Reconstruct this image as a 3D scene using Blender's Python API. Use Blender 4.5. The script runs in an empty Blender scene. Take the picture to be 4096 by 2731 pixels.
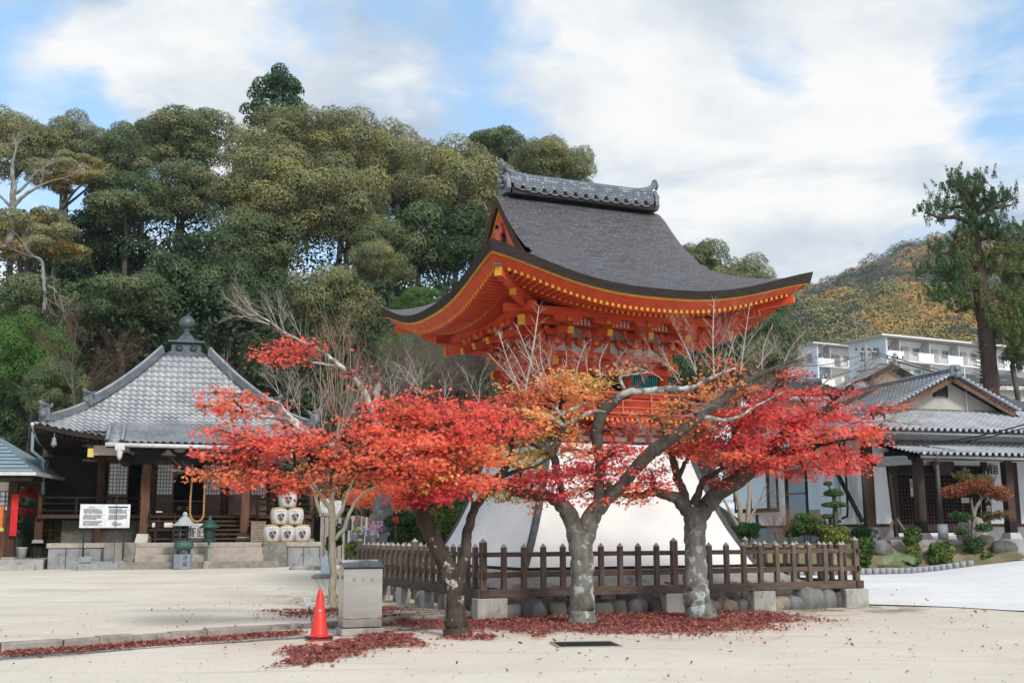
import bpy, math, random
import numpy as np
from mathutils import Vector, Matrix
PI=math.pi
rnd=random.Random(7); NR=np.random.RandomState(11)
sc=bpy.context.scene
COL=bpy.context.scene.collection
# ---------------------------------------------------------------- camera geometry (surveyed from the photo, 4096 px wide)
FPX,PITCH,ROLL,EYE=4488.4,0.1702,0.0038,1.5
def ray(u,v):
    a=u-2048.; b=1365.5-v
    cr,sr=math.cos(ROLL),math.sin(ROLL)
    U=(a*cr+b*sr)/FPX; W=(-a*sr+b*cr)/FPX
    c,s=math.cos(PITCH),math.sin(PITCH)
    return Vector((U,c-W*s,s+W*c))
K=4096/2352.
def A(px,py,Y):          # photo position (2352 px wide survey) at distance Y
    r=ray(px*K,py*K); return Vector((0,0,EYE))+r*(Y/r.y)
def AS(u,v,Y): r=ray(u,v); return Vector((0,0,EYE))+r*(Y/r.y)
def ss(a,b,x):
    t=min(1,max(0,(x-a)/(b-a))); return t*t*(3-2*t)
KERB=[(-9.6,12.95),(-6.76,15.2),(-6.15,15.72),(-5.44,16.44),(-4.62,17.3),(-3.94,17.9),(-3.38,18.36),(-2.72,19.05),(-2.08,19.76),(-1.2,20.65)]
def kerb_y(x):
    for (x0,y0),(x1,y1) in zip(KERB,KERB[1:]):
        if x<=x1: return y0+(y1-y0)*(x-x0)/(x1-x0)
    return 99
def gz(x,y):
    t=min(1,max(0,(x+5)/13)); e=42*(1-t)+32*t
    z=.37*ss(22,e,y)+.45*ss(10.8,16,x)*ss(24,31,y)*(1-ss(40,60,y))
    if x<-.9:
        ky=kerb_y(min(x,-1.2))
        z+=.10*ss(-.02,.06,y-ky)*ss(-.9,-1.3,x)*(1-ss(20,27,y))
    return z
def G(px,py,z0=0.0,src=False):
    r=ray(px*(1 if src else K),py*(1 if src else K)); z=z0
    for _ in range(12):
        t=(z-EYE)/r.z; P=Vector((0,0,EYE))+r*t; z=gz(P.x,P.y)+z0 if P.y<60 else z
    return P
# ---------------------------------------------------------------- materials
MATS={}
def nodes(m):
    m.use_nodes=True; nt=m.node_tree; nt.nodes.clear(); return nt,nt.nodes,nt.links
def mat(name,c1,c2=None,rough=.8,scale=6,bump=0.,bscale=None,stretch=(1,1,1),metal=0,spec=.3,spots=None,trans=0,detail=6,contrast=(.35,.65),coord='Object',emit=None,coat=0):
    if name in MATS: return MATS[name]
    m=bpy.data.materials.new(name); nt,N,L=nodes(m)
    o=N.new('ShaderNodeOutputMaterial'); p=N.new('ShaderNodeBsdfPrincipled')
    p.inputs['Roughness'].default_value=rough; p.inputs['Metallic'].default_value=metal
    p.inputs['Specular IOR Level'].default_value=spec
    if coat: p.inputs['Coat Weight'].default_value=coat
    tc=N.new('ShaderNodeTexCoord'); mp=N.new('ShaderNodeMapping'); mp.inputs['Scale'].default_value=stretch
    L.new(tc.outputs[coord],mp.inputs['Vector'])
    c2=c2 or tuple(x*.8 for x in c1)
    n=N.new('ShaderNodeTexNoise'); n.inputs['Scale'].default_value=scale; n.inputs['Detail'].default_value=detail
    L.new(mp.outputs[0],n.inputs['Vector'])
    r=N.new('ShaderNodeValToRGB'); r.color_ramp.elements[0].position=contrast[0]; r.color_ramp.elements[1].position=contrast[1]
    r.color_ramp.elements[0].color=(*c1,1); r.color_ramp.elements[1].color=(*c2,1)
    L.new(n.outputs['Fac'],r.inputs[0]); out=r.outputs[0]
    for sp in (spots or []):
        (sc_,col,lo,hi)=sp[:4]
        n2=N.new('ShaderNodeTexNoise'); n2.inputs['Scale'].default_value=sc_; n2.inputs['Detail'].default_value=8; n2.inputs['Roughness'].default_value=.65
        L.new(mp.outputs[0] if len(sp)>4 else tc.outputs[coord],n2.inputs['Vector'])
        r2=N.new('ShaderNodeValToRGB'); r2.color_ramp.elements[0].position=lo; r2.color_ramp.elements[1].position=hi
        L.new(n2.outputs['Fac'],r2.inputs[0])
        mx=N.new('ShaderNodeMixRGB'); L.new(r2.outputs[0],mx.inputs[0]); L.new(out,mx.inputs[1]); mx.inputs[2].default_value=(*col,1); out=mx.outputs[0]
    L.new(out,p.inputs['Base Color'])
    if bump:
        n3=N.new('ShaderNodeTexNoise'); n3.inputs['Scale'].default_value=bscale or scale*3; n3.inputs['Detail'].default_value=8
        L.new(mp.outputs[0],n3.inputs['Vector'])
        b=N.new('ShaderNodeBump'); b.inputs['Strength'].default_value=bump; b.inputs['Distance'].default_value=.03
        L.new(n3.outputs['Fac'],b.inputs['Height']); L.new(b.outputs[0],p.inputs['Normal'])
    if emit:
        p.inputs['Emission Color'].default_value=(*emit[0],1); p.inputs['Emission Strength'].default_value=emit[1]
    L.new(p.outputs[0],o.inputs[0]); MATS[name]=m; return m
def leafmat(name,ramp,rough=.55,trans=.35,jit=.18,vmin=.72):
    """leaves: colour from the face attribute 'tone' plus a random shift per leaf"""
    m=bpy.data.materials.new(name); nt,N,L=nodes(m)
    o=N.new('ShaderNodeOutputMaterial'); p=N.new('ShaderNodeBsdfPrincipled'); p.inputs['Roughness'].default_value=rough; p.inputs['Specular IOR Level'].default_value=.25
    a=N.new('ShaderNodeAttribute'); a.attribute_name='tone'
    g=N.new('ShaderNodeNewGeometry')
    s=N.new('ShaderNodeMath'); s.operation='MULTIPLY_ADD'; L.new(g.outputs['Random Per Island'],s.inputs[0]); s.inputs[1].default_value=jit; L.new(a.outputs['Fac'],s.inputs[2])
    s2=N.new('ShaderNodeMath'); s2.operation='SUBTRACT'; L.new(s.outputs[0],s2.inputs[0]); s2.inputs[1].default_value=jit/2
    r=N.new('ShaderNodeValToRGB'); els=r.color_ramp.elements
    els[0].position=ramp[0][0]; els[0].color=(*ramp[0][1],1); els[1].position=ramp[-1][0]; els[1].color=(*ramp[-1][1],1)
    for pos,c in ramp[1:-1]:
        e=els.new(pos); e.color=(*c,1)
    L.new(s2.outputs[0],r.inputs[0])
    m2=N.new('ShaderNodeMath'); m2.operation='MULTIPLY'; m2.inputs[1].default_value=7.31; L.new(g.outputs['Random Per Island'],m2.inputs[0])
    f=N.new('ShaderNodeMath'); f.operation='FRACT'; L.new(m2.outputs[0],f.inputs[0])
    mr=N.new('ShaderNodeMapRange'); L.new(f.outputs[0],mr.inputs[0]); mr.inputs[3].default_value=vmin; mr.inputs[4].default_value=1.15
    hs=N.new('ShaderNodeHueSaturation'); L.new(r.outputs[0],hs.inputs['Color']); L.new(mr.outputs[0],hs.inputs['Value'])
    L.new(hs.outputs[0],p.inputs['Base Color'])
    if trans:
        t=N.new('ShaderNodeBsdfTranslucent'); L.new(hs.outputs[0],t.inputs[0])
        mx=N.new('ShaderNodeMixShader'); mx.inputs[0].default_value=trans; L.new(p.outputs[0],mx.inputs[1]); L.new(t.outputs[0],mx.inputs[2]); L.new(mx.outputs[0],o.inputs[0])
    else: L.new(p.outputs[0],o.inputs[0])
    MATS[name]=m; return m
# ---------------------------------------------------------------- mesh builder
class MB:
    def __init__(s): s.v=[]; s.f=[]; s.m=[]; s.sm=[]; s.uv=None
    def add(s,vs,fs,mi=0,sm=False,M=None):
        n=len(s.v)
        if M is not None: vs=[M@Vector(p) for p in vs]
        s.v.extend([tuple(p) for p in vs]); s.f.extend([tuple(i+n for i in f) for f in fs]); s.m.extend([mi]*len(fs)); s.sm.extend([sm]*len(fs)); return s
    def box(s,x0,y0,z0,x1,y1,z1,mi=0,M=None,top=None,bev=0):
        t=top or 0
        if bev:
            b=min(bev,abs(x1-x0)/3,abs(y1-y0)/3,abs(z1-z0)/3)
            bm_v=[];import itertools
            # chamfered box: three nested slabs
            X=[(x0,x0+b,x1-b,x1)];vs=[]
            def P(x,y,z): vs.append((x,y,z)); return len(vs)-1
            xs=(x0,x1);ys=(y0,y1);zs=(z0,z1);ids={}
            for i in (0,1):
                for j in (0,1):
                    for k in (0,1):
                        sx=1 if i==0 else -1; sy=1 if j==0 else -1; sz=1 if k==0 else -1
                        ids[(i,j,k,0)]=P(xs[i],ys[j]+sy*b,zs[k]+sz*b)
                        ids[(i,j,k,1)]=P(xs[i]+sx*b,ys[j],zs[k]+sz*b)
                        ids[(i,j,k,2)]=P(xs[i]+sx*b,ys[j]+sy*b,zs[k])
            fs=[]
            for i in (0,1):
                q=[ids[(i,0,0,0)],ids[(i,1,0,0)],ids[(i,1,1,0)],ids[(i,0,1,0)]]; fs.append(q if i else q[::-1])
                q=[ids[(0,i,0,1)],ids[(1,i,0,1)],ids[(1,i,1,1)],ids[(0,i,1,1)]]; fs.append(q[::-1] if i else q)
                q=[ids[(0,0,i,2)],ids[(1,0,i,2)],ids[(1,1,i,2)],ids[(0,1,i,2)]]; fs.append(q if i else q[::-1])
            for a in (0,1):
                for c in (0,1):
                    q=[ids[(a,c,0,0)],ids[(a,c,1,0)],ids[(a,c,1,1)],ids[(a,c,0,1)]]; fs.append(q if (a+c)%2 else q[::-1])
                    q=[ids[(a,0,c,0)],ids[(a,1,c,0)],ids[(a,1,c,2)],ids[(a,0,c,2)]]; fs.append(q[::-1] if (a+c)%2 else q)
                    q=[ids[(0,a,c,1)],ids[(1,a,c,1)],ids[(1,a,c,2)],ids[(0,a,c,2)]]; fs.append(q if (a+c)%2 else q[::-1])
            for i in (0,1):
                for j in (0,1):
                    for k in (0,1):
                        q=[ids[(i,j,k,0)],ids[(i,j,k,1)],ids[(i,j,k,2)]]; fs.append(q if (i+j+k)%2 else q[::-1])
            return s.add(vs,fs,mi,False,M)
        vs=[(x0,y0,z0),(x1,y0,z0),(x1,y1,z0),(x0,y1,z0),(x0+t,y0+t,z1),(x1-t,y0+t,z1),(x1-t,y1-t,z1),(x0+t,y1-t,z1)]
        return s.add(vs,[(0,3,2,1),(4,5,6,7),(0,1,5,4),(1,2,6,5),(2,3,7,6),(3,0,4,7)],mi,False,M)
    def cb(s,c,d,mi=0,M=None,bev=0,top=None): return s.box(c[0]-d[0]/2,c[1]-d[1]/2,c[2]-d[2]/2,c[0]+d[0]/2,c[1]+d[1]/2,c[2]+d[2]/2,mi,M,top,bev)
    def beam(s,p,q,w,h,mi=0,endmi=None,up=(0,0,1),M=None):
        p=Vector(p);q=Vector(q);d=(q-p).normalized();side=d.cross(Vector(up)).normalized();u=side.cross(d)
        vs=[p+side*a*w/2+u*b*h/2 for a,b in ((-1,-1),(1,-1),(1,1),(-1,1))]+[q+side*a*w/2+u*b*h/2 for a,b in ((-1,-1),(1,-1),(1,1),(-1,1))]
        s.add(vs,[(0,1,5,4),(1,2,6,5),(2,3,7,6),(3,0,4,7),(3,2,1,0)],mi,False,M); s.add(vs[4:],[(0,1,2,3)],mi if endmi is None else endmi,False,M); return s
    def tube(s,pts,rs,n=8,mi=0,sm=True,cap=True,M=None):
        pts=[Vector(p) for p in pts]
        if not hasattr(rs,'__len__'): rs=[rs]*len(pts)
        vs=[];fs=[];ref=Vector((.31,.2,.93)); prev=None
        for i,p in enumerate(pts):
            d=(pts[min(i+1,len(pts)-1)]-pts[max(i-1,0)])
            if d.length<1e-9: d=Vector((0,0,1))
            d.normalize()
            if prev is None: a=d.cross(ref if abs(d.dot(ref))<.95 else Vector((1,0,0))).normalized()
            else: a=(prev-d*prev.dot(d)); a=a.normalized() if a.length>1e-6 else d.orthogonal().normalized()
            prev=a; b=d.cross(a)
            for k in range(n):
                t=2*PI*k/n; vs.append(p+a*math.cos(t)*rs[i]+b*math.sin(t)*rs[i])
        for i in range(len(pts)-1):
            for k in range(n): fs.append((i*n+k,i*n+(k+1)%n,(i+1)*n+(k+1)%n,(i+1)*n+k))
        if cap: fs.append(tuple(range(n))[::-1]); fs.append(tuple((len(pts)-1)*n+k for k in range(n)))
        return s.add(vs,fs,mi,sm,M)
    def lathe(s,prof,n=16,c=(0,0,0),mi=0,sm=True,M=None,sq=False):
        vs=[];fs=[]
        for r,z in prof:
            for k in range(n):
                t=2*PI*(k+(.5 if sq else 0))/n; vs.append((c[0]+r*math.cos(t),c[1]+r*math.sin(t),c[2]+z))
        for i in range(len(prof)-1):
            for k in range(n): fs.append((i*n+k,i*n+(k+1)%n,(i+1)*n+(k+1)%n,(i+1)*n+k))
        fs.append(tuple(range(n))[::-1]); fs.append(tuple((len(prof)-1)*n+k for k in range(n)))
        return s.add(vs,fs,mi,sm,M)
    def prism(s,poly,p,ax,ay,an,th,mi=0,endmi=None):
        """polygon in plane (ax,ay) at p extruded by th along an"""
        p=Vector(p);ax=Vector(ax);ay=Vector(ay);an=Vector(an);n=len(poly)
        a=[p+ax*x+ay*y for x,y in poly]; b=[q+an*th for q in a]
        s.add(a+b,[tuple(range(n))[::-1],tuple(range(n,2*n))],mi if endmi is None else endmi)
        s.add(a+b,[(i,(i+1)%n,(i+1)%n+n,i+n) for i in range(n)],mi); return s
    def grid(s,P,mi=0,sm=True,flip=False):
        """P: rows of points"""
        r=len(P);c=len(P[0]);vs=[q for row in P for q in row];fs=[]
        for i in range(r-1):
            for j in range(c-1):
                f=(i*c+j,i*c+j+1,(i+1)*c+j+1,(i+1)*c+j); fs.append(f[::-1] if flip else f)
        return s.add(vs,fs,mi,sm)
    def build(s,name,mats,parent=None,loc=None,rz=0):
        me=bpy.data.meshes.new(name); me.from_pydata(s.v,[],s.f)
        if not isinstance(mats,(list,tuple)): mats=[mats]
        for m in mats: me.materials.append(m)
        me.polygons.foreach_set('material_index',s.m); me.polygons.foreach_set('use_smooth',s.sm); me.update()
        o=bpy.data.objects.new(name,me); COL.objects.link(o)
        if parent: o.parent=parent
        if loc is not None: o.location=loc
        if rz: o.rotation_euler=(0,0,rz)
        return o
def mesh_np(name,V,counts,mats,tone=None,parent=None,midx=None):
    """V (n,3) vertices used in order, polygons take counts[i] vertices each"""
    V=np.ascontiguousarray(V,dtype=np.float32); n=len(V); F=len(counts); counts=np.asarray(counts,dtype=np.int32)
    me=bpy.data.meshes.new(name); me.vertices.add(n); me.vertices.foreach_set('co',V.ravel()); me.loops.add(n)
    me.loops.foreach_set('vertex_index',np.arange(n,dtype=np.int32)); me.polygons.add(F)
    me.polygons.foreach_set('loop_start',np.concatenate([[0],np.cumsum(counts)[:-1]]).astype(np.int32)); me.polygons.foreach_set('loop_total',counts)
    if not isinstance(mats,(list,tuple)): mats=[mats]
    for m in mats: me.materials.append(m)
    if midx is not None: me.polygons.foreach_set('material_index',np.asarray(midx,dtype=np.int32))
    if tone is not None:
        a=me.attributes.new('tone','FLOAT','FACE'); a.data.foreach_set('value',np.asarray(tone,dtype=np.float32))
    me.update(calc_edges=True)
    o=bpy.data.objects.new(name,me); COL.objects.link(o)
    if parent: o.parent=parent
    return o
def maple_shape():
    pts=[]; L=[.55,.85,1.0,.85,.55]; an=[-150,-78,0,78,150]
    an=[-128,-62,0,62,128]
    pts.append((0,-.28))
    for i in range(5):
        t=math.radians(90-an[i]) if 0 else math.radians(an[i])
        pts.append((math.sin(t)*L[i],math.cos(t)*L[i]))
        if i<4:
            t=math.radians((an[i]+an[i+1])/2); pts.append((math.sin(t)*.33,math.cos(t)*.33))
    return np.array(pts)
MAPLE=maple_shape()
DIAM=np.array([(0,-1),(.55,0),(0,1),(-.55,0)])
HEXL=np.array([(0,-1),(.5,-.35),(.45,.4),(0,1),(-.5,.35),(-.42,-.4)])
def leafverts(P,Nrm,size,shape,R=NR,curl=.0):
    n=len(P); Nrm=Nrm/np.linalg.norm(Nrm,axis=1,keepdims=True).clip(1e-6)
    r=R.normal(size=(n,3)); a=r-(r*Nrm).sum(1,keepdims=True)*Nrm; a/=np.linalg.norm(a,axis=1,keepdims=True).clip(1e-6); b=np.cross(Nrm,a)
    size=np.broadcast_to(size,(n,)); k=len(shape)
    V=P[:,None,:]+a[:,None,:]*(shape[None,:,0:1]*size[:,None,None])+b[:,None,:]*(shape[None,:,1:2]*size[:,None,None])
    if curl:
        rr=(shape**2).sum(1); V=V-Nrm[:,None,:]*(rr[None,:,None]*size[:,None,None]*curl)
    return V.reshape(-1,3),np.full(n,k)
# ---------------------------------------------------------------- things
def tag(o,label,cat,group=None,kind=None):
    o['label']=label; 
    if cat: o['category']=cat
    if group: o['group']=group
    if kind: o['kind']=kind
    return o
def thing(name,label,cat,loc=(0,0,0),rz=0,group=None):
    o=bpy.data.objects.new(name,None); COL.objects.link(o); o.location=loc; o.rotation_euler=(0,0,rz); o.empty_display_size=.2
    return tag(o,label,cat,group)
def setting(o,kind='structure',label=None):
    o['kind']=kind
    if label: o['label']=label
    return o
def kids(o): return [c for c in bpy.data.objects if c.parent==o]
def dup(root,loc,rz=None,label=None,group=None,scale=None):
    r=root.copy(); COL.objects.link(r); r.location=loc
    if rz is not None: r.rotation_euler=(0,0,rz)
    if scale: r.scale=(scale,)*3 if not hasattr(scale,'__len__') else scale
    if label: r['label']=label
    if group: r['group']=group
    def rec(a,b):
        for ch in list(a.children):
            c=ch.copy(); COL.objects.link(c); c.parent=b; rec(ch,c)
    rec(root,r); return r
def text(s,size,parent,loc,rot,m,name='lettering',ext=.004,align='CENTER'):
    c=bpy.data.curves.new(name,'FONT'); c.body=s; c.size=size; c.extrude=ext; c.align_x=align; c.align_y='CENTER'; c.materials.append(m)
    t=bpy.data.objects.new(name,c); me=bpy.data.meshes.new_from_object(t); bpy.data.objects.remove(t); me.materials.clear(); me.materials.append(m)
    o=bpy.data.objects.new(name,me); COL.objects.link(o); o.parent=parent; o.location=loc; o.rotation_euler=rot; return o
class Frame:
    def __init__(s,ox,oy,ang): s.o=Vector((ox,oy,0)); s.a=ang; s.u=Vector((math.cos(ang),math.sin(ang),0)); s.w=Vector((-math.sin(ang),math.cos(ang),0))
    def loc(s,P): d=P-s.o; return Vector((d.dot(s.u),d.dot(s.w),P.z))
    def onV(s,x,y,k):
        r=ray(x,y); O=Vector((0,0,EYE)); t=(k-(O-s.o).dot(s.w))/r.dot(s.w); return s.loc(O+r*t)
    def onU(s,x,y,k):
        r=ray(x,y); O=Vector((0,0,EYE)); t=(k-(O-s.o).dot(s.u))/r.dot(s.u); return s.loc(O+r*t)
    def g(s,u,w,z=0): return s.o+s.u*u+s.w*w+Vector((0,0,z))
# shared materials
RED=mat('vermilion_paint',(.64,.092,.030),(.53,.066,.022),rough=.6,scale=3,bump=.15,bscale=60,spec=.3,spots=[(1.7,(.52,.12,.06),.56,.74),(8,(.40,.05,.02),.62,.76)])
YEL=mat('ochre_paint',(.72,.38,.03),(.58,.28,.03),rough=.55)
WHT=mat('white_plaster',(.78,.77,.74),(.70,.69,.66),rough=.85,scale=2,spots=[(1.2,(.62,.60,.56),.60,.75)])
BARK=mat('cypress_bark_edge',(.022,.018,.016),(.05,.04,.035),rough=.9,scale=5,stretch=(1,1,14),bump=.5,bscale=20)
BARKB=mat('cypress_bark_cut',(.10,.045,.02),(.035,.02,.014),rough=.9,scale=6,stretch=(3,3,1),bump=.4)
TILE=mat('silver_roof_tile',(.31,.335,.36),(.20,.22,.25),rough=.42,scale=1.2,spec=.5,spots=[(3,(.42,.445,.465),.55,.7),(.7,(.14,.155,.18),.60,.74)])
TILED=mat('dark_ridge_tile',(.10,.115,.135),(.16,.18,.20),rough=.5,scale=3,spec=.45)
WOODD=mat('old_brown_timber',(.085,.042,.024),(.045,.022,.014),rough=.75,scale=3,stretch=(5,5,.6),bump=.3,bscale=14)
WOODB=mat('black_brown_timber',(.025,.018,.014),(.014,.010,.009),rough=.8,scale=3)
WOODG=mat('weathered_grey_timber',(.175,.135,.11),(.095,.07,.056),rough=.85,scale=4,stretch=(6,6,.7),bump=.45,bscale=16,spots=[(9,(.30,.26,.23),.58,.72,1)])
WOODGH=mat('weathered_rail_timber',(.15,.11,.09),(.085,.06,.048),rough=.85,scale=4,stretch=(.7,6,6),bump=.45,bscale=16,spots=[(7,(.27,.235,.20),.62,.74,1),(2.3,(.09,.10,.045),.64,.74)])
CONC=mat('pale_concrete',(.40,.39,.36),(.30,.29,.27),rough=.9,scale=5,bump=.25,bscale=40,spots=[(1.6,(.14,.13,.12),.58,.72)])
STONE=mat('rough_granite',(.36,.34,.31),(.24,.225,.205),rough=.9,scale=4,bump=.5,bscale=18,spots=[(2.2,(.12,.115,.10),.58,.7),(5,(.16,.17,.08),.66,.75)])
GRAN=mat('warm_granite',(.42,.37,.32),(.33,.29,.25),rough=.9,scale=9,bump=.2,bscale=60,spots=[(1.1,(.22,.20,.18),.56,.7)])
GREYS=mat('grey_cut_stone',(.30,.31,.32),(.23,.24,.25),rough=.85,scale=10,bump=.15,spots=[(1.5,(.16,.16,.15),.6,.72)])
BLK=mat('black_void',(.006,.005,.005),(.010,.008,.008),rough=1)
INK=mat('black_ink',(.02,.02,.022),rough=.7)
PAPER=mat('shoji_paper',(.84,.88,.92),(.78,.82,.87),rough=.9,scale=2)
STEEL=mat('satin_steel',(.56,.54,.51),(.47,.455,.43),rough=.30,metal=1,scale=2,stretch=(1,1,6),spec=.5,spots=[(1.6,(.27,.26,.25),.52,.70)])
ALU=mat('grey_metal',(.32,.33,.34),rough=.5,metal=.5)
GOLD=mat('gilt',(.55,.36,.08),rough=.45,metal=.3)
VERD=mat('verdigris_bronze',(.09,.17,.16),(.045,.10,.095),rough=.6,scale=8,metal=.3,spots=[(4,(.20,.30,.28),.6,.72)])
PVC=mat('pale_gutter',(.62,.62,.63),rough=.5)
DKM=mat('dark_metal',(.03,.03,.033),rough=.5,metal=.4)
# ---------------------------------------------------------------- camera, light, sky
cam=bpy.data.cameras.new('camera'); co=bpy.data.objects.new('camera',cam); COL.objects.link(co); sc.camera=co
cam.sensor_width=36; cam.lens=FPX/4096*36; cam.clip_start=.1; cam.clip_end=4000
fwd=Vector((0,math.cos(PITCH),math.sin(PITCH))); R0=fwd.to_track_quat('-Z','Y').to_matrix()
co.matrix_world=Matrix.Translation((0,0,EYE))@(R0@Matrix.Rotation(-ROLL*-1*-1,3,'Z')).to_4x4()
SUN_AZ=Vector((.50,-.86,0)).normalized(); SUN_EL=math.radians(38)
sd=(SUN_AZ*math.cos(SUN_EL)+Vector((0,0,math.sin(SUN_EL)))).normalized()
sl=bpy.data.lights.new('sun','SUN'); sl.energy=2.0; sl.angle=math.radians(12); sl.color=(1,.945,.87)
so=bpy.data.objects.new('sun',sl); COL.objects.link(so); so.rotation_euler=sd.to_track_quat('Z','Y').to_euler()
w=bpy.data.worlds.new('World'); sc.world=w; w.use_nodes=True; nt=w.node_tree; N=nt.nodes; L=nt.links; N.clear()
wo=N.new('ShaderNodeOutputWorld'); bg=N.new('ShaderNodeBackground'); bg.inputs[1].default_value=.1
sky=N.new('ShaderNodeTexSky'); sky.sky_type='NISHITA'; sky.sun_disc=False; sky.sun_elevation=SUN_EL; sky.sun_rotation=math.atan2(SUN_AZ.x,SUN_AZ.y); sky.air_density=1.1; sky.dust_density=1.2; sky.ozone_density=1.6
tc=N.new('ShaderNodeTexCoord'); sx=N.new('ShaderNodeSeparateXYZ'); L.new(tc.outputs['Generated'],sx.inputs[0])
def M_(op,a,b=None,c=None,clamp=False):
    n=N.new('ShaderNodeMath'); n.operation=op; n.use_clamp=clamp
    for i,x in enumerate((a,b,c)):
        if x is None: continue
        if isinstance(x,(int,float)): n.inputs[i].default_value=x
        else: L.new(x,n.inputs[i])
    return n.outputs[0]
zz=M_('MAXIMUM',M_('ADD',sx.outputs[2],.10),.03)
pxs=M_('DIVIDE',sx.outputs[0],zz); pys=M_('DIVIDE',sx.outputs[1],zz)
cv=N.new('ShaderNodeCombineXYZ'); L.new(pxs,cv.inputs[0]); L.new(pys,cv.inputs[1])
def noise(scale,detail,rough,off,dist=0,vec=None):
    mp=N.new('ShaderNodeMapping'); mp.inputs['Location'].default_value=off; L.new(vec or cv.outputs[0],mp.inputs[0])
    n=N.new('ShaderNodeTexNoise'); n.inputs['Scale'].default_value=scale; n.inputs['Detail'].default_value=detail; n.inputs['Roughness'].default_value=rough; n.inputs['Distortion'].default_value=dist
    L.new(mp.outputs[0],n.inputs[0]); return n.outputs['Fac']
def ramp(x,els):
    r=N.new('ShaderNodeValToRGB'); e=r.color_ramp.elements; e[0].position,e[0].color=els[0][0],(*els[0][1],1); e[1].position,e[1].color=els[-1][0],(*els[-1][1],1)
    for p,c in els[1:-1]:
        k=e.new(p); k.color=(*c,1)
    L.new(x,r.inputs[0]); return r.outputs[0]
def spot(px,py,rad,soft=.5):
    d=ray(px*K,py*K).normalized(); dp=N.new('ShaderNodeVectorMath'); dp.operation='DOT_PRODUCT'; nv=N.new('ShaderNodeVectorMath'); nv.operation='NORMALIZE'; L.new(tc.outputs['Generated'],nv.inputs[0]); L.new(nv.outputs[0],dp.inputs[0]); dp.inputs[1].default_value=d
    a=math.radians(rad); mr=N.new('ShaderNodeMapRange'); mr.interpolation_type='SMOOTHSTEP'; L.new(dp.outputs['Value'],mr.inputs[0]); mr.inputs[1].default_value=math.cos(a); mr.inputs[2].default_value=math.cos(a*.15); return mr.outputs[0]
# cloud cover: broken stratocumulus, wide blue gaps low on one side
n1=noise(.8,8,.58,(3.1,1.7,0),.2); n2=noise(2.6,7,.62,(7.7,2.2,0),.5); n3=noise(.9,5,.5,(12.4,5.1,0),.2)
cover=M_('ADD',M_('MULTIPLY',n1,.62),M_('MULTIPLY',n2,.38))
for (x,y,r,a) in [(40,320,7,-.20),(60,60,6,-.07),(330,340,6,-.13),(640,95,4,-.10),(2330,130,5,-.12),(1180,170,5,-.08),(1760,180,4,-.09),(2200,500,6,-.07),(900,60,5,-.05),
                  (560,140,9,.09),(1750,400,11,.10),(1400,160,7,.09),(180,190,4,.10),(60,210,3.5,.09),(350,210,5,.06),(2150,250,8,.07)]:
    cover=M_('ADD',cover,M_('MULTIPLY',spot(x,y,r),a))
mask=ramp(cover,[(.39,(0,0,0)),(.50,(1,1,1))])
n4=noise(1.25,8,.60,(9.3,4.4,0),.2); n5=noise(1.25,8,.60,(9.3-.10,4.4+.16,0),.2); rel=M_('SUBTRACT',n4,n5)
shade=ramp(M_('ADD',M_('ADD',M_('MULTIPLY',n3,.55),M_('MULTIPLY',n4,.45)),M_('MULTIPLY',rel,1.1)),[(.34,(.46,.57,.71)),(.44,(.60,.69,.80)),(.52,(.78,.835,.89)),(.60,(.93,.95,.965)),(.68,(1,1,.99))])
for (x,y,r,a) in [(1750,380,11,.45),(1350,130,8,.4),(570,130,6,.55),(180,190,3,.5),(1950,160,6,.3)]:
    mx=N.new('ShaderNodeMixRGB'); L.new(M_('MULTIPLY',M_('MULTIPLY',spot(x,y,r),n2),a*2.,clamp=True),mx.inputs[0]); L.new(shade,mx.inputs[1]); mx.inputs[2].default_value=(1.0,.985,.96,1); shade=mx.outputs[0]
CLOUD=N.new('ShaderNodeVectorMath'); CLOUD.operation='SCALE'; L.new(shade,CLOUD.inputs[0]); CLOUD.inputs[3].default_value=6.9
blue=N.new('ShaderNodeMixRGB'); blue.blend_type='ADD'; blue.inputs[0].default_value=1; L.new(sky.outputs[0],blue.inputs[1]); blue.inputs[2].default_value=(1.0,1.8,2.6,1)
mx=N.new('ShaderNodeMixRGB'); L.new(mask,mx.inputs[0]); L.new(blue.outputs[0],mx.inputs[1]); L.new(CLOUD.outputs[0],mx.inputs[2])
L.new(mx.outputs[0],bg.inputs[0]); L.new(bg.outputs[0],wo.inputs[0])
sc.view_settings.view_transform='Standard'; sc.view_settings.look='None'; sc.view_settings.exposure=.58; sc.view_settings.gamma=1
sc.cycles.use_denoising=True; sc.cycles.max_bounces=6; sc.cycles.diffuse_bounces=3; sc.cycles.transparent_max_bounces=6; sc.cycles.caustics_reflective=False; sc.cycles.caustics_refractive=False
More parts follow.
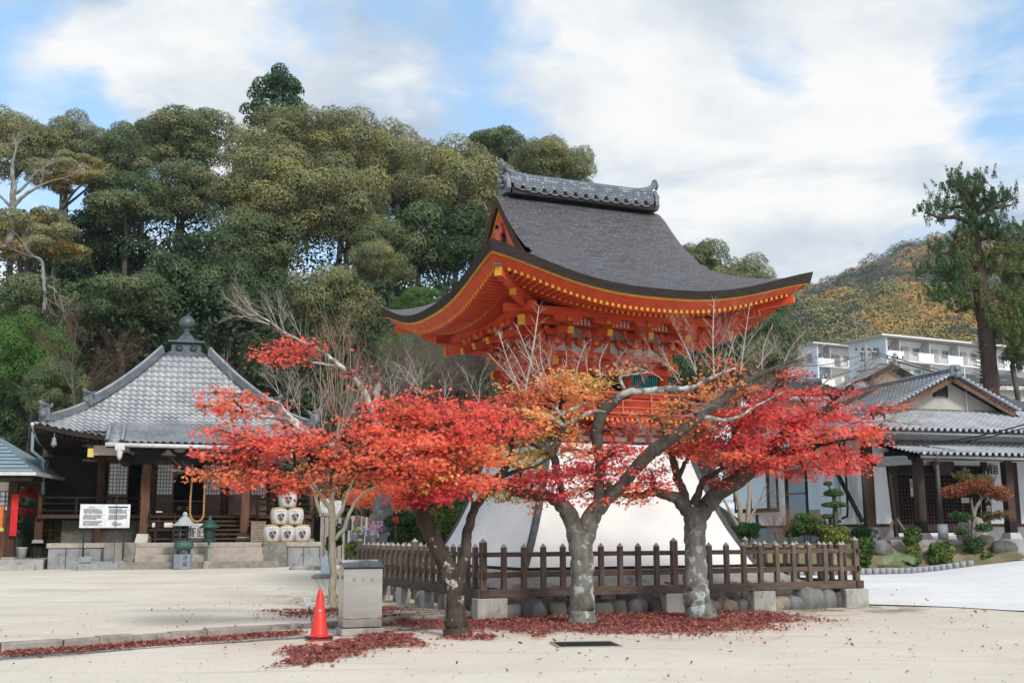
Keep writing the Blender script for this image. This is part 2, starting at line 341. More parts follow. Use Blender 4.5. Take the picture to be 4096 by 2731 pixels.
# ---------------------------------------------------------------- ground
GM=bpy.data.materials.new('raked_sand_ground'); nt2,N2,L2=nodes(GM)
def gmat(nt,N,L,base1,base2,dark,mosson):
    o=N.new('ShaderNodeOutputMaterial'); p=N.new('ShaderNodeBsdfPrincipled'); p.inputs['Roughness'].default_value=.95; p.inputs['Specular IOR Level'].default_value=.15
    tc=N.new('ShaderNodeTexCoord'); 
    def nz(s,d,st=(1,1,1),r=.6):
        mp=N.new('ShaderNodeMapping'); mp.inputs['Scale'].default_value=st; L.new(tc.outputs['Object'],mp.inputs[0]); n=N.new('ShaderNodeTexNoise'); n.inputs['Scale'].default_value=s; n.inputs['Detail'].default_value=d; n.inputs['Roughness'].default_value=r; L.new(mp.outputs[0],n.inputs[0]); return n.outputs['Fac']
    def rp(x,a,b):
        r=N.new('ShaderNodeMapRange'); r.interpolation_type='SMOOTHSTEP'; L.new(x,r.inputs[0]); r.inputs[1].default_value=a; r.inputs[2].default_value=b; return r.outputs[0]
    def mix(f,a,b):
        m=N.new('ShaderNodeMixRGB'); L.new(f,m.inputs[0])
        for i,c in ((1,a),(2,b)):
            if isinstance(c,tuple): m.inputs[i].default_value=(*c,1)
            else: L.new(c,m.inputs[i])
        return m.outputs[0]
    def mul(a,b):
        m=N.new('ShaderNodeMath'); m.operation='MULTIPLY'; L.new(a,m.inputs[0])
        if isinstance(b,float): m.inputs[1].default_value=b
        else: L.new(b,m.inputs[1])
        return m.outputs[0]
    c=mix(rp(nz(.35,5),.35,.65),base1,base2)
    c=mix(mul(rp(nz(.55,7,(.35,1.5,1),.65),.52,.70),.55),c,dark)
    c=mix(mul(rp(nz(45,4),.54,.72),.40),c,dark)
    c=mix(mul(rp(nz(130,3,(1,1,1),.8),.60,.72),.6),c,(.16,.13,.10))
    c=mix(mul(rp(nz(9,5),.56,.72),.35),c,(.36,.29,.21)); c=mix(mul(rp(nz(1.1,6,(.22,2.2,1),.7),.55,.66),.45),c,(.46,.39,.30)); c=mix(mul(rp(nz(.8,6,(1.6,.3,1),.7),.60,.70),.35),c,(.72,.68,.61))
    if mosson:
        sp=N.new('ShaderNodeSeparateXYZ'); L.new(tc.outputs['Object'],sp.inputs[0])
        # strip along the fence: distance from line through fence corners
        def lin(ax,ay,k):
            a=N.new('ShaderNodeMath'); a.operation='MULTIPLY'; L.new(sp.outputs[0],a.inputs[0]); a.inputs[1].default_value=ax
            b=N.new('ShaderNodeMath'); b.operation='MULTIPLY_ADD'; L.new(sp.outputs[1],b.inputs[0]); b.inputs[1].default_value=ay; L.new(a.outputs[0],b.inputs[2])
            d=N.new('ShaderNodeMath'); d.operation='SUBTRACT'; L.new(b.outputs[0],d.inputs[0]); d.inputs[1].default_value=k; return d.outputs[0]
        fx,fy=math.cos(.401),math.sin(.401); o0=(-.527,20.376)
        dist=lin(-fy,fx,-fy*o0[0]+fx*o0[1]); along=lin(fx,fy,fx*o0[0]+fy*o0[1])
        m1=mul(mul(rp(dist,-2.3,-.8),rp(dist,1.5,.6)),mul(rp(along,-2.5,-1.0),rp(along,9.6,8.4)))
        m2=mul(mul(rp(along,-2.6,-1.2),rp(along,.5,-.2)),mul(rp(dist,-1.0,.5),rp(dist,9.5,7.5)))
        ad=N.new('ShaderNodeMath'); ad.operation='MAXIMUM'; L.new(m1,ad.inputs[0]); L.new(m2,ad.inputs[1])
        mo=ad.outputs[0]
        c=mix(mul(mul(mo,rp(nz(1.3,7),.38,.62)),.85),c,(.155,.135,.065)); c=mix(mul(mul(mo,rp(nz(2.1,7),.52,.64)),.75),c,(.12,.105,.07))
    L.new(c,p.inputs['Base Color'])
    b=N.new('ShaderNodeBump'); b.inputs['Strength'].default_value=.5; b.inputs['Distance'].default_value=.02; L.new(nz(22,10),b.inputs['Height']); L.new(b.outputs[0],p.inputs['Normal']); L.new(p.outputs[0],o.inputs[0])
gmat(nt2,N2,L2,(.66,.61,.53),(.60,.545,.46),(.43,.365,.285),True)
DM=bpy.data.materials.new('driveway_concrete'); gmat(*nodes(DM),(.74,.75,.76),(.66,.67,.68),(.52,.52,.52),False)
xs=np.concatenate([[-400,-160,-80,-50],np.arange(-32,-10,.8),np.arange(-10,12,.22),np.arange(12,34,.8),[50,80,160,400]])
ys=np.concatenate([[-30,0,4],np.arange(7,30,.20),np.arange(30,50,.7),[55,62,75,100,160,300,600]])
m=MB(); m.grid([[ (x,y,gz(x,y)+ .012*math.sin(x*1.7+y*.6)*math.cos(y*1.1-x*.4)*(1 if y<45 else 0)) for x in xs] for y in ys])
setting(m.build('ground',GM),label='pale sandy temple ground')
# concrete driveway at the east side, a thin sheet over the sand
def gline(pts): return [G(*p) for p in pts]
near=[(1953,1388),(2010,1390),(2100,1392),(2200,1396),(2352,1405),(2700,1420)]
dm=MB(); nl=[G(x,y+0) for x,y in near]; far_=[]
rows=[]
for i in range(24):
    t=i/23; row=[]
    for j in range(40):
        x=-2+ (30)*j/39
        # near edge interpolated
        xs_=[q.x for q in nl]; ys_=[q.y for q in nl]
        yn=np.interp(x,xs_,ys_) if x>=xs_[0] else 24.6+ (xs_[0]-x)*.55
        y=yn+(44-yn)*t; row.append((x,y,gz(x,y)+.022))
    rows.append(row)
dm.grid(rows); setting(dm.build('driveway',DM),label='pale concrete driveway')

n=2600; gx=NR.uniform(-12,14,n); gy=9.5+NR.rand(n)**1.3*26; P=np.array([(x,y,gz(x,y)+.012) for x,y in zip(gx,gy)])
mbp=MB(); rp_=random.Random(2)
for i in range(n):
    if abs(gx[i])>gy[i]*.48: continue
    r=rp_.uniform(.006,.018); x,y,z=P[i]; a=rp_.uniform(0,6)
    mbp.add([(x+r*math.cos(a),y+r*math.sin(a),z-.008),(x+r*math.cos(a+2),y+r*math.sin(a+2),z-.008),(x+r*math.cos(a+4),y+r*math.sin(a+4),z-.008),(x,y,z+r*.5)],[(0,1,3),(1,2,3),(2,0,3)])
setting(mbp.build('gravel',mat('loose_grit',(.30,.27,.23),(.48,.44,.38),rough=.95,scale=40)),'stuff','loose grit and pebbles on the sand')

hzm=bpy.data.materials.new('air'); _,N_h,L_h=nodes(hzm); oh=N_h.new('ShaderNodeOutputMaterial'); pv_=N_h.new('ShaderNodeVolumePrincipled'); pv_.inputs['Density'].default_value=.00022; pv_.inputs['Color'].default_value=(.80,.88,.98,1); pv_.inputs['Anisotropy'].default_value=.1; L_h.new(pv_.outputs[0],oh.inputs['Volume'])
hb_=MB(); hb_.box(-320,-40,-3,320,480,190); setting(hb_.build('haze',hzm),'stuff','thin pale air')
# ================================================================ bell tower
BF=Frame(1.6546,25.9554,.4012)
bel=thing('bell_tower','vermilion bell tower with curved bark roof on a white flared skirt base','bell tower',(BF.o.x,BF.o.y,0),BF.a)
BU,BV=1.55,1.30; EU,EV=3.83,3.70; GU=2.2
def Pz(s): s=min(abs(s),EV); return 6.46+2.89*(1-s/EV)**1.56-.10*math.exp(-(s/.12)**2)*.6
def Qz(u): return Pz(min(EV,max(0,abs(u)-.13)))
def lift(u,v):
    a=max(abs(u)/EU,.02);b=max(abs(v)/EV,.02); return .70*((a**-5+b**-5)**(-1/5)*1.1487)**2.5
# roof shingles with UVs in metres
SH=bpy.data.materials.new('bark_shingles'); nt,N,L=nodes(SH)
o_=N.new('ShaderNodeOutputMaterial'); p_=N.new('ShaderNodeBsdfPrincipled'); p_.inputs['Roughness'].default_value=.62; p_.inputs['Specular IOR Level'].default_value=.45
uv=N.new('ShaderNodeUVMap'); bt=N.new('ShaderNodeTexBrick'); L.new(uv.outputs[0],bt.inputs['Vector'])
for k,v in dict(Scale=1.0).items(): bt.inputs[k].default_value=v
bt.inputs['Color1'].default_value=(.135,.135,.150,1); bt.inputs['Color2'].default_value=(.058,.056,.066,1); bt.inputs['Mortar'].default_value=(.04,.037,.042,1)
bt.inputs['Mortar Size'].default_value=.009; bt.inputs['Brick Width'].default_value=.24; bt.inputs['Row Height'].default_value=.056; bt.inputs['Bias'].default_value=-.1; bt.inputs['Mortar Smooth'].default_value=.3
tcn=N.new('ShaderNodeTexCoord'); nn=N.new('ShaderNodeTexNoise'); nn.inputs['Scale'].default_value=1.1; nn.inputs['Detail'].default_value=8; L.new(tcn.outputs['Object'],nn.inputs[0])
rr=N.new('ShaderNodeValToRGB'); rr.color_ramp.elements[0].position=.42; rr.color_ramp.elements[1].position=.70; L.new(nn.outputs[0],rr.inputs[0])
mx=N.new('ShaderNodeMixRGB'); L.new(rr.outputs[0],mx.inputs[0]); L.new(bt.outputs['Color'],mx.inputs[1]); mx.inputs[2].default_value=(.10,.088,.086,1)
mf=N.new('ShaderNodeMath'); mf.operation='MULTIPLY'; mf.inputs[1].default_value=.55; L.new(rr.outputs[0],mf.inputs[0]); L.new(mf.outputs[0],mx.inputs[0])
n9=N.new('ShaderNodeTexNoise'); n9.inputs['Scale'].default_value=14; n9.inputs['Detail'].default_value=6; L.new(uv.outputs[0],n9.inputs[0]); r9=N.new('ShaderNodeValToRGB'); r9.color_ramp.elements[0].position=.56; r9.color_ramp.elements[1].position=.70; L.new(n9.outputs[0],r9.inputs[0])
mx9=N.new('ShaderNodeMixRGB'); L.new(r9.outputs[0],mx9.inputs[0]); L.new(mx.outputs[0],mx9.inputs[1]); mx9.inputs[2].default_value=(.22,.21,.225,1)
L.new(mx9.outputs[0],p_.inputs['Base Color'])
sv=N.new('ShaderNodeSeparateXYZ'); L.new(uv.outputs[0],sv.inputs[0]); md=N.new('ShaderNodeMath'); md.operation='DIVIDE'; L.new(sv.outputs[1],md.inputs[0]); md.inputs[1].default_value=.056
fr=N.new('ShaderNodeMath'); fr.operation='FRACT'; L.new(md.outputs[0],fr.inputs[0]); ad=N.new('ShaderNodeMath'); ad.operation='MULTIPLY_ADD'; L.new(nn.outputs[0],ad.inputs[0]); ad.inputs[1].default_value=.3; L.new(fr.outputs[0],ad.inputs[2])
bb=N.new('ShaderNodeBump'); bb.inputs['Strength'].default_value=.9; bb.inputs['Distance'].default_value=.02; L.new(ad.outputs[0],bb.inputs['Height']); L.new(bb.outputs[0],p_.inputs['Normal']); L.new(p_.outputs[0],o_.inputs[0])
def arc(s):  # arc length along the roof profile from ridge
    n=24; t=0
    for i in range(n):
        a=s*i/n;b=s*(i+1)/n; t+=math.hypot(b-a,Pz(b)-Pz(a))
    return t
ARC=[(k*EV/80,arc(k*EV/80)) for k in range(81)]
def arcl(s): return float(np.interp(abs(s),[a for a,_ in ARC],[b for _,b in ARC]))
def uvmesh(name,rows,uvs,m,parent,flip=False):
    mb=MB(); mb.grid(rows,flip=flip); o=mb.build(name,m,parent); me=o.data; ul=me.uv_layers.new(name='UVMap')
    flat=[q for r in uvs for q in r]
    for lp in me.loops: ul.data[lp.index].uv=flat[lp.vertex_index]
    return o
vv=[-EV+2*EV*i/96 for i in range(97)]
def roofpart():
    mb=MB(); uvl=[]
    def addg(rows,uvs,flip=False): mb.grid(rows,flip=flip); uvl.extend([q for r in uvs for q in r])
    us=[-GU+2*GU*i/40 for i in range(41)]
    # slight roll-over at the verge
    def pv(u,v): return Pz(v)+lift(u,v)-.05*max(0,(abs(u)-GU+.15)/.15)**2*(1 if abs(v)<1.8 else 0)
    addg([[(u,v,pv(u,v)) for u in us] for v in vv],[[(u,arcl(v)) for u in us] for v in vv])
    for sg in (-1,1):
        us2=[sg*(GU+(EU-GU)*i/28) for i in range(29)]
        rows=[[(u,v,min(Pz(v),Qz(u))+lift(u,v)) for u in us2] for v in vv]
        uvs=[[((u,arcl(v)) if Pz(v)<Qz(u) else (v,arcl(abs(u)-.13))) for u in us2] for v in vv]
        addg(rows,uvs,flip=sg<0)
        us3=[sg*(1.72+(GU-1.72)*i/6) for i in range(7)]
        rows=[[(u,v,min(Qz(u)+lift(u,v),Pz(v)+lift(u,v)-.30)) for u in us3] for v in vv if abs(v)<2.0]
        uvs=[[(v,arcl(abs(u)-.13)) for u in us3] for v in vv if abs(v)<2.0]
        addg(rows,uvs,flip=sg<0)
    o=mb.build('roof',SH,bel); ul=o.data.uv_layers.new(name='UVMap')
    for lp in o.data.loops: ul.data[lp.index].uv=uvl[lp.vertex_index]
    return o
roof=roofpart()
# eave edge: bark layers, ochre line, red fascia boards, soffit
def eave_path(n=60):
    P=[]
    for i in range(n): P.append((-EU+2*EU*i/n,-EV))
    for i in range(n): P.append((EU,-EV+2*EV*i/n))
    for i in range(n): P.append((EU-2*EU*i/n,EV))
    for i in range(n): P.append((-EU,EV-2*EV*i/n))
    P.append(P[0]); return P
def ez(u,v): return 6.46+lift(u,v)
def band(name,m,o0,d0,o1,d1,extra=lambda t:0.0,parent=roof):
    """sloping band round the eaves from inset o0, drop d0 to inset o1, drop d1"""
    mb=MB(); ra=[];rb=[]
    for u,v in eave_path():
        t=(abs(u)/EU)*(abs(v)/EV); k=t**3
        for rw,o,d,e in ((ra,o0,d0,0),(rb,o1,d1,extra(k))):
            rw.append((u*(1-o/EU),v*(1-o/EV),ez(u,v)-d-e))
    mb.grid([ra,rb],sm=True,flip=True); return mb.build(name,m,parent)
th=lambda k:.07*k
band('bark_edge',BARK,0,-.003,.05,.17,th)
b1=MB(); 
band('edge_line',YEL,.05,.17,.085,.185,lambda k:.07*k)
band('yellow_line',YEL,.086,.17,.092,.205,lambda k:.075*k)
band('fascia',RED,.10,.20,.30,.38,lambda k:.07*k)
band('lower_fascia',RED,.30,.38,.34,.43,lambda k:.07*k)
band('soffit',RED,.34,.40,2.35,.20,lambda k:.10*k)
# thin verge band and boards on both gables
for sg in (-1,1):
    x=sg*GU; vs_=[-1.95+3.9*i/60 for i in range(61)]
    mb=MB(); top=[(x,v,Pz(v)-.05) for v in vs_]; bot=[(x-sg*.02,v*.93,Pz(v)-.30) for v in vs_]; inn=[(x-sg*.35,v*.93,Pz(v)-.30) for v in vs_]
    mb.grid([top,bot],flip=sg>0); mb.grid([bot,inn],flip=sg>0); mb.build('gable_verge',BARKB,roof)
    mb=MB(); a=[(x-sg*.10,v*.92,Pz(v)-.315) for v in vs_]; b=[(x-sg*.11,v*.90,Pz(v)-.345) for v in vs_]; mb.grid([a,b],flip=sg>0); mb.grid([b,[(q[0]-sg*.05,q[1],q[2]) for q in b]],flip=sg>0); mb.build('gable_yellow_line',YEL,roof)
    mb=MB(); a=[(x-sg*.14,v*.90,Pz(v)-.34) for v in vs_]; b=[(x-sg*.14,v*.78,max(Pz(v)-.34-.34,min(Pz(v)-.36,Qz(2.0)+.02))) for v in vs_]; mb.grid([a,b],flip=sg>0); mb.grid([b,[(q[0]-sg*.08,q[1],q[2]) for q in b]],flip=sg>0); mb.build('bargeboard',RED,roof)
    mb=MB(); wl=[(sg*1.80,v*.9,7.2) for v in vs_]; wt=[(sg*1.80,v*.9,max(7.2,Pz(v*.9)-.34)) for v in vs_]; mb.grid([wl,wt],flip=sg<0); mb.build('gable_wall',WHT,roof)
    mb=MB(); mb.cb((sg*1.84,0,8.0),(.07,.16,1.6)); mb.cb((sg*1.84,0,7.75),(.08,1.9,.13)); mb.cb((sg*1.84,.62,7.5),(.06,.10,.5)); mb.cb((sg*1.84,-.62,7.5),(.06,.10,.5)); mb.build('gable_strut',RED,roof)
    pend=[(0,.0),(.10,-.03),(.13,-.14),(.20,-.20),(.20,-.30),(.11,-.34),(.14,-.45),(.06,-.56),(0,-.64),(-.06,-.56),(-.14,-.45),(-.11,-.34),(-.20,-.30),(-.20,-.20),(-.13,-.14),(-.10,-.03)]
    mb=MB(); mb.prism(pend,(x-sg*.12,0,8.62),(0,1,0),(0,0,1),(sg,0,0),.06,0); mb.build('gable_pendant',mat('faded_red',(.62,.13,.08),(.5,.09,.05),rough=.6),roof)
    mb=MB(); mb.lathe([(.0,-.0),(.05,0),(.05,.05),(0,.07)],6,M=Matrix.Translation((x-sg*.05,0,8.50))@Matrix.Rotation(sg*PI/2,4,'Y')); mb.build('pendant_boss',DKM,roof)
# ---- tiled ridge
rg=MB(); n=40
def rz_(u): return .07*max(0,(abs(u)-1.2)/.75)**2.4
lay=[(.30,.0,.08),(.24,.08,.14),(.225,.14,.20),(.215,.20,.26),(.205,.26,.32),(.195,.32,.375)]
for hw,z0,z1 in lay[1:]:
    for i in range(n):
        u0=-1.9+3.8*i/n;u1=-1.9+3.8*(i+1)/n
        vs=[];
        for u in (u0+.003,u1-.003):
            b=9.40+rz_(u); vs+= [(u,-hw,b+z0),(u,hw,b+z0),(u,hw-.012,b+z1-.008),(u,-hw+.012,b+z1-.008)]
        rg.add(vs,[(0,3,2,1),(4,5,6,7),(0,1,5,4),(1,2,6,5),(2,3,7,6),(3,0,4,7)],1 if rnd.random()<.24 else 0)
rg.build('ridge_course',[mat('ridge_tile_blue',(.13,.16,.195),(.09,.115,.145),rough=.45,scale=5),mat('ridge_tile_pale',(.25,.285,.32),(.17,.20,.24),rough=.45,scale=6)],roof)
rt=MB(); rt.tube([(u,0,9.79+rz_(u)) for u in np.linspace(-1.92,1.92,30)],.075,10); 
rt.build('ridge_cap',MATS['ridge_tile_blue'],roof)
for sg in (-1,1):
    mb=MB(); pts=[(sg*1.50,0,9.79),(sg*1.76,0,9.83),(sg*1.92,0,9.90),(sg*2.00,0,9.98),(sg*2.05,0,10.06)]; mb.tube(pts,[.06,.085,.07,.06,.07],12)
    mb.tube([(sg*2.035,0,10.06),(sg*2.09,0,10.09)],[.075,.08],12); mb.build('ridge_horn',TILED,roof)
    # demon-face end tile: framed boss with brow, nose, teeth
    mb=MB(); X=sg*1.97
    prof=[(-.28,0),(-.25,.24),(-.16,.38),(0,.44),(.16,.38),(.25,.24),(.28,0),(.20,-.10),(-.20,-.10)]
    mb.prism(prof,(X-sg*.05,0,9.40),(0,1,0),(0,0,1),(sg,0,0),.10)
    for c,r in (((X+sg*.10,0,9.60),(.10,.09,.10)),((X+sg*.07,.10,9.70),(.07,.06,.05)),((X+sg*.07,-.10,9.70),(.07,.06,.05)),((X+sg*.08,0,9.48),(.08,.14,.05)),((X+sg*.09,0,9.80),(.05,.08,.07)),((X+sg*.05,.17,9.62),(.06,.07,.09)),((X+sg*.05,-.17,9.62),(.06,.07,.09))):
        mb.lathe([(0.001,-1),(.6,-.8),(.95,-.3),(.95,.3),(.6,.8),(.001,1)],8,M=Matrix.Translation(c)@Matrix.Diagonal((*r,1)))
    for s2 in (-1,1): mb.tube([(X+sg*.04,s2*.12,9.85),(X+sg*.07,s2*.18,9.95),(X+sg*.03,s2*.20,10.02)],[.045,.03,.008],6)
    mb.build('ridge_end_tile',TILED,roof)
for sv_ in (-1,1):
    for i in range(14):
        u=-1.76+3.52*i/13; zb=9.44+rz_(u)
        mb=MB(); Mx=Matrix.Translation((u,sv_*.30,zb))@Matrix.Rotation(sv_*-PI/2,4,'X')
        mb.lathe([(.088,-.16),(.088,.012),(.070,.012),(.066,.004),(.045,.004),(.04,.014),(.001,.016)],14,M=Mx)
        if i<13: 
            u2=u+3.52/26; pts=[(u2+.135*math.sin(t),sv_*.28,zb-.03-.075*math.cos(t)) for t in np.linspace(-1.1,1.1,7)]; mb.tube(pts,.024,6)
        mb.build('round_end_tile',TILED,roof)
mb=MB(); mb.box(-1.88,-.26,9.28,1.88,.26,9.42); mb.build('ridge_base',mat('ridge_base_dark',(.035,.033,.036),rough=.8),roof)
# ---- rafters (ends painted ochre)
def rafter(u0,v0,u1,v1,z0,z1,w=.062,h=.075):
    mb=MB(); mb.beam((u0,v0,z0),(u1,v1,z1),w,h,0,1); return mb
nf=50; k=0
for (row,vo,vi,zo,zi,un) in (('flying',3.42,2.45,6.075,6.20,3.30),('base',2.84,1.45,6.085,6.32,2.72)):
    n_=50 if row=='flying' else 42
    for i in range(n_):
        u=-un+2*un*i/(n_-1)
        L_=lift(u*1.08,EV*(vo/3.5)) if row=='flying' else lift(u*1.15,EV*.88)*.9
        mb=rafter(u*.97,-vi,u,-vo,zi+L_*.65,zo+L_*.93)
        if k<92: mb.build('rafter',[RED,YEL],bel)
        k+=1
def rafter_set(side,name):
    mb=MB()
    for (vo,vi,zo,zi,un,n_,e) in ((3.42,2.45,6.075,6.20,3.18,48,1.08),(2.84,1.45,6.085,6.32,2.60,40,1.15)):
        for i in range(n_):
            t=-un+2*un*i/(n_-1)
            if side=='back':
                L_=lift(t*e,EV*.93)*.93; mb.beam((t*.97,vi,zi+L_*.65),(t,vo,zo+L_),.062,.075,0,1)
            else:
                sg=-1 if side=='left' else 1; vo2,vi2=vo+.13,vi+.13; L_=lift(EU*(vo/3.6),t*e)*.93
                mb.beam((sg*vi2,t*.97,zi+L_*.65),(sg*vo2,t,zo+L_),.062,.075,0,1)
    o=mb.build('rafter_row',[RED,YEL],bel); o['kind']='stuff'
for s_ in ('left','right','back'): rafter_set(s_,s_)
# corner hip rafters with tin caps
for su in (-1,1):
    for sv2 in (-1,1):
        mb=MB(); mb.beam((su*1.5,sv2*1.3,6.25),(su*3.52,sv2*3.38,6.60),.15,.20,0,1); mb.beam((su*1.5,sv2*1.3,6.02),(su*2.98,sv2*2.84,6.36),.15,.18,0,1)
        mb.beam((su*3.28,sv2*3.14,6.665),(su*3.56,sv2*3.42,6.73),.17,.03,2); mb.build('hip_rafter',[RED,YEL,ALU],bel)
# purlins
PU,PV=BU+.90,BV+.90
mb=MB(); z0,z1=6.07,6.23
mb.box(-PU-.45,-PV-.08,z0,PU+.45,-PV+.08,z1); mb.build('eave_purlin',RED,bel)
mb=MB(); mb.box(-PU-.45,PV-.08,z0,PU+.45,PV+.08,z1); mb.build('eave_purlin',RED,bel)
for sg in (-1,1):
    mb=MB(); mb.box(sg*PU-.08,-PV-.45,z0+.003,sg*PU+.08,PV+.45,z1+.003); mb.build('eave_purlin',RED,bel)
# yellow purlin tips
# ---- body: columns, beams, panels, windows
cu=[-1.43,-.50,.50,1.43]; cvv=[-1.18,-.42,.42,1.18]
for u in cu:
    for v in cvv:
        if abs(u)>1.4 or abs(v)>1.1:
            mb=MB(); mb.lathe([(.125,3.95),(.125,5.04)],16,(u,v,0)); mb.build('column',RED,bel)
def ring(hu,hv,z0,z1,t,name,m,ext=0.0,bel_=bel):
    mb=MB(); mb.box(-hu-ext,-hv,z0,hu+ext,-hv+t,z1,bev=.008); mb.box(-hu-ext,hv-t,z0,hu+ext,hv,z1,bev=.008)
    mb.box(-hu+.001,-hv+t,z0+.002,-hu+t,hv-t,z1-.002); mb.box(hu-t,-hv+t,z0+.002,hu-.001,hv-t,z1-.002); return mb.build(name,m,bel_)
ring(BU+.03,BV+.03,5.33,5.47,.30,'wall_plate',RED,.06); ring(BU-.06,BV-.06,5.19,5.33,.2,'recessed_beam',RED)
ring(BU+.02,BV+.02,5.03,5.19,.26,'tie_beam',RED,.03); ring(BU-.07,BV-.07,3.95,4.52,.1,'dado_panel',RED); ring(BU-.02,BV-.02,4.50,4.60,.2,'sill_rail',RED)
mb=MB(); mb.box(-BU+.2,-BV+.2,3.5,BU-.2,BV-.2,6.3); mb.build('core',BLK,bel)
TEAL=mat('teal_lattice',(.02,.30,.27),(.015,.22,.20),rough=.5)
def lattice(p,t,w,nrm):
    mb=MB(); p=Vector(p);t=Vector(t);nrm=Vector(nrm); n_=int(w/.055)
    for i in range(n_):
        c=p+t*(-w/2+w*(i+.5)/n_); mb.beam(c+Vector((0,0,4.60)),c+Vector((0,0,5.03)),.034,.034,0,up=nrm)
    q=p-nrm*.05; mb.beam(q+Vector((0,0,4.60)),q+Vector((0,0,5.03)),w,.012,1,up=nrm)
    return mb.build('lattice_window',[TEAL,mat('teal_back',(.008,.11,.10),rough=.8)],bel)
for sv2 in (-1,1):
    for c in (-.965,.965): lattice((c,sv2*(BV-.12),0),(1,0,0),.66,(0,sv2,0))
for su in (-1,1):
    for c in (-.80,.80): lattice((su*(BU-.12),c,0),(0,1,0),.50,(su,0,0))
    mb=MB(); mb.box(su*(BU-.16),-.3,4.5,su*(BU-.10),.3,5.03); mb.build('door_panel',RED,bel)
mb=MB(); mb.box(-.36,-BV-.10,4.95,.42,-BV+.06,5.13,bev=.01); mb.box(-.50,-BV-.05,5.13,.56,-BV+.02,5.20); mb.build('lintel',RED,bel)
# nosings with ochre scroll ends
def nosing(p,d,parent=bel):
    d=Vector(d); s_=Vector((-d.y,d.x,0))
    prof=[(0,-.06),(.10,-.09),(.18,-.13),(.26,-.12),(.29,-.03),(.25,.06),(.17,.09),(.08,.07),(0,.07)]
    mb=MB(); mb.prism(prof,Vector(p)-s_*.055,d,(0,0,1),s_,.11,0)
    prof2=[(.20,-.135),(.262,-.125),(.297,-.03),(.255,.067),(.17,.098),(.165,.086),(.24,.05),(.275,-.03),(.245,-.105),(.20,-.115)]
    mb.prism(prof2,Vector(p)-s_*.062,d,(0,0,1),s_,.124,1); return mb.build('beam_nosing',[RED,YEL],parent)
for su in (-1,1):
    for sv2 in (-1,1):
        nosing((su*(BU-.02),sv2*(BV-.10),5.25),(su,0,0)); nosing((su*(BU-.12),sv2*(BV-.02),5.25),(0,sv2,0))
# ---- bracket complexes
ARM=[(-.5,.13),(-.5,.075),(-.44,.03),(-.34,.0),(.34,.0),(.44,.03),(.5,.075),(.5,.13)]
def arm(mb,c,t,nrm,L_,w=.09,h=1.0,end=0):
    c=Vector(c);t=Vector(t);nrm=Vector(nrm)
    mb.prism([(x*L_,z*h) for x,z in ARM],c-nrm*w/2,t,(0,0,1),nrm,w,0)
def blk(mb,c,s=.13,h=.085):
    x,y,z=c; mb.add([(x-s*.36,y-s*.36,z),(x+s*.36,y-s*.36,z),(x+s*.36,y+s*.36,z),(x-s*.36,y+s*.36,z),(x-s/2,y-s/2,z+h*.45),(x+s/2,y-s/2,z+h*.45),(x+s/2,y+s/2,z+h*.45),(x-s/2,y+s/2,z+h*.45),(x-s/2,y-s/2,z+h),(x+s/2,y-s/2,z+h),(x+s/2,y+s/2,z+h),(x-s/2,y+s/2,z+h)],
      [(0,3,2,1),(0,1,5,4),(1,2,6,5),(2,3,7,6),(3,0,4,7),(4,5,9,8),(5,6,10,9),(6,7,11,10),(7,4,8,11),(8,9,10,11)],0)
def bracket(u,v,nrm,corner=False):
    mb=MB(); nrm=Vector(nrm); t=Vector((-nrm.y,nrm.x,0)); base=Vector((u,v,0)); 
    z=5.475; blk(mb,(u,v,z),.20,.11); 
    for kk in range(3):
        zk=5.575+.185*kk; o=base+nrm*(.30*kk)
        arm(mb,o+Vector((0,0,zk)),t,nrm,.62-.04*kk)
        for q in (-.26,0,.26): p=o+t*q; blk(mb,(p.x,p.y,zk+.128),.115,.058)
        e=base+nrm*(.30*(kk+1)-.0)
        mb.prism([(-.12,.115),(-.12,0),(.30*(kk+1)-.02,0),(.30*(kk+1)+.06,.04),(.30*(kk+1)+.08,.115)],base-t*.045+Vector((0,0,zk)),nrm,(0,0,1),t,.09,0)
        mb.cb(tuple(base+nrm*(.30*(kk+1)+.045)+Vector((0,0,zk+.035))),(.07,.07,.05),1)
    oo=base+nrm*.88; arm(mb,oo+Vector((0,0,5.945)),t,nrm,.66)
    for q in (-.27,0,.27): p=oo+t*q; blk(mb,(p.x,p.y,6.03),.11,.045)
    # tail rafter
    mb.beam(base+Vector((0,0,6.02))-nrm*.1,base+nrm*1.02+Vector((0,0,5.74)),.10,.13,0,1); e=base+nrm*1.02+Vector((0,0,5.74)); mb.beam(e-nrm*.03+Vector((0,0,.01)),e+nrm*.012,.112,.15,1)
    return mb.build('bracket_set',[RED,YEL],bel)
for u in (-.50,.50):
    bracket(u,-BV,(0,-1,0)); bracket(u,BV,(0,1,0))
for v in (-.42,.42):
    bracket(-BU,v,(-1,0,0)); bracket(BU,v,(1,0,0))
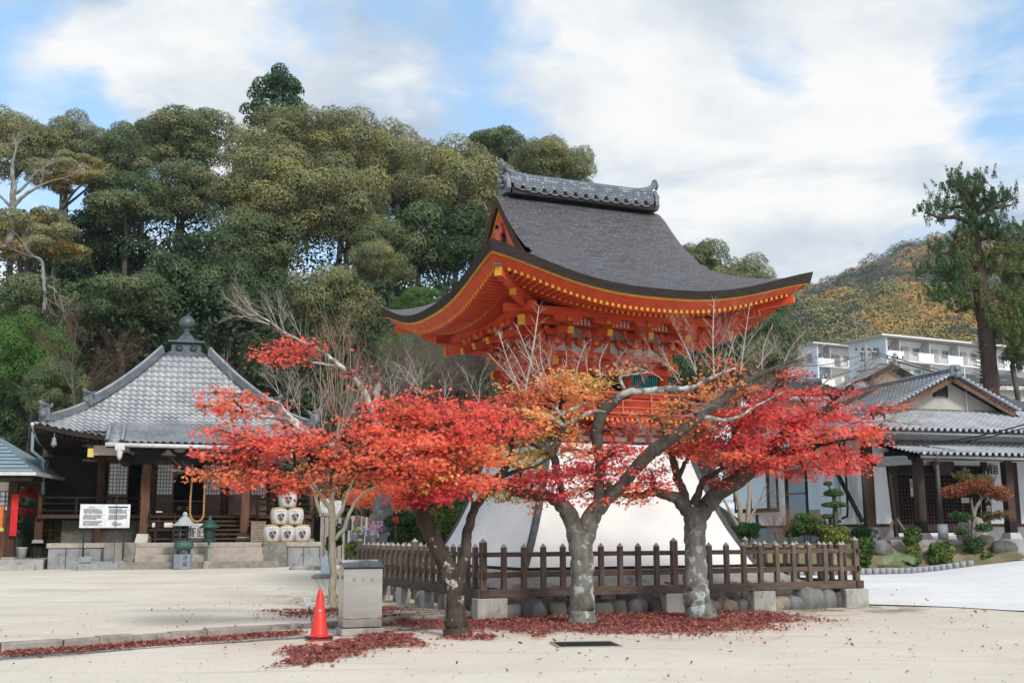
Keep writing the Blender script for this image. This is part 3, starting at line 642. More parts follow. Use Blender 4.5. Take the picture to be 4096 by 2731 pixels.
def cbracket(su,sv2):
    c=(su*(BU-.12),sv2*(BV-.12)); bracket(c[0],sv2*BV,(0,sv2,0)); bracket(su*BU,c[1],(su,0,0))
    d=Vector((su,sv2,0)).normalized(); mb=MB(); b=Vector((c[0],c[1],0))
    for kk in range(3):
        zk=5.577+.185*kk; t=Vector((-d.y,d.x,0)); ln=.42*(kk+1)
        mb.prism([(0,.12),(0,0),(ln,0),(ln+.08,.05),(ln+.1,.12)],b-t*.055+Vector((0,0,zk)),d,(0,0,1),t,.11,0)
        q=b+d*ln; mb.cb((q.x,q.y,zk+.16),(.14,.14,.07),0,bev=.015)
    mb.beam(b+Vector((0,0,6.05)),b+d*1.62+Vector((0,0,5.88)),.13,.18,0,1); mb.beam(b+d*1.58+Vector((0,0,5.887)),b+d*1.64+Vector((0,0,5.88)),.145,.20,1)
    mb.build('corner_bracket_set',[RED,YEL],bel)
for su in (-1,1):
    for sv2 in (-1,1): cbracket(su,sv2)
# plaster infill behind brackets + rails + posts
ring(BU-.10,BV-.10,5.47,6.20,.05,'plaster_infill',WHT); ring(BU-.06,BV-.06,5.74,5.80,.05,'bracket_rail',RED); ring(BU-.06,BV-.06,6.02,6.12,.05,'bracket_rail',RED)
for v,rngs in ((-BV+.06,(-.965,0,.965)),(BV-.06,(-.965,0,.965))):
    for u in rngs:
        mb=MB(); mb.box(u-.055,v-.035,5.47,u+.055,v+.035,6.02); mb.box(u-.11,v-.045,5.70,u+.11,v+.045,5.74); mb.build('strut',RED,bel)
for u in (-BU+.06,BU-.06):
    for v in (-.80,0,.80):
        mb=MB(); mb.box(u-.035,v-.055,5.47,u+.035,v+.055,6.02); mb.box(u-.045,v-.11,5.70,u+.045,v+.11,5.74); mb.build('strut',RED,bel)
# outer coving of white ribs between the brackets
mb=MB(); 
for sv2 in (-1,1):
    mb.box(-BU-.5,sv2*(BV+.55)-.02,5.93,BU+.5,sv2*(BV+.55)+.02,6.12,0)
    for c in (-.965,0,.965):
        for i in range(5): x=c-.18+.09*i; mb.box(x-.02,sv2*(BV+.57)-.03,5.965,x+.02,sv2*(BV+.57)+.03,6.105,1)
for su in (-1,1):
    mb.box(su*(BU+.55)-.02,-BV-.5,5.932,su*(BU+.55)+.02,BV+.5,6.118,0)
    for c in (-.8,0,.8):
        for i in range(4): x=c-.14+.09*i; mb.box(su*(BU+.57)-.03,x-.02,5.965,su*(BU+.57)+.03,x+.02,6.105,1)
mb.build('ribbed_coving',[RED,WHT],bel)
# soffit board between purlin and wall
mb=MB(); mb.box(-PU,-PV,6.235,PU,PV,6.25); mb.build('inner_soffit',RED,bel)
# ---- balcony
HU,HV=2.18,1.93
mb=MB(); mb.box(-HU,-HV,3.98,HU,HV,4.05,bev=.01); bal=mb.build('balcony',RED,bel)
mb=MB(); mb.box(-HU-.06,-HV-.06,4.05,HU+.06,HV+.06,4.085); mb.build('balcony_floor',mat('faded_red_rail',(.50,.13,.08),(.42,.09,.055),rough=.6,scale=6),bal)
FR=MATS['faded_red_rail']
for z,r in ((4.52,.032),(4.36,.022),(4.20,.026)):
    e=.22 if z>4.5 else .05
    for sv2 in (-1,1):
        mb=MB(); hv=HV-.04
        mb.tube([(-HU-e,sv2*hv,z+(.05 if z>4.5 else 0)),(-HU-.05,sv2*hv,z+.005),(-HU+.3,sv2*hv,z),(HU-.3,sv2*hv,z),(HU+.05,sv2*hv,z+.005),(HU+e,sv2*hv,z+(.05 if z>4.5 else 0))],r,8); mb.build('railing',FR,bal)
    for su in (-1,1):
        mb=MB(); hu=HU-.04; zz_=z+.012
        mb.tube([(su*hu,-HV-e,zz_+(.05 if z>4.5 else 0)),(su*hu,-HV-.05,zz_+.005),(su*hu,-HV+.3,zz_),(su*hu,HV-.3,zz_),(su*hu,HV+.05,zz_+.005),(su*hu,HV+e,zz_+(.05 if z>4.5 else 0))],r,8); mb.build('railing',FR,bal)
for i in range(7):
    for sv2 in (-1,1):
        u=-HU+.05+(2*HU-.1)*i/6; mb=MB(); mb.cb((u,sv2*(HV-.04),4.28),(.05,.05,.46)); mb.build('baluster',FR,bal)
for i in range(1,6):
    for su in (-1,1):
        v=-HV+.05+(2*HV-.1)*i/6; mb=MB(); mb.cb((su*(HU-.04),v,4.28),(.05,.05,.46)); mb.build('baluster',FR,bal)
mb=MB()
for i in range(36):
    u=-HU+.06+(2*HU-.12)*i/35
    for sv2 in (-1,1): mb.cb((u,sv2*(HV-.1),3.93),(.055,.30,.07),0); mb.cb((u,sv2*(HV+.055),3.93),(.05,.012,.06),1)
for i in range(32):
    v=-HV+.06+(2*HV-.12)*i/31
    for su in (-1,1): mb.cb((su*(HU-.1),v,3.932),(.30,.055,.07),0); mb.cb((su*(HU+.055),v,3.932),(.012,.05,.06),1)
o=mb.build('joist_row',[RED,YEL],bal); o['kind']='stuff'
# lower storey between skirt and balcony
WU,WV=1.50,1.35
ring(WU,WV,3.40,3.98,.06,'lower_plaster',WHT); ring(WU+.03,WV+.03,3.84,3.95,.1,'lower_rail',RED); ring(WU+.03,WV+.03,3.62,3.68,.08,'lower_rail',RED)
for u in (-1.4,-.93,-.47,0,.47,.93,1.4):
    for sv2 in (-1,1):
        mb=MB(); mb.cb((u,sv2*(WV+.03),3.65),(.11,.07,.5))
        if u in (-1.4,-.47,.47,1.4):
            arm(mb,(u,sv2*(WV+.06),3.70),(1,0,0),(0,1,0),.55); mb.prism([(0,.12),(0,0),(.40,0),(.50,.05),(.5,.12)],(u-.045,sv2*WV,3.78),(0,sv2,0),(0,0,1),(1,0,0),.09)
        mb.build('strut',RED,bel)
for v in (-1.2,-.6,0,.6,1.2):
    for su in (-1,1):
        mb=MB(); mb.cb((su*(WU+.03),v,3.65),(.07,.11,.5)); 
        if v!=0: arm(mb,(su*(WU+.06),v,3.70),(0,1,0),(1,0,0),.5)
        mb.build('strut',RED,bel)
mb=MB(); mb.box(-1.83,-1.75,3.40,1.83,1.75,3.48); mb.build('skirt_cap',DKM,bel)
# ---- white flared skirt: four panels with grey corner battens
SKP=[(.86,2.74),(1.10,2.60),(1.33,2.48),(1.62,2.34),(1.93,2.21),(2.35,2.05),(2.70,1.93),(3.06,1.83),(3.41,1.77)]
SK=mat('painted_skirt_board',(.74,.73,.71),(.67,.665,.66),rough=.7,scale=1.4,bump=.05,bscale=8,spots=[(.8,(.60,.595,.585),.55,.75),(2.6,(.50,.49,.46),.66,.80)])
for a_ in range(4):
    Mx=Matrix.Rotation(a_*PI/2,3,'Z'); mb=MB()
    mb.grid([[Mx@Vector((-w_+2*w_*j/6,-w_,z)) for j in range(7)] for z,w_ in SKP],sm=True); mb.build('skirt_panel',SK,bel)
    mb=MB(); r0=[];r1=[];r2=[];r3=[]
    for z,w_ in SKP:
        r0.append(Mx@Vector((-w_+.11,-w_-.012,z))); r1.append(Mx@Vector((-w_-.02,-w_-.02,z))); r2.append(Mx@Vector((-w_-.012,-w_+.11,z)))
    mb.grid([r0,r1,r2],sm=False,flip=True); mb.build('corner_batten',mat('batten_grey',(.085,.09,.10),(.05,.053,.06),rough=.8,scale=3,stretch=(6,6,.6),bump=.3),bel)
mb=MB(); mb.box(-2.80,-2.80,.80,2.80,2.80,.86,bev=.01); mb.build('skirt_sill',WOODB,bel)
# ---- podium: cement apron over a rubble stone wall
AP=mat('stained_cement',(.34,.325,.30),(.25,.24,.22),rough=.9,scale=3,bump=.3,bscale=30,spots=[(1.3,(.12,.115,.11),.52,.68)])
mb=MB(); mb.add([(-3.45,-3.45,.50),(3.45,-3.45,.50),(3.45,3.45,.50),(-3.45,3.45,.50),(-2.85,-2.85,.80),(2.85,-2.85,.80),(2.85,2.85,.80),(-2.85,2.85,.80)],[(4,5,6,7),(0,1,5,4),(1,2,6,5),(2,3,7,6),(3,0,4,7)]); mb.build('cement_apron',AP,bel)
rs=random.Random(5)
RUB=[mat('rubble_stone_a',(.20,.185,.16),(.11,.10,.085),rough=.95,scale=5,bump=.6,bscale=14),mat('rubble_stone_b',(.27,.20,.14),(.17,.13,.10),rough=.95,scale=5,bump=.6,bscale=14),mat('rubble_joint',(.035,.032,.028),rough=1)]
mb=MB(); mb.box(-3.40,-3.40,-.1,3.40,3.40,.50,2)
def rock(mb,c,d,rs,mi=0,n=10,flat=0):
    rings=6; vs=[];fs=[];ph=[rs.uniform(0,6.28) for _ in range(6)]
    for i in range(rings+1):
        t=PI*i/rings
        for j in range(n):
            a=2*PI*j/n; k=1+.13*math.sin(2*a+ph[0])+.10*math.sin(3*a+ph[1]+t)+.10*math.sin(2*t+ph[2]+a)
            sx=math.copysign(abs(math.sin(t)*math.cos(a))**.75,math.cos(a)); sy=math.copysign(abs(math.sin(t)*math.sin(a))**.75,math.sin(a)); sz=math.copysign(abs(math.cos(t))**.75,math.cos(t))
            vs.append((c[0]+d[0]/2*sx*k,c[1]+d[1]/2*sy*k,c[2]+d[2]/2*sz*k))
    for i in range(rings):
        for j in range(n): fs.append((i*n+j,(i+1)*n+j,(i+1)*n+(j+1)%n,i*n+(j+1)%n))
    mb.add(vs,fs,mi,True)
for side in range(4):
    Mx=Matrix.Rotation(side*PI/2,3,'Z'); x=-3.4
    while x<3.3:
        wd=rs.uniform(.35,.8); z=0; c=Mx@Vector((x+wd/2,-3.40,.24)); dd=(wd*.98,.22,.52) if side%2==0 else (.22,wd*.98,.52); rock(mb,c,dd,rs,rs.choice([0,0,1])); x+=wd
mb.build('rubble_wall',RUB,bel)
# ---- striking log hung on two chains
lg=thing('striking_log','black striking log on chains in front of the bell tower opening','striking log',tuple(BF.g(.33,-1.9,5.02)),BF.a-.05)
mb=MB(); mb.tube([(0,-.30,0.02),(0,.85,-.02)],.095,16,0,True); mb.build('log',[mat('burnt_log',(.03,.025,.022),(.015,.013,.012),rough=.85,bump=.3)],lg)
for y in (-.05,.6):
    mb=MB(); nlink=18
    for i in range(nlink):
        z=.08+.045*i; a=.0 if i%2 else PI/2; x=-.0-.012*i
        mb.tube([(x+.012*math.cos(t)*math.cos(a),y+.012*math.cos(t)*math.sin(a),z+.028*math.sin(t)) for t in np.linspace(0,2*PI,7)],.004,4,cap=False)
    mb.build('chain',DKM,lg)
# ================================================================ timber fence round the tower
FO=(-.527,20.376); FA=.401; FS=.3934*21
fen=thing('timber_fence','weathered brown picket fence on concrete blocks round the bell tower','fence',(FO[0],FO[1],0),FA)
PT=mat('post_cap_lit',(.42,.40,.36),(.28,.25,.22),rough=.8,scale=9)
def post(p,big,k):
    w_,top=(.058,1.436) if big else (.046,1.345); z0=.50
    mb=MB(); x,y=p; mb.box(x-w_,y-w_,z0,x+w_,y+w_,top-.075,0,bev=.006)
    mb.add([(x-w_,y-w_,top-.075),(x+w_,y-w_,top-.075),(x+w_,y+w_,top-.075),(x-w_,y+w_,top-.075),(x,y,top)],[(0,1,4),(1,2,4),(2,3,4),(3,0,4)],1)
    return mb.build('post',[WOODG,PT],fen)
spos=[]
for i in range(22):
    spos.append((FS*i/21,0,i in(0,10,21)))
for i in range(1,22): spos.append((0,FS*i/21,i in(10,21)))
for i in range(1,22): spos.append((FS,FS*i/21,i in(10,21)))
for i in range(1,21): spos.append((FS*i/21,FS,i==10))
for i,(x,y,b) in enumerate(spos): post((x+rnd.uniform(-.006,.006),y+rnd.uniform(-.006,.006)),b,i)
for z,h,w_,nm in ((.47,.15,.16,'sill_beam'),(.79,.10,.05,'rail'),(1.145,.085,.05,'rail')):
    for k,(p,q) in enumerate((((-.12,0),(FS+.12,0)),((0,-.12),(0,FS+.12)),((FS,-.12),(FS,FS+.12)),((-.12,FS),(FS+.12,FS)))):
        dz=.003*(k%2) ; mb=MB(); e=0 if nm=='rail' else 0
        if p[1]==q[1]: mb.box(p[0],p[1]-w_/2,z-h/2+dz,q[0],p[1]+w_/2,z+h/2+dz,bev=.008); mb.build(nm,WOODGH,fen)
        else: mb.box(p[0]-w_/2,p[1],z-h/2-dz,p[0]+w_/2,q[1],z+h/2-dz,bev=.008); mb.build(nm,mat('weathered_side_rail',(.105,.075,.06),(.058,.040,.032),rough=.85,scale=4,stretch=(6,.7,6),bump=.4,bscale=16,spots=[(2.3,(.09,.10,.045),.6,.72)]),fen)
FC=mat('footing_concrete',(.42,.41,.38),(.33,.32,.30),rough=.9,scale=4,bump=.25,bscale=30,spots=[(1.9,(.20,.19,.175),.50,.66),(5,(.10,.095,.09),.62,.74)],stretch=(3,3,.8))
def foot(x0,y0,x1,y1):
    mb=MB(); mb.box(x0,y0,-.15,x1,y1,.388,bev=.012); mb.build('footing',FC,fen)
foot(-.17,-.17,.40,.13)
for t in (10,15): foot(FS*t/21-.26,-.12,FS*t/21+.26,.12)
foot(FS-.42,-.16,FS+.15,.15); 
for t in (4,8,12,16,20): foot(-.11,FS*t/21-.16,.11,FS*t/21+.16)
for t in (6,12,18): foot(FS-.11,FS*t/21-.2,FS+.11,FS*t/21+.2)
foot(FS*5/21-.05,-.1,FS*5/21+.2,.1)
for t in (5,15): foot(FS*t/21-.2,FS-.1,FS*t/21+.2,FS+.1)
# round boulders lining the foot of the fence
RK=[mat('boulder_grey',(.20,.20,.20),(.12,.12,.125),rough=.9,scale=5,bump=.5,bscale=12,spots=[(3,(.09,.10,.06),.58,.7)]),mat('boulder_tan',(.34,.28,.22),(.22,.18,.15),rough=.9,scale=5,bump=.5,bscale=12,spots=[(3,(.10,.09,.06),.58,.7)]),mat('boulder_dark',(.075,.07,.068),(.12,.11,.10),rough=.9,scale=5,bump=.5,bscale=12)]
FF=Frame(FO[0],FO[1],FA)
bl=[(1290-60,.0),]
BLD=[ # along front (0..21), offset v, width, height, material, label
 (1.55,.22,.46,.30,0),(2.75,.22,.52,.32,0),(3.9,.20,.40,.34,2),(4.75,.24,.30,.30,2),(6.2,.2,.42,.28,2),(7.15,.2,.40,.30,2),(8.2,.2,.46,.30,0),(9.2,.2,.36,.30,2),
 (11.7,.18,.36,.24,1),(12.4,.18,.34,.22,1),(13.2,.15,.42,.24,1),(14.05,.15,.36,.22,0),(16.1,.12,.60,.27,1),(17.0,.05,.46,.27,0),(17.9,.02,.60,.46,0),(18.55,.18,.38,.40,0),(19.15,.05,.44,.38,0),(19.75,.14,.46,.36,2)]
rs2=random.Random(3)
def boulder(P,wd,h,mi,lab,rz=0,group='boulders lining the foot of the picket fence'):
    mb=MB(); rock(mb,(0,0,h*.38),(wd,wd*.72,h*1.25),rs2,0,12); o=mb.build('boulder',RK[mi],None,P,rz); return tag(o,lab,'boulder',group)
cn=['grey','tan','dark']
ords=['first','second','third','fourth','fifth','sixth','seventh','eighth','ninth','tenth','eleventh','twelfth','thirteenth','fourteenth','fifteenth','sixteenth','seventeenth','eighteenth']
for i,(t,v,wd,h,mi) in enumerate(BLD):
    P=FF.g(FS*t/21,v); 
    boulder((P.x,P.y,gz(P.x,P.y)),wd,h,mi,f"{cn[mi]} boulder under the front fence rail, {ords[i]} from the near corner block",FA)
SB=[(2.2,.3,1),(5.2,.34,1),(5.9,.34,0),(6.6,.34,1),(9.3,.36,1),(9.95,.34,0),(10.6,.34,1),(13.4,.36,1),(14.2,.36,0),(17.3,.38,1),(18.2,.38,1)]
for i,(t,wd,mi) in enumerate(SB):
    P=FF.g(.20,FS*t/21); boulder((P.x,P.y,gz(P.x,P.y)),wd,.26,mi,f"{cn[mi]} boulder under the side fence behind the steel cabinet, {ords[i]} from the corner",FA+1.57,'boulders along the side fence')
# ---------------------------------------------------------------- kerb of rough stones
KS=mat('kerb_stone',(.33,.30,.27),(.20,.185,.16),rough=.95,scale=5,bump=.5,bscale=14,spots=[(2.5,(.07,.065,.055),.55,.68),(4,(.34,.32,.29),.62,.72)])
mb=MB(); 
L_=[];t=0
pts=[Vector((x,y,0)) for x,y in KERB]+[Vector((-1.0,20.9,0))]
for a,b in zip(pts,pts[1:]):
    d=(b-a); n_=max(1,round(d.length/.62))
    for i in range(n_):
        p=a+d*(i/n_); q=a+d*((i+1)/n_); dd=(q-p).normalized(); s_=Vector((-dd.y,dd.x,0))
        w_=.085+rnd.uniform(-.012,.012); h=.118+rnd.uniform(-.012,.014); off=s_*rnd.uniform(-.015,.015)
        p2=p+dd*.008+off;q2=q-dd*.008+off
        vs=[]
        for z,ww in ((-.1,w_),(h-.02,w_),(h,w_-.02)):
            for c,sg in ((p2,-1),(q2,-1),(q2,1),(p2,1)): vs.append(c+s_*sg*ww+Vector((0,0,z+rnd.uniform(-.004,.004))))
        mb.add(vs,[(0,1,5,4),(1,2,6,5),(2,3,7,6),(3,0,4,7),(4,5,9,8),(5,6,10,9),(6,7,11,10),(7,4,8,11),(8,9,10,11)])
setting(mb.build('kerb',KS),label='low rough stone kerb across the sand')
cb=[(-40,1519),(0,1515),(140,1505),(300,1493),(480,1480),(600,1471),(700,1465),(780,1459),(900,1450),(1000,1443)]
mb=MB()
for off in (0,.03): mb.tube([G(x,y)+Vector((0,off,.012)) for x,y in cb],.009,5)
tag(mb.build('ground_cable',mat('cable_grey',(.12,.15,.17),rough=.6)),'thin grey twin cable lying along the leaf filled kerb gutter','cable')
# ---------------------------------------------------------------- traffic cone
P=G(733,1468); cone=thing('traffic_cone','red traffic cone with a small blue and white tape by the steel cabinet','traffic cone',P,.25)
CR=mat('cone_red',(.75,.035,.02),(.62,.03,.018),rough=.38,scale=3,spec=.5,spots=[(9,(.5,.06,.04),.66,.75)])
mb=MB(); mb.lathe([(.165,.045),(.160,.06),(.150,.068),(.132,.072),(.123,.10),(.045,.64),(.030,.69),(.024,.715),(.012,.722),(.001,.722)],28); mb.build('body',CR,cone)
mb=MB(); mb.box(-.19,-.19,.018,.19,.19,.045,bev=.012); mb.build('base',DKM,cone); mb=MB(); mb.box(-.18,-.18,0,.18,.18,.018); mb.build('base_plate',CR,cone)
mb=MB(); Mx=Matrix.Rotation(-.35,4,'Z'); 
vs=[];
for z in (.405,.428):
    r=.123-(z-.10)*(.078/.54)+.0015
    for a in np.linspace(-1.95,-1.35,8): vs.append((r*math.cos(a),r*math.sin(a),z))
mb.add(vs,[(i,i+1,i+9,i+8) for i in range(7)]); mb.build('tape',mat('blue_white_tape',(.10,.12,.5),(.6,.6,.65),rough=.5,scale=60),cone)
# ---------------------------------------------------------------- steel hydrant cabinet
P=G(1452/K,2490/K); P=G(826,1457); cab=thing('steel_cabinet','brushed stainless steel cabinet with sloping lid on a concrete plinth','cabinet',(P.x,P.y,0),.33)
cab.scale=(1.0,1.0,1.12)
BP=MB()
CW,CD,CH=.295,.21,.86
mb=MB(); mb.box(-CW-.025,-CD-.02,0,CW+.025,CD+.02,.10,bev=.012); mb.build('plinth',CONC,cab)
mb=MB(); mb.box(-CW+.01,-CD+.01,.10,CW-.01,CD-.01,.115,1); mb.box(-CW,-CD,.115,CW,CD,.225,bev=.004); mb.build('lower_panel',[STEEL,DKM],cab)
mb=MB(); mb.add([(-CW,-CD,.23),(CW,-CD,.23),(CW,CD,.23),(-CW,CD,.23),(-CW,-CD,.90),(CW,-CD,.90),(CW,CD,.90),(-CW,CD,.90),(-CW,0.02,.955),(CW,.02,.955)],[(0,1,5,4),(1,2,6,9,5),(2,3,7,6),(3,0,4,8,7)]); mb.build('body',STEEL,cab)
mb=MB(); mb.add([(-CW-.02,-CD-.03,.895),(CW+.02,-CD-.03,.895),(CW+.02,.02,.975),(-CW-.02,.02,.975),(-CW-.02,-CD-.03,.91),(CW+.02,-CD-.03,.91),(CW+.02,.02,.99),(-CW-.02,.02,.99)],[(0,3,2,1),(4,5,6,7),(0,1,5,4),(1,2,6,5),(3,0,4,7)]); mb.box(-CW-.01,-CD-.032,.885,CW+.01,-CD-.004,.91,1); mb.build('lid',[mat('dark_steel_lid',(.10,.11,.13),(.16,.17,.19),rough=.3,metal=.8,scale=3),DKM],cab)
mb=MB(); mb.add([(-CW-.02,.02,.99),(CW+.02,.02,.99),(CW+.02,CD+.03,.93),(-CW-.02,CD+.03,.93)],[(0,1,2,3)]); mb.box(-CW+.0,.01,.985,CW-.03,.05,1.005); mb.build('lid',STEEL,cab)
mb=MB(); mb.tube([(-.03,-.10,.955),(-.03,-.11,.995),(.12,-.11,.995),(.12,-.10,.955)],.006,6); mb.build('handle',ALU,cab)
for x in (-.14,.17): mb=MB(); mb.box(x-.05,-CD-.012,.224,x+.05,-CD,.234); mb.build('hinge',ALU,cab)
mb=MB(); mb.box(-CW-.008,-.10,.745,-CW,-.03,.80); mb.box(-CW-.012,-.085,.75,-CW,-.045,.795); mb.build('latch',ALU,cab)
for i,ch in enumerate('散水栓'): text(ch,.062,cab,(-.14+.14*i,-CD-.002,.74),(PI/2,0,0),mat('etched_letter',(.24,.235,.22),rough=.5,metal=.5),ext=.001)
# small tilted plant label on a stake
P=G(718,1436); sg_=thing('plant_label','small grey tilted plaque on a thin stake behind the traffic cone','sign',P,.4)
mb=MB(); mb.tube([(0,0,0),(-.07,0,.32)],.007,6); mb.build('stake',DKM,sg_)
mb=MB(); mb.cb((0,0,0),(.11,.015,.15),M=Matrix.Translation((-.09,-.01,.37))@Matrix.Rotation(-.3,4,'Y')@Matrix.Rotation(-.45,4,'X')); mb.build('plaque',ALU,sg_)
# drain grate
P=G(1345,1481); gr=thing('drain_grate','dark square drain grate with pale metal rim set in the sand','drain grate',P,.12)
mb=MB(); W=.44;D=.40
for x0,y0,x1,y1 in ((-W,-D,W,-D+.03),(-W,D-.03,W,D),(-W,-D+.03,-W+.03,D-.03),(W-.03,-D+.03,W,D-.03)): mb.box(x0,y0,-.02,x1,y1,.022)
mb.build('rim',mat('rim_galvanised',(.42,.43,.42),rough=.5,metal=.4),gr)
mb=MB(); 
for i in range(30): x=-W+.03+(2*W-.06)*(i+.5)/30; mb.box(x-.006,-D+.03,.0,x+.006,D-.03,.016)
for i in range(12): y=-D+.03+(2*D-.06)*(i+.5)/12; mb.box(-W+.03,y-.005,.001,W-.03,y+.005,.0145)
mb.box(-W+.03,-D+.03,-.01,W-.03,D-.03,.0,1); mb.build('grating',[DKM,BLK],gr)
# ================================================================ maples
MR=[(0,(.55,.045,.085)),(.12,(.76,.075,.10)),(.28,(.93,.15,.12)),(.42,(.94,.235,.14)),(.56,(.93,.31,.13)),(.70,(.94,.46,.16)),(.84,(.93,.60,.25)),(.93,(.55,.40,.06)),(1,(.24,.22,.04))]
ML=leafmat('maple_leaf',MR,trans=.48,jit=.20,vmin=.74)
def barkmat(name,c1,c2,lich,amt):
    return mat(name,c1,c2,rough=.95,scale=7,bump=.7,bscale=16,stretch=(1,1,.5),spots=[(6,lich,amt,amt+.06),(2.2,(.04,.045,.02),.60,.70)])
BK1=barkmat('maple_bark_dark',(.075,.06,.048),(.04,.03,.024),(.42,.44,.41),.60)
BK2=barkmat('maple_bark_grey',(.17,.17,.15),(.09,.085,.07),(.34,.39,.39),.55)
BK3=barkmat('maple_bark_lichen',(.28,.29,.27),(.14,.13,.12),(.52,.55,.54),.47)
BKB=mat('branch_black',(.045,.036,.03),(.022,.018,.015),rough=.95,scale=9,bump=.6,spots=[(5,(.36,.38,.36),.62,.68)])
TWG=mat('twig_pale',(.30,.24,.19),(.20,.15,.12),rough=.9,scale=5)
TWD=mat('twig_brown',(.13,.085,.06),(.08,.05,.035),rough=.9,scale=5)
TWW=mat('twig_lichened',(.48,.44,.40),(.30,.25,.21),rough=.95,scale=9)
def smooth(pts,n=4):
    """Catmull-Rom through (Vector, radius) pairs"""
    P=[p for p,_ in pts];R=[r for _,r in pts]; out=[];rr=[]
    for i in range(len(P)-1):
        p0=P[max(i-1,0)];p1=P[i];p2=P[i+1];p3=P[min(i+2,len(P)-1)]
        for k in range(n):
            t=k/n; out.append(.5*((2*p1)+(p2-p0)*t+(2*p0-5*p1+4*p2-p3)*t*t+(3*p1-p0-3*p2+p3)*t**3)); rr.append(R[i]+(R[i+1]-R[i])*t)
    out.append(P[-1]);rr.append(R[-1]); return out,rr
def limb(mb,spec,n=10,mi=0,wob=.012):
    """spec: (px,py,Y,radius)"""
    pts=[(A(a,b,c),r) for a,b,c,r in spec]; o,r=smooth(pts,5)
    o=[p+Vector((rnd.gauss(0,1),rnd.gauss(0,1),rnd.gauss(0,1)))*min(wob,r[i]*.16)*(1 if 0<i<len(o)-1 else 0) for i,p in enumerate(o)]
    r=[x*(1+rnd.uniform(-.05,.06)) for x in r]
    mb.tube(o,r,n,mi); return o,r
def twig(mb,p,d,L_,r,depth,mi,R=rnd,nodes_out=None,up=.12,spread=.55):
    d=d.normalized(); pts=[p];q=p
    ns=3 if L_>.3 else 2
    for i in range(ns):
        d=(d+Vector((R.gauss(0,.16),R.gauss(0,.16),R.gauss(0,.12)+up))).normalized(); q=q+d*L_/ns; pts.append(q)
    r*=.72 if depth>=2 else .85; mb.tube(pts,[r*(1-.55*i/ns) for i in range(ns+1)],3 if r<.012 else 5,mi,cap=False)
    if nodes_out is not None: nodes_out.append(q)
    if depth>0:
        for i in range(1,len(pts)):
            for _ in range(2 if depth>1 else R.choice((1,2))):
                ax=Vector((R.gauss(0,1),R.gauss(0,1),R.gauss(0,.7))); dd=(d+ax.normalized()*spread).normalized()
                twig(mb,pts[i],dd,L_*R.uniform(.42,.66),r*.55,depth-1,mi,R,nodes_out,up,spread)
def pxm(Y): return Y*K/FPX   # metres per survey pixel at distance Y
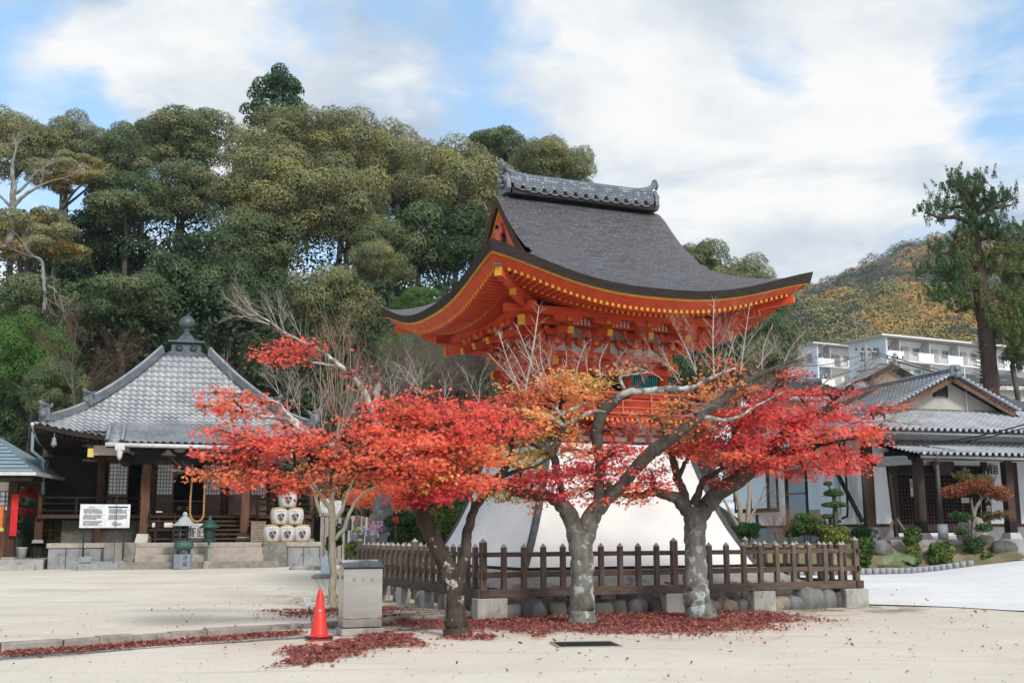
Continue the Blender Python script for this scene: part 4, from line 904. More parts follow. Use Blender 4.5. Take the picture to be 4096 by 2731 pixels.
class Maple:
    def __init__(s,name,label,base,barks): s.t=thing('maple_tree',label,'tree',base,0,'maples before the picket fence'); s.base=Vector(base); s.mb=MB(); s.tw=MB(); s.leaf=[];s.nrm=[];s.size=[];s.tone=[]; s.nodes=[]; s.barks=barks; s.back=0
    def limb(s,spec,mi=0,n=10):
        o,r=limb(s.mb,spec,n,mi); s.nodes+=[(p,rr) for p,rr in zip(o,r)]
    def near(s,p):
        return min(s.nodes,key=lambda q:(q[0]-p).length+ (0.25 if q[0].z>p.z+.1 else 0))
    def blob(s,cx,cy,rx,ry,Y,ry_d,tone,dens=1.0,size=.054,twm=0,bare=0):
        Y+=s.back; c=A(cx,cy,Y); k=pxm(Y); RX,RZ,RY=rx*k,ry*k,ry_d
        q,qr=s.near(c)
        # carrying branch
        mid=(q+c)/2+Vector((rnd.gauss(0,.08),rnd.gauss(0,.08),rnd.uniform(-.04,.10)))*(q-c).length
        o,r=smooth([(q,min(qr*.7,.035)),(mid,.02),(c,.010)],4); s.tw.tube(o,r,5,1)
        ntw=int(7+rx*ry_d*.06)
        sub=[]
        for i in range(ntw):
            a=rnd.uniform(0,2*PI); rr=math.sqrt(rnd.random()); e=c+Vector((RX*rr*math.cos(a),RY*rr*math.sin(a),RZ*rnd.uniform(-.6,.6)*(1.1-rr)+RZ*.1))
            st=o[rnd.randrange(len(o)//2,len(o))]; mm=(st+e)/2+Vector((rnd.gauss(0,.05),rnd.gauss(0,.05),.05))
            s.tw.tube([st,mm,e],[.007,.005,.003],3,twm,cap=False); sub+= [e,mm,(mm+e)/2]
            for _ in range(3):
                e2=e+Vector((rnd.gauss(0,.16),rnd.gauss(0,.16),rnd.gauss(0,.06))); s.tw.tube([mm,e2],[.004,.0018],3,twm,cap=False); sub.append(e2)
        area=PI*RX*max(RZ,.12)*2; n=int(dens*rx*ry*.245*max(1,ry_d)**.3)
        ncl=max(6,n//17); cl=[]
        for i in range(ncl):
            if rnd.random()<.55: p=rnd.choice(sub)
            else:
                v=Vector((rnd.gauss(0,1),rnd.gauss(0,1),rnd.gauss(0,1))).normalized()*rnd.random()**.4; p=c+Vector((v.x*RX,v.y*RY,v.z*RZ))
            cl.append(p)
        idx=NR.randint(0,ncl,n); C_=np.array([tuple(p) for p in cl])[idx]
        P=C_+NR.normal(size=(n,3))*np.array([.12,.12,.04])
        N_=NR.normal(size=(n,3))*.42+np.array([0,-.45,.72])
        s.leaf.append(P); s.nrm.append(N_); s.size.append(size*NR.uniform(.62,1.12,n)); s.tone.append(np.clip(tone+NR.normal(size=n)*.035+(NR.rand(ncl)[idx]-.5)*.20,0.02,1))
    def spray(s,px,py,Y,ang,L_,r=.016,depth=3,mi=2,n=1,up=.12,spread=.5,yd=0):
        """bare twigs: start pixel, image angle in degrees"""
        for i in range(n):
            p=A(px,py,Y); a=math.radians(ang+rnd.gauss(0,7)); d=Vector((math.cos(a),rnd.gauss(yd,.2),math.sin(a))); twig(s.tw,p,d,L_,r,depth,mi,rnd,None,up,spread)
    def done(s):
        for p in (s.mb,s.tw): p.v=[tuple(Vector(q)-s.base) for q in p.v]
        s.mb.build('trunk',s.barks,s.t); s.tw.build('twigs',[TWD,BKB,TWW,TWG],s.t)['kind']='stuff'
        P=np.concatenate(s.leaf)-np.array(s.base); V,c=leafverts(P,np.concatenate(s.nrm),np.concatenate(s.size),MAPLE,curl=.12)
        mesh_np('crown',V,c,ML,np.concatenate(s.tone),s.t)
B=G(1052,1448); m1=Maple('m1','leaning maple with two white blotched stems and wide red crown beside the steel cabinet',B,[BK1,BK2,BKB,BK3])
m1.limb([(1053,1462,17.3,.24),(1050,1443,17.3,.185),(1047,1415,17.3,.155),(1044,1380,17.3,.14),(1038,1335,17.35,.15),(1022,1290,17.4,.135),(1000,1245,17.45,.13),(975,1195,17.5,.115),(958,1160,17.5,.11),(945,1120,17.6,.10),(925,1080,17.7,.09),(905,1040,17.8,.085),(885,1000,17.9,.07)],0,14)
m1.limb([(1040,1345,17.35,.12),(1058,1310,17.4,.085),(1068,1265,17.5,.085),(1072,1225,17.6,.08),(1085,1180,17.7,.07),(1105,1145,17.8,.065),(1118,1128,17.9,.062),(1150,1090,18.0,.065),(1172,1050,18.1,.05),(1178,1030,18.1,.045),(1165,1010,18.1,.03)],0,12)
m1.limb([(1135,1100,17.95,.045),(1110,1095,17.9,.035),(1080,1075,17.8,.03),(1040,1060,17.7,.02)],2,8)
m1.limb([(1140,1100,18,.045),(1185,1080,18.1,.03),(1230,1070,18.2,.02),(1265,1050,18.3,.015)],2,8)
m1.limb([(945,1120,17.6,.09),(915,1090,17.5,.075),(880,1078,17.4,.07),(840,1062,17.3,.065),(800,1070,17.2,.06),(760,1068,17.1,.06),(722,1055,17.0,.05),(690,1035,16.9,.04),(650,1020,16.8,.03),(600,1015,16.7,.018)],2,10)
m1.limb([(840,1062,17.3,.05),(800,1045,17.2,.04),(770,1025,17.1,.04),(745,1020,17.0,.045),(712,1000,16.9,.045),(690,985,16.85,.04),(665,965,16.8,.035),(640,960,16.8,.03),(600,955,16.7,.018),(560,945,16.6,.010)],3,9)
m1.limb([(712,1000,16.9,.03),(690,975,16.9,.028),(660,950,16.9,.022),(640,925,16.9,.016),(600,915,16.8,.010)],3,8)
m1.limb([(885,1000,17.9,.06),(862,960,17.9,.05),(848,925,17.9,.045),(832,890,17.9,.042),(810,868,17.9,.038),(780,840,17.8,.036),(745,812,17.8,.03),(700,788,17.7,.026),(655,765,17.7,.022),(625,742,17.6,.016),(600,728,17.6,.009)],3,9)
m1.limb([(864,935,17.9,.05),(866,905,17.9,.055),(868,882,17.9,.05)],3,9)
m1.limb([(780,840,17.8,.022),(755,838,17.8,.018),(720,832,17.7,.016),(680,825,17.7,.010)],3,7)
m1.limb([(905,1040,17.8,.06),(935,1000,17.8,.045),(965,970,17.8,.035),(1000,950,17.8,.02)],2,8)
m1.limb([(925,1080,17.7,.05),(960,1050,17.4,.04),(1000,1020,17.2,.03),(1050,1000,17.1,.02)],2,8)
for a in [(655,810,62,14,17.6,.7,.30,1.1),(700,806,45,14,17.6,.6,.28,1.1),(620,822,38,14,17.6,.5,.36,1.2),(690,836,55,10,17.6,.5,.34,.9),(640,790,30,9,17.6,.4,.28,.7),(720,790,26,8,17.7,.4,.32,.8),(815,858,20,8,17.8,.3,.34,1),(835,890,20,9,17.8,.3,.38,1),(798,860,14,7,17.8,.3,.3,.8),
          (530,915,70,16,16.6,.9,.34,.75),(500,945,45,16,16.6,.7,.40,.75),(560,950,60,18,16.6,.9,.36,.8),(600,925,60,14,16.7,.8,.34,.5),(650,985,60,22,16.7,.9,.36,.5),
          (540,1000,75,22,16.6,1.0,.36,.75),(590,1020,80,24,16.6,1.0,.30,.95),(520,1045,55,20,16.6,.8,.32,1.0),(640,1045,85,26,16.7,1.0,.34,.9),(560,1075,60,18,16.6,.8,.42,.9),
          (480,1095,38,16,16.5,.6,.52,1.1),(530,1100,55,16,16.6,.7,.50,1.1),(590,1110,60,18,16.6,.8,.40,1.0),(640,1125,40,14,16.7,.6,.34,1.0),(690,1105,55,16,16.8,.8,.44,.8),(740,1090,55,18,16.9,.8,.52,.8),(760,1130,30,14,17.0,.6,.74,.8),
          (700,1020,60,24,16.8,.8,.42,.8),(750,1010,45,22,16.9,.7,.38,.8),(800,1040,60,25,17.0,.8,.44,.7),
          (860,1000,75,40,17.2,1.2,.34,.95),(900,960,80,32,17.2,1.2,.36,1.0),(960,940,80,30,17.3,1.2,.32,1.0),(880,1050,90,40,17.0,1.3,.42,1.0),(950,1010,100,45,17.0,1.4,.36,1.0),(1030,960,90,35,17.2,1.3,.32,1.0),(1090,945,60,25,17.4,1.0,.30,1.0),
          (960,1080,90,35,16.9,1.2,.40,1.0),(1030,1040,90,40,16.9,1.3,.38,1.0),(1090,1000,80,38,17.1,1.2,.32,1.0),(1050,1100,80,28,16.9,1.1,.40,1.0),(1110,1060,60,35,17.3,1.0,.52,.9),(940,1120,70,22,16.9,.9,.28,1.1),
          (950,1152,42,18,16.9,.5,.12,1.5),(1020,1140,38,26,16.9,.5,.10,1.3),(1065,1125,45,18,16.9,.6,.34,1.1),(1120,1115,50,20,17.2,.7,.42,1.0),(1150,1060,60,30,17.8,.9,.84,.85),(1180,1000,50,28,17.8,.9,.40,.9),(1160,960,50,24,17.6,.9,.26,1.0),(1140,1130,35,14,17.5,.5,.97,.8),
          (820,1100,60,20,17.0,.8,.46,.8),(760,1060,50,20,16.9,.7,.40,.7),(880,1095,40,18,17.0,.6,.30,.9),(1010,1090,35,14,16.8,.4,.80,.9),(985,1115,30,16,16.9,.4,.80,.8),(1230,960,50,28,17.9,.9,.66,.9)]: m1.blob(*a)
for x,y,an in [(620,745,160,),(600,728,150),(640,758,120),(655,765,100),(590,725,175),(700,788,140)]: m1.spray(x,y,17.6,an,.42,.011,3,2,2,.05)
for x,y,an,l in [(745,1000,100,.5),(720,985,80,.5),(780,1000,75,.55),(690,960,110,.5),(800,1010,95,.5),(660,950,80,.5),(640,905,120,.35),(760,1090,-20,.4),(700,1050,-60,.5),(680,1080,-30,.5),(730,1070,-80,.5),(790,1075,-70,.5),(830,1090,-60,.5),(640,1100,200,.45),(560,1010,190,.45),(470,1080,180,.4),(540,900,130,.4),(860,980,60,.5),(830,960,100,.5),(900,930,80,.45),(960,925,100,.45),(1020,930,80,.4),(970,905,110,.5),(930,915,70,.5),(1100,925,100,.4)]: m1.spray(x,y,16.9 if x<800 else 17.3,an,l,.010,3,3 if y>1000 else 2,2,.05,.6)
m1.done()
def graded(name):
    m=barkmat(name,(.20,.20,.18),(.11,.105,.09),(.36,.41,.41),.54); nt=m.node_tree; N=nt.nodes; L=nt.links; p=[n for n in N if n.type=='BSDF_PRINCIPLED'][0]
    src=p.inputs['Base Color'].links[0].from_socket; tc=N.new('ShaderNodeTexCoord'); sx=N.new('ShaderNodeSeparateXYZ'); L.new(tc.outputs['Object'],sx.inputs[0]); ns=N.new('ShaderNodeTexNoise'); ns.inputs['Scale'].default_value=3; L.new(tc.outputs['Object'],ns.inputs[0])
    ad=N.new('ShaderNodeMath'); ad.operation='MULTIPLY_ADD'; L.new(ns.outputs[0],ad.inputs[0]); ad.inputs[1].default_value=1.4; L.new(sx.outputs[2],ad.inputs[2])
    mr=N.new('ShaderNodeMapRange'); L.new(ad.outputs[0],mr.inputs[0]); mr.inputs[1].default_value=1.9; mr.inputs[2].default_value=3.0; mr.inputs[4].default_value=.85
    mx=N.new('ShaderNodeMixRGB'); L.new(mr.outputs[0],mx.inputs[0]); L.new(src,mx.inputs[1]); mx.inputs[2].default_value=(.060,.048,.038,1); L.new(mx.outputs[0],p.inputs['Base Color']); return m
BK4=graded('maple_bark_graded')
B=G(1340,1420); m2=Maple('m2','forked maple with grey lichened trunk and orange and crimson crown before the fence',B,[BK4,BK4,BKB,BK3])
m2.limb([(1338,1434,19.3,.30),(1337,1418,19.3,.225),(1336,1400,19.3,.205),(1337,1350,19.3,.20),(1336,1290,19.3,.195),(1333,1240,19.3,.195),(1332,1215,19.3,.16)],0,16)
m2.limb([(1331,1262,19.3,.16),(1322,1220,19.3,.155),(1305,1180,19.3,.14),(1285,1155,19.3,.12),(1262,1140,19.2,.09),(1230,1138,19.1,.085),(1195,1130,19.0,.085),(1160,1120,18.9,.07)],1,12)
m2.limb([(1338,1262,19.3,.165),(1346,1220,19.3,.17),(1362,1180,19.3,.155),(1395,1145,19.3,.12),(1430,1110,19.2,.105),(1465,1070,19.1,.105),(1500,1035,19.0,.115),(1535,1010,18.9,.105),(1570,985,18.8,.09),(1610,955,18.8,.085),(1650,925,18.8,.08),(1690,890,18.8,.06),(1730,868,18.8,.05),(1780,845,18.8,.035),(1830,825,18.8,.02)],1,12)
m2.limb([(1372,1165,19.3,.11),(1378,1130,19.3,.10),(1374,1090,19.3,.085),(1378,1060,19.3,.085),(1372,1015,19.3,.10),(1372,980,19.3,.105),(1385,945,19.3,.10),(1410,920,19.3,.085),(1440,905,19.3,.075),(1470,880,19.3,.045),(1485,862,19.3,.03)],1,12)
m2.limb([(1405,925,19.3,.07),(1440,900,19.2,.06),(1480,897,19.1,.055),(1530,893,19.0,.055),(1580,893,18.9,.05),(1610,880,18.9,.035),(1650,860,18.9,.025),(1690,845,18.8,.018)],3,10)
m2.limb([(1378,1060,19.3,.06),(1392,1048,19.2,.045),(1400,1035,19.1,.05)],1,8)
m2.limb([(1290,1158,19.3,.06),(1292,1130,19.3,.055),(1280,1100,19.2,.06),(1275,1060,19.2,.07),(1270,1030,19.2,.075),(1288,1000,19.2,.065),(1290,970,19.2,.06),(1283,945,19.2,.055)],1,10)
m2.limb([(1262,1035,19.2,.06),(1235,1025,19.1,.05),(1215,1012,19.0,.045)],1,8)
m2.limb([(1290,975,19.2,.06),(1270,958,19.1,.05),(1250,955,19.0,.035),(1235,957,19.0,.02)],3,8)
m2.limb([(1300,975,19.2,.05),(1330,960,19.1,.045),(1360,945,19.0,.03),(1390,945,18.9,.018)],3,8)
m2.limb([(1345,925,19.1,.02),(1315,940,19.0,.03),(1285,950,19.0,.04),(1275,925,19.0,.035)],3,8)
m2.limb([(1440,905,19.3,.035),(1430,885,19.2,.03),(1425,865,19.2,.025),(1450,860,19.1,.02),(1490,855,19.1,.014)],3,8)
m2.limb([(1610,955,18.8,.045),(1660,965,18.7,.035),(1700,955,18.7,.025),(1740,930,18.7,.02),(1800,900,18.6,.012)],3,8)
m2.limb([(1390,1150,19.3,.07),(1400,1120,19.2,.05),(1395,1105,19.2,.045)],1,8)
m2.back=.75
for a in [(1240,895,60,25,18.6,1.0,.60,.95),(1290,880,60,28,18.7,1.0,.70,1.0),(1340,885,60,28,18.8,1.0,.80,1.0),(1390,865,40,20,18.9,.8,.76,.9),(1310,915,70,25,18.7,1.0,.66,.9),(1250,930,60,25,18.6,1.0,.56,.9),(1200,915,50,25,18.4,.9,.40,.9),(1360,925,50,20,18.8,.8,.62,.8),(1430,850,20,8,18.9,.3,.58,.8),
          (1215,975,55,30,18.4,.9,.34,1.0),(1300,955,50,22,18.6,.8,.80,.8),(1250,1000,55,28,18.5,.9,.88,.8),(1310,1005,50,28,18.6,.9,.62,.7),(1235,1050,55,28,18.5,.9,.98,.8),(1200,1075,45,22,18.4,.8,.95,.7),(1330,1040,55,28,18.6,.9,.50,.8),
          (1180,1115,50,22,18.3,.8,.26,.9),(1230,1100,60,24,18.3,.9,.16,1.1),(1290,1095,60,26,18.4,.9,.16,1.1),(1280,1140,50,20,18.4,.6,.12,1.2),(1340,1085,60,30,18.4,.9,.18,1.0),(1380,1110,45,20,18.5,.7,.20,.9),(1400,1050,60,30,18.6,.9,.22,.9),(1440,1080,50,26,18.7,.8,.34,.8),(1340,1130,40,18,18.6,.6,.56,.8),(1400,1145,40,20,18.7,.6,.42,.8),(1445,1125,45,20,18.7,.7,.36,.9),
          (1440,1030,50,24,18.8,.9,.26,.8),(1450,985,60,24,18.9,.9,.28,.6),(1400,990,40,20,18.9,.8,.30,.6),(1500,960,60,24,18.8,.9,.66,.45),(1560,935,60,20,18.6,.8,.70,.5),(1600,905,70,24,18.5,.9,.60,.5),(1650,880,70,22,18.5,.9,.52,.45),(1540,1000,50,22,18.6,.8,.58,.6),(1600,985,60,22,18.5,.9,.56,.5),(1560,880,45,16,18.5,.7,.66,.3),(1690,905,50,20,18.5,.8,.62,.6),(1640,830,60,16,18.6,.7,.44,.35),(1710,850,50,18,18.6,.7,.48,.4),(1170,1140,40,14,18.2,.5,.98,.8),(1215,1150,30,10,18.2,.4,.60,.7)]: m2.blob(*a)
# tall bare shoots standing above the crown
def shoots(M,lst,mi=2):
    for (x0,y0,x1,y1,Y,r) in lst:
        p=A(x0,y0,Y);q=A(x1,y1,Y+rnd.uniform(-.3,.3)); mid=(p+q)/2+Vector((rnd.gauss(0,.05),0,0)); o,rr=smooth([(p,r),(mid,r*.75),(q,r*.35)],4); M.tw.tube(o,rr,5,mi)
        for i in range(1,len(o)):
            for sgn in (-1,1):
                if rnd.random()<.85:
                    L_=(q-p).length*.22*(1.15-i/len(o)); d=((q-p).normalized()*.75+Vector((sgn*.75,rnd.gauss(0,.35),0))); twig(M.tw,o[i],d,L_,rr[i]*.55,1 if rnd.random()<.5 else 2,mi,rnd,None,.10,.5)
shoots(m2,[(1205,905,1238,705,18.6,.022),(1225,850,1185,745,18.5,.016),(1195,900,1145,760,18.5,.018),(1210,880,1165,790,18.5,.013),(1245,900,1215,790,18.6,.014),(1265,900,1240,770,18.7,.013),(1320,880,1345,790,18.8,.014),(1285,870,1300,800,18.7,.012),(1185,880,1120,810,18.4,.012),(1380,870,1395,790,18.9,.013),(1420,860,1440,800,19,.012)],2)
shoots(m2,[(1640,870,1640,690,18.7,.018),(1600,860,1560,770,18.7,.014),(1700,860,1722,700,18.8,.014),(1750,850,1775,745,18.8,.012),(1560,880,1520,800,18.8,.012),(1660,860,1690,770,18.8,.012),(1800,835,1850,760,18.8,.010),(1820,830,1900,790,18.8,.010)],2)
for x,y,an,l,n_ in [(1560,860,150,.6,3),(1600,850,120,.6,3),(1640,840,60,.6,3),(1690,840,90,.6,3),(1740,845,60,.5,3),(1520,870,160,.5,3),(1480,880,120,.4,3),(1700,880,-10,.6,3),(1650,900,20,.6,3),(1580,920,-30,.5,3),(1500,980,-10,.6,3),(1560,960,10,.6,3),(1450,940,-60,.5,3),(1480,860,30,.4,2),(1790,845,20,.6,3),(1350,860,90,.45,3),(1270,870,110,.45,3),(1420,950,-40,.4,3),(1270,955,190,.35,3)]: m2.spray(x,y,18.7,an,l,.010,3,rnd.choice((2,3)),n_-1,.05,.6)
m2.done()
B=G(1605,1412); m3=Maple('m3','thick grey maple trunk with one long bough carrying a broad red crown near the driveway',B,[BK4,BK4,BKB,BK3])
m3.limb([(1610,1420,20.4,.30),(1604,1395,20.4,.24),(1600,1350,20.4,.215),(1598,1290,20.4,.20),(1596,1240,20.4,.19),(1596,1200,20.4,.195),(1594,1165,20.4,.19)],0,16)
m3.limb([(1600,1195,20.4,.16),(1620,1165,20.4,.155),(1650,1130,20.3,.15),(1690,1105,20.2,.15),(1725,1075,20.1,.15),(1765,1035,20.0,.11),(1800,1000,19.9,.095),(1840,975,19.8,.085),(1890,945,19.8,.07),(1940,925,19.7,.05),(1990,905,19.7,.03),(2030,880,19.7,.015)],1,14)
m3.limb([(1585,1180,20.4,.13),(1562,1150,20.4,.12),(1540,1140,20.3,.10),(1505,1130,20.2,.085),(1470,1135,20.1,.06),(1430,1135,20.0,.04)],0,12)
m3.limb([(1578,1160,20.4,.09),(1565,1120,20.4,.075),(1555,1095,20.4,.075),(1545,1050,20.3,.065),(1535,1020,20.3,.05),(1515,985,20.2,.03)],0,10)
m3.limb([(1557,1100,20.4,.05),(1570,1070,20.4,.04),(1585,1045,20.4,.03)],0,8)
m3.limb([(1595,1160,20.4,.09),(1605,1125,20.4,.065),(1620,1100,20.4,.05),(1645,1085,20.3,.045),(1670,1070,20.3,.035)],1,10)
m3.limb([(1765,1035,20,.08),(1800,1040,19.9,.06),(1850,1030,19.8,.045),(1900,1020,19.7,.03),(1960,1005,19.6,.018)],2,8)
m3.limb([(1840,975,19.8,.05),(1900,985,19.7,.04),(1960,970,19.6,.03),(2020,965,19.6,.018),(2070,968,19.6,.010)],3,8)
m3.limb([(1725,1075,20.1,.07),(1700,1030,20,.05),(1690,990,19.9,.045),(1720,950,19.9,.035),(1760,920,19.9,.02)],2,8)
m3.limb([(1890,945,19.8,.035),(1930,905,19.8,.028),(1960,880,19.8,.018),(2000,868,19.8,.010)],2,8)
m3.back=.3
for a in [(1500,1085,45,20,19.6,.7,.34,.8),(1450,1150,45,14,19.6,.6,.44,.8),(1500,1115,50,18,19.6,.7,.30,.9),(1545,1040,50,26,19.7,.8,.30,.9),(1590,1030,50,22,19.8,.7,.34,.9),(1640,1110,26,10,19.9,.4,.28,.9),(1690,1090,20,10,19.9,.3,.26,.8),
          (1600,1000,60,30,19.5,.9,.42,.9),(1650,960,70,30,19.5,1.0,.30,1.0),(1640,1050,70,25,19.6,.9,.38,1.0),(1700,1020,80,35,19.4,1.1,.22,1.1),(1720,960,80,32,19.4,1.1,.20,1.1),(1780,920,80,28,19.5,1.1,.26,1.0),(1700,900,50,20,19.5,.8,.52,.8),(1800,975,90,34,19.3,1.2,.22,1.1),(1780,1030,90,34,19.2,1.2,.26,1.1),(1770,1075,90,22,19.2,1.0,.28,1.15),
          (1860,1010,80,34,19.2,1.1,.34,1.0),(1870,1060,80,26,19.2,1.1,.28,1.1),(1930,1050,60,30,19.2,.9,.26,1.1),(1960,1010,60,30,19.2,.9,.30,1.0),(1880,950,80,26,19.3,1.1,.28,.9),(1940,960,60,22,19.3,.9,.30,.8),(1830,905,60,20,19.5,.9,.24,.8),(1900,905,60,20,19.5,.8,.24,.7),(1960,895,50,16,19.5,.7,.26,.5),(2000,945,45,18,19.4,.7,.26,.6),(2005,985,35,18,19.3,.6,.30,.7),(1950,1080,50,16,19.2,.7,.26,1.0),(1850,1090,70,14,19.2,.8,.28,1.0),(1700,1055,70,22,19.3,.9,.42,1.0),(1830,870,40,12,19.6,.6,.22,.5),(2030,950,30,12,19.4,.5,.26,.4),(1790,870,50,16,19.5,.8,.36,.5)]: m3.blob(*a)
for x,y,an,l,n_ in [(1880,890,40,.6,3),(1930,890,20,.6,3),(1980,900,10,.6,3),(2000,940,0,.6,3),(1840,880,80,.5,3),(1900,950,10,.6,3),(1990,970,-5,.6,3),(1800,890,60,.5,3),(1760,900,100,.5,3),(1950,930,30,.6,3),(1700,930,90,.5,2),(2040,968,0,.5,2),(1850,1000,-10,.5,2),(1960,870,40,.5,3)]: m3.spray(x,y,19.5,an,l,.010,3,rnd.choice((3,3,2)),n_,.05,.6)
m3.done()
# ---------------------------------------------------------------- fallen leaves
LR=[(0,(.17,.05,.045)),(.3,(.33,.095,.09)),(.55,(.42,.16,.13)),(.75,(.46,.22,.13)),(.9,(.55,.20,.05)),(1,(.70,.36,.08))]
FL=leafmat('fallen_maple_leaf',LR,trans=.1,jit=.35,vmin=.6,rough=.7)
def litter(name,label,patches,size=.05):
    P=[];N_=[];T=[];S=[]
    for (cx,cy,rx,ry,n,tone) in patches:
        c=G(cx,cy); ex=(G(cx+rx,cy)-c).x; ey=(G(cx,cy-ry)-c).y if True else 0
        R_=NR.rand(n)**.6; R_=np.where(NR.rand(n)<.12,R_*(1+NR.rand(n)*.7),R_); a=NR.rand(n)*2*PI; wob=1+.22*np.sin(3*a+cx)+.15*np.sin(5*a+cy)+.10*np.sin(9*a+cx*2)
        x=c.x+ex*R_*wob*np.cos(a); y=c.y+ey*R_*wob*np.sin(a)
        for i in range(n):
            hump=max(0,1-R_[i])**.7 if R_[i]<1 else 0; z=gz(x[i],y[i])+.026+.045*hump*NR.rand(); P.append((x[i],y[i],z))
        N_.append(NR.normal(size=(n,3))*.45+np.array([0,0,1])); T.append(np.clip(NR.beta(2,2.6,n)*.75+tone+(NR.rand(n)>.975)*.5,0,1)); S.append(size*NR.uniform(.5,1.15,n))
    V,c=leafverts(np.array(P),np.concatenate(N_),np.concatenate(S),MAPLE,curl=-.25)
    o=mesh_np(name,V,c,FL,np.concatenate(T)); return setting(o,'stuff',label)
litter('fallen_leaves','carpet of dull red fallen maple leaves',[
 (1330,1432,240,22,6500,.0),(1150,1432,110,16,1800,.0),(1480,1420,180,22,4200,.0),(1620,1428,200,16,3300,.0),(1750,1418,110,14,1500,.0),(1240,1405,120,8,1000,.0),(1560,1440,170,14,2200,.02),
 (965,1433,90,8,1500,.0),(1060,1440,60,9,500,.0),(1060,1467,40,6,200,.0),(1120,1466,24,5,160,.02),(1240,1462,20,4,70,0),
 (870,1474,95,17,2300,.0),(800,1492,40,8,260,0),(730,1508,75,19,1500,.0),(700,1495,60,10,250,0),
 (760,1408,140,9,1300,-.05),(860,1402,60,6,500,-.05)])
kp=[]
for i in range(34):
    x=20+i*20; y=np.interp(x,[0,160,330,500,620,720],[1506,1496,1483,1470,1461,1454])
    kp.append((x,y,22,6.0,95,.0))
litter('gutter_leaves','fallen leaves heaped in the kerb gutter',kp)
n=420; P=[];S=[]
for i in range(n):
    while True:
        x=NR.uniform(-8,9);y=NR.uniform(12,30)
        if abs(x)<y*.46: break
    P.append((x,y,gz(x,y)+.028)); S.append(NR.uniform(.018,.045))
V,c=leafverts(np.array(P),NR.normal(size=(n,3))*.35+np.array([0,0,1]),np.array(S),HEXL,curl=-.4)
o=mesh_np('scattered_leaves',V,c,FL,NR.uniform(.3,1,n)); setting(o,'stuff','single dry leaves scattered over the sand')
# small ferns at the tree feet
# ================================================================ wooded hillside behind the temple
HM=mat('hill_floor',(.030,.035,.018),(.018,.020,.012),rough=1,scale=.5)
def hz(x,y):
    """height of the wooded hill"""
    if y<56: return .3
    prof=np.interp(x,[-60,-30,-22,-10,-2,4,10,16,24],[17,18,19,20,17,12,6,2,.5])
    return .3+prof*ss(56,82,y)-.0
xs=np.linspace(-75,30,60); ys=np.linspace(55,110,34)
mb=MB(); mb.grid([[(x,y,hz(x,y)+rnd.uniform(-.2,.2)) for x in xs] for y in ys]); setting(mb.build('hill',HM),label='dark floor of the wooded hill')
GR=[(0,(.018,.045,.016)),(.2,(.040,.080,.028)),(.4,(.105,.16,.062)),(.6,(.20,.22,.098)),(.75,(.29,.285,.13)),(.88,(.38,.33,.09)),(1,(.36,.16,.05))]
EV_=leafmat('evergreen_leaf',GR,trans=.18,jit=.10,vmin=.55,rough=.5)
BG=leafmat('bright_leaf',[(0,(.04,.11,.025)),(.5,(.09,.20,.04)),(1,(.17,.29,.055))],trans=.3,jit=.2,vmin=.6)
CON=leafmat('conifer_needle',[(0,(.015,.05,.018)),(.5,(.035,.095,.03)),(1,(.10,.12,.04))],trans=.1,jit=.2,vmin=.55)
TRK=mat('forest_bark',(.13,.12,.105),(.06,.055,.048),rough=.95,scale=3,bump=.4)
def crown_mesh(name,nlobe,nleaf,lsize,seed,flat=.8,tone=.5,m=EV_,lobr=(.19,.36),shape=HEXL,droop=0,cone=False,top=0.):
    """unit-radius crown made of many domed leafy lobes"""
    R=np.random.RandomState(seed); L_=[]
    for i in range(nlobe):
        for _ in range(60):
            v=R.normal(size=3); v/=np.linalg.norm(v); r=R.uniform(.35,.80) if i>nlobe*.2 else R.uniform(0,.4)
            c=v*r; 
            if cone: h=R.uniform(-1,1); a=R.uniform(0,6.28); rr=math.sqrt((1-h)/2)*1.0*R.uniform(.2,1); c=np.array([rr*math.cos(a),rr*math.sin(a),h])
            if c[2]<-.65: continue
            rad=R.uniform(*lobr)*(1-.25*max(0,-c[2]))*(1.0 if not cone else .7)
            if all(np.linalg.norm(c-q[0])>.52*(rad+q[1])*.9 for q in L_): break
        L_.append((c,rad))
    P=[];N_=[];T=[];n_=[]
    W=np.array([l[1]**2 for l in L_]); W=W/W.sum()
    for (c,rad),w_ in zip(L_,W):
        n=int(nleaf*w_); v=R.normal(size=(n,3)); v[:,2]=np.abs(v[:,2])*1.0-.42*np.abs(R.normal(size=n)); v/=np.linalg.norm(v,axis=1,keepdims=True)
        # bumpy shell, thin inside
        bump=1+.16*np.sin(v[:,0]*9+c[0]*20)*np.sin(v[:,1]*9+c[1]*17)*np.sin(v[:,2]*8+1)
        rr=rad*bump*(1-np.abs(R.normal(size=n))*.10)
        p=c+v*rr[:,None]; out=p/np.linalg.norm(p,axis=1,keepdims=True).clip(.1)
        P.append(p); N_.append(v*.85+out*.15+R.normal(size=(n,3))*.30+np.array([0,0,.10])); T.append(np.clip(tone+R.uniform(-.15,.13)+R.normal(size=n)*.035,0,1))
    P=np.concatenate(P);P[:,2]*=flat; V,k=leafverts(P,np.concatenate(N_),lsize*R.uniform(.6,1.3,len(P)),shape,R)
    T=np.concatenate(T); return V,k,T,m,L_,flat
CR_CACHE={}
def crown_data(key,**kw):
    if key in CR_CACHE: return CR_CACHE[key]
    V,k,T,m,L_,flat=crown_mesh(key,**kw); o=mesh_np(key,V,k,m,T); me=o.data; bpy.data.objects.remove(o); CR_CACHE[key]=(me,L_,flat); return CR_CACHE[key]
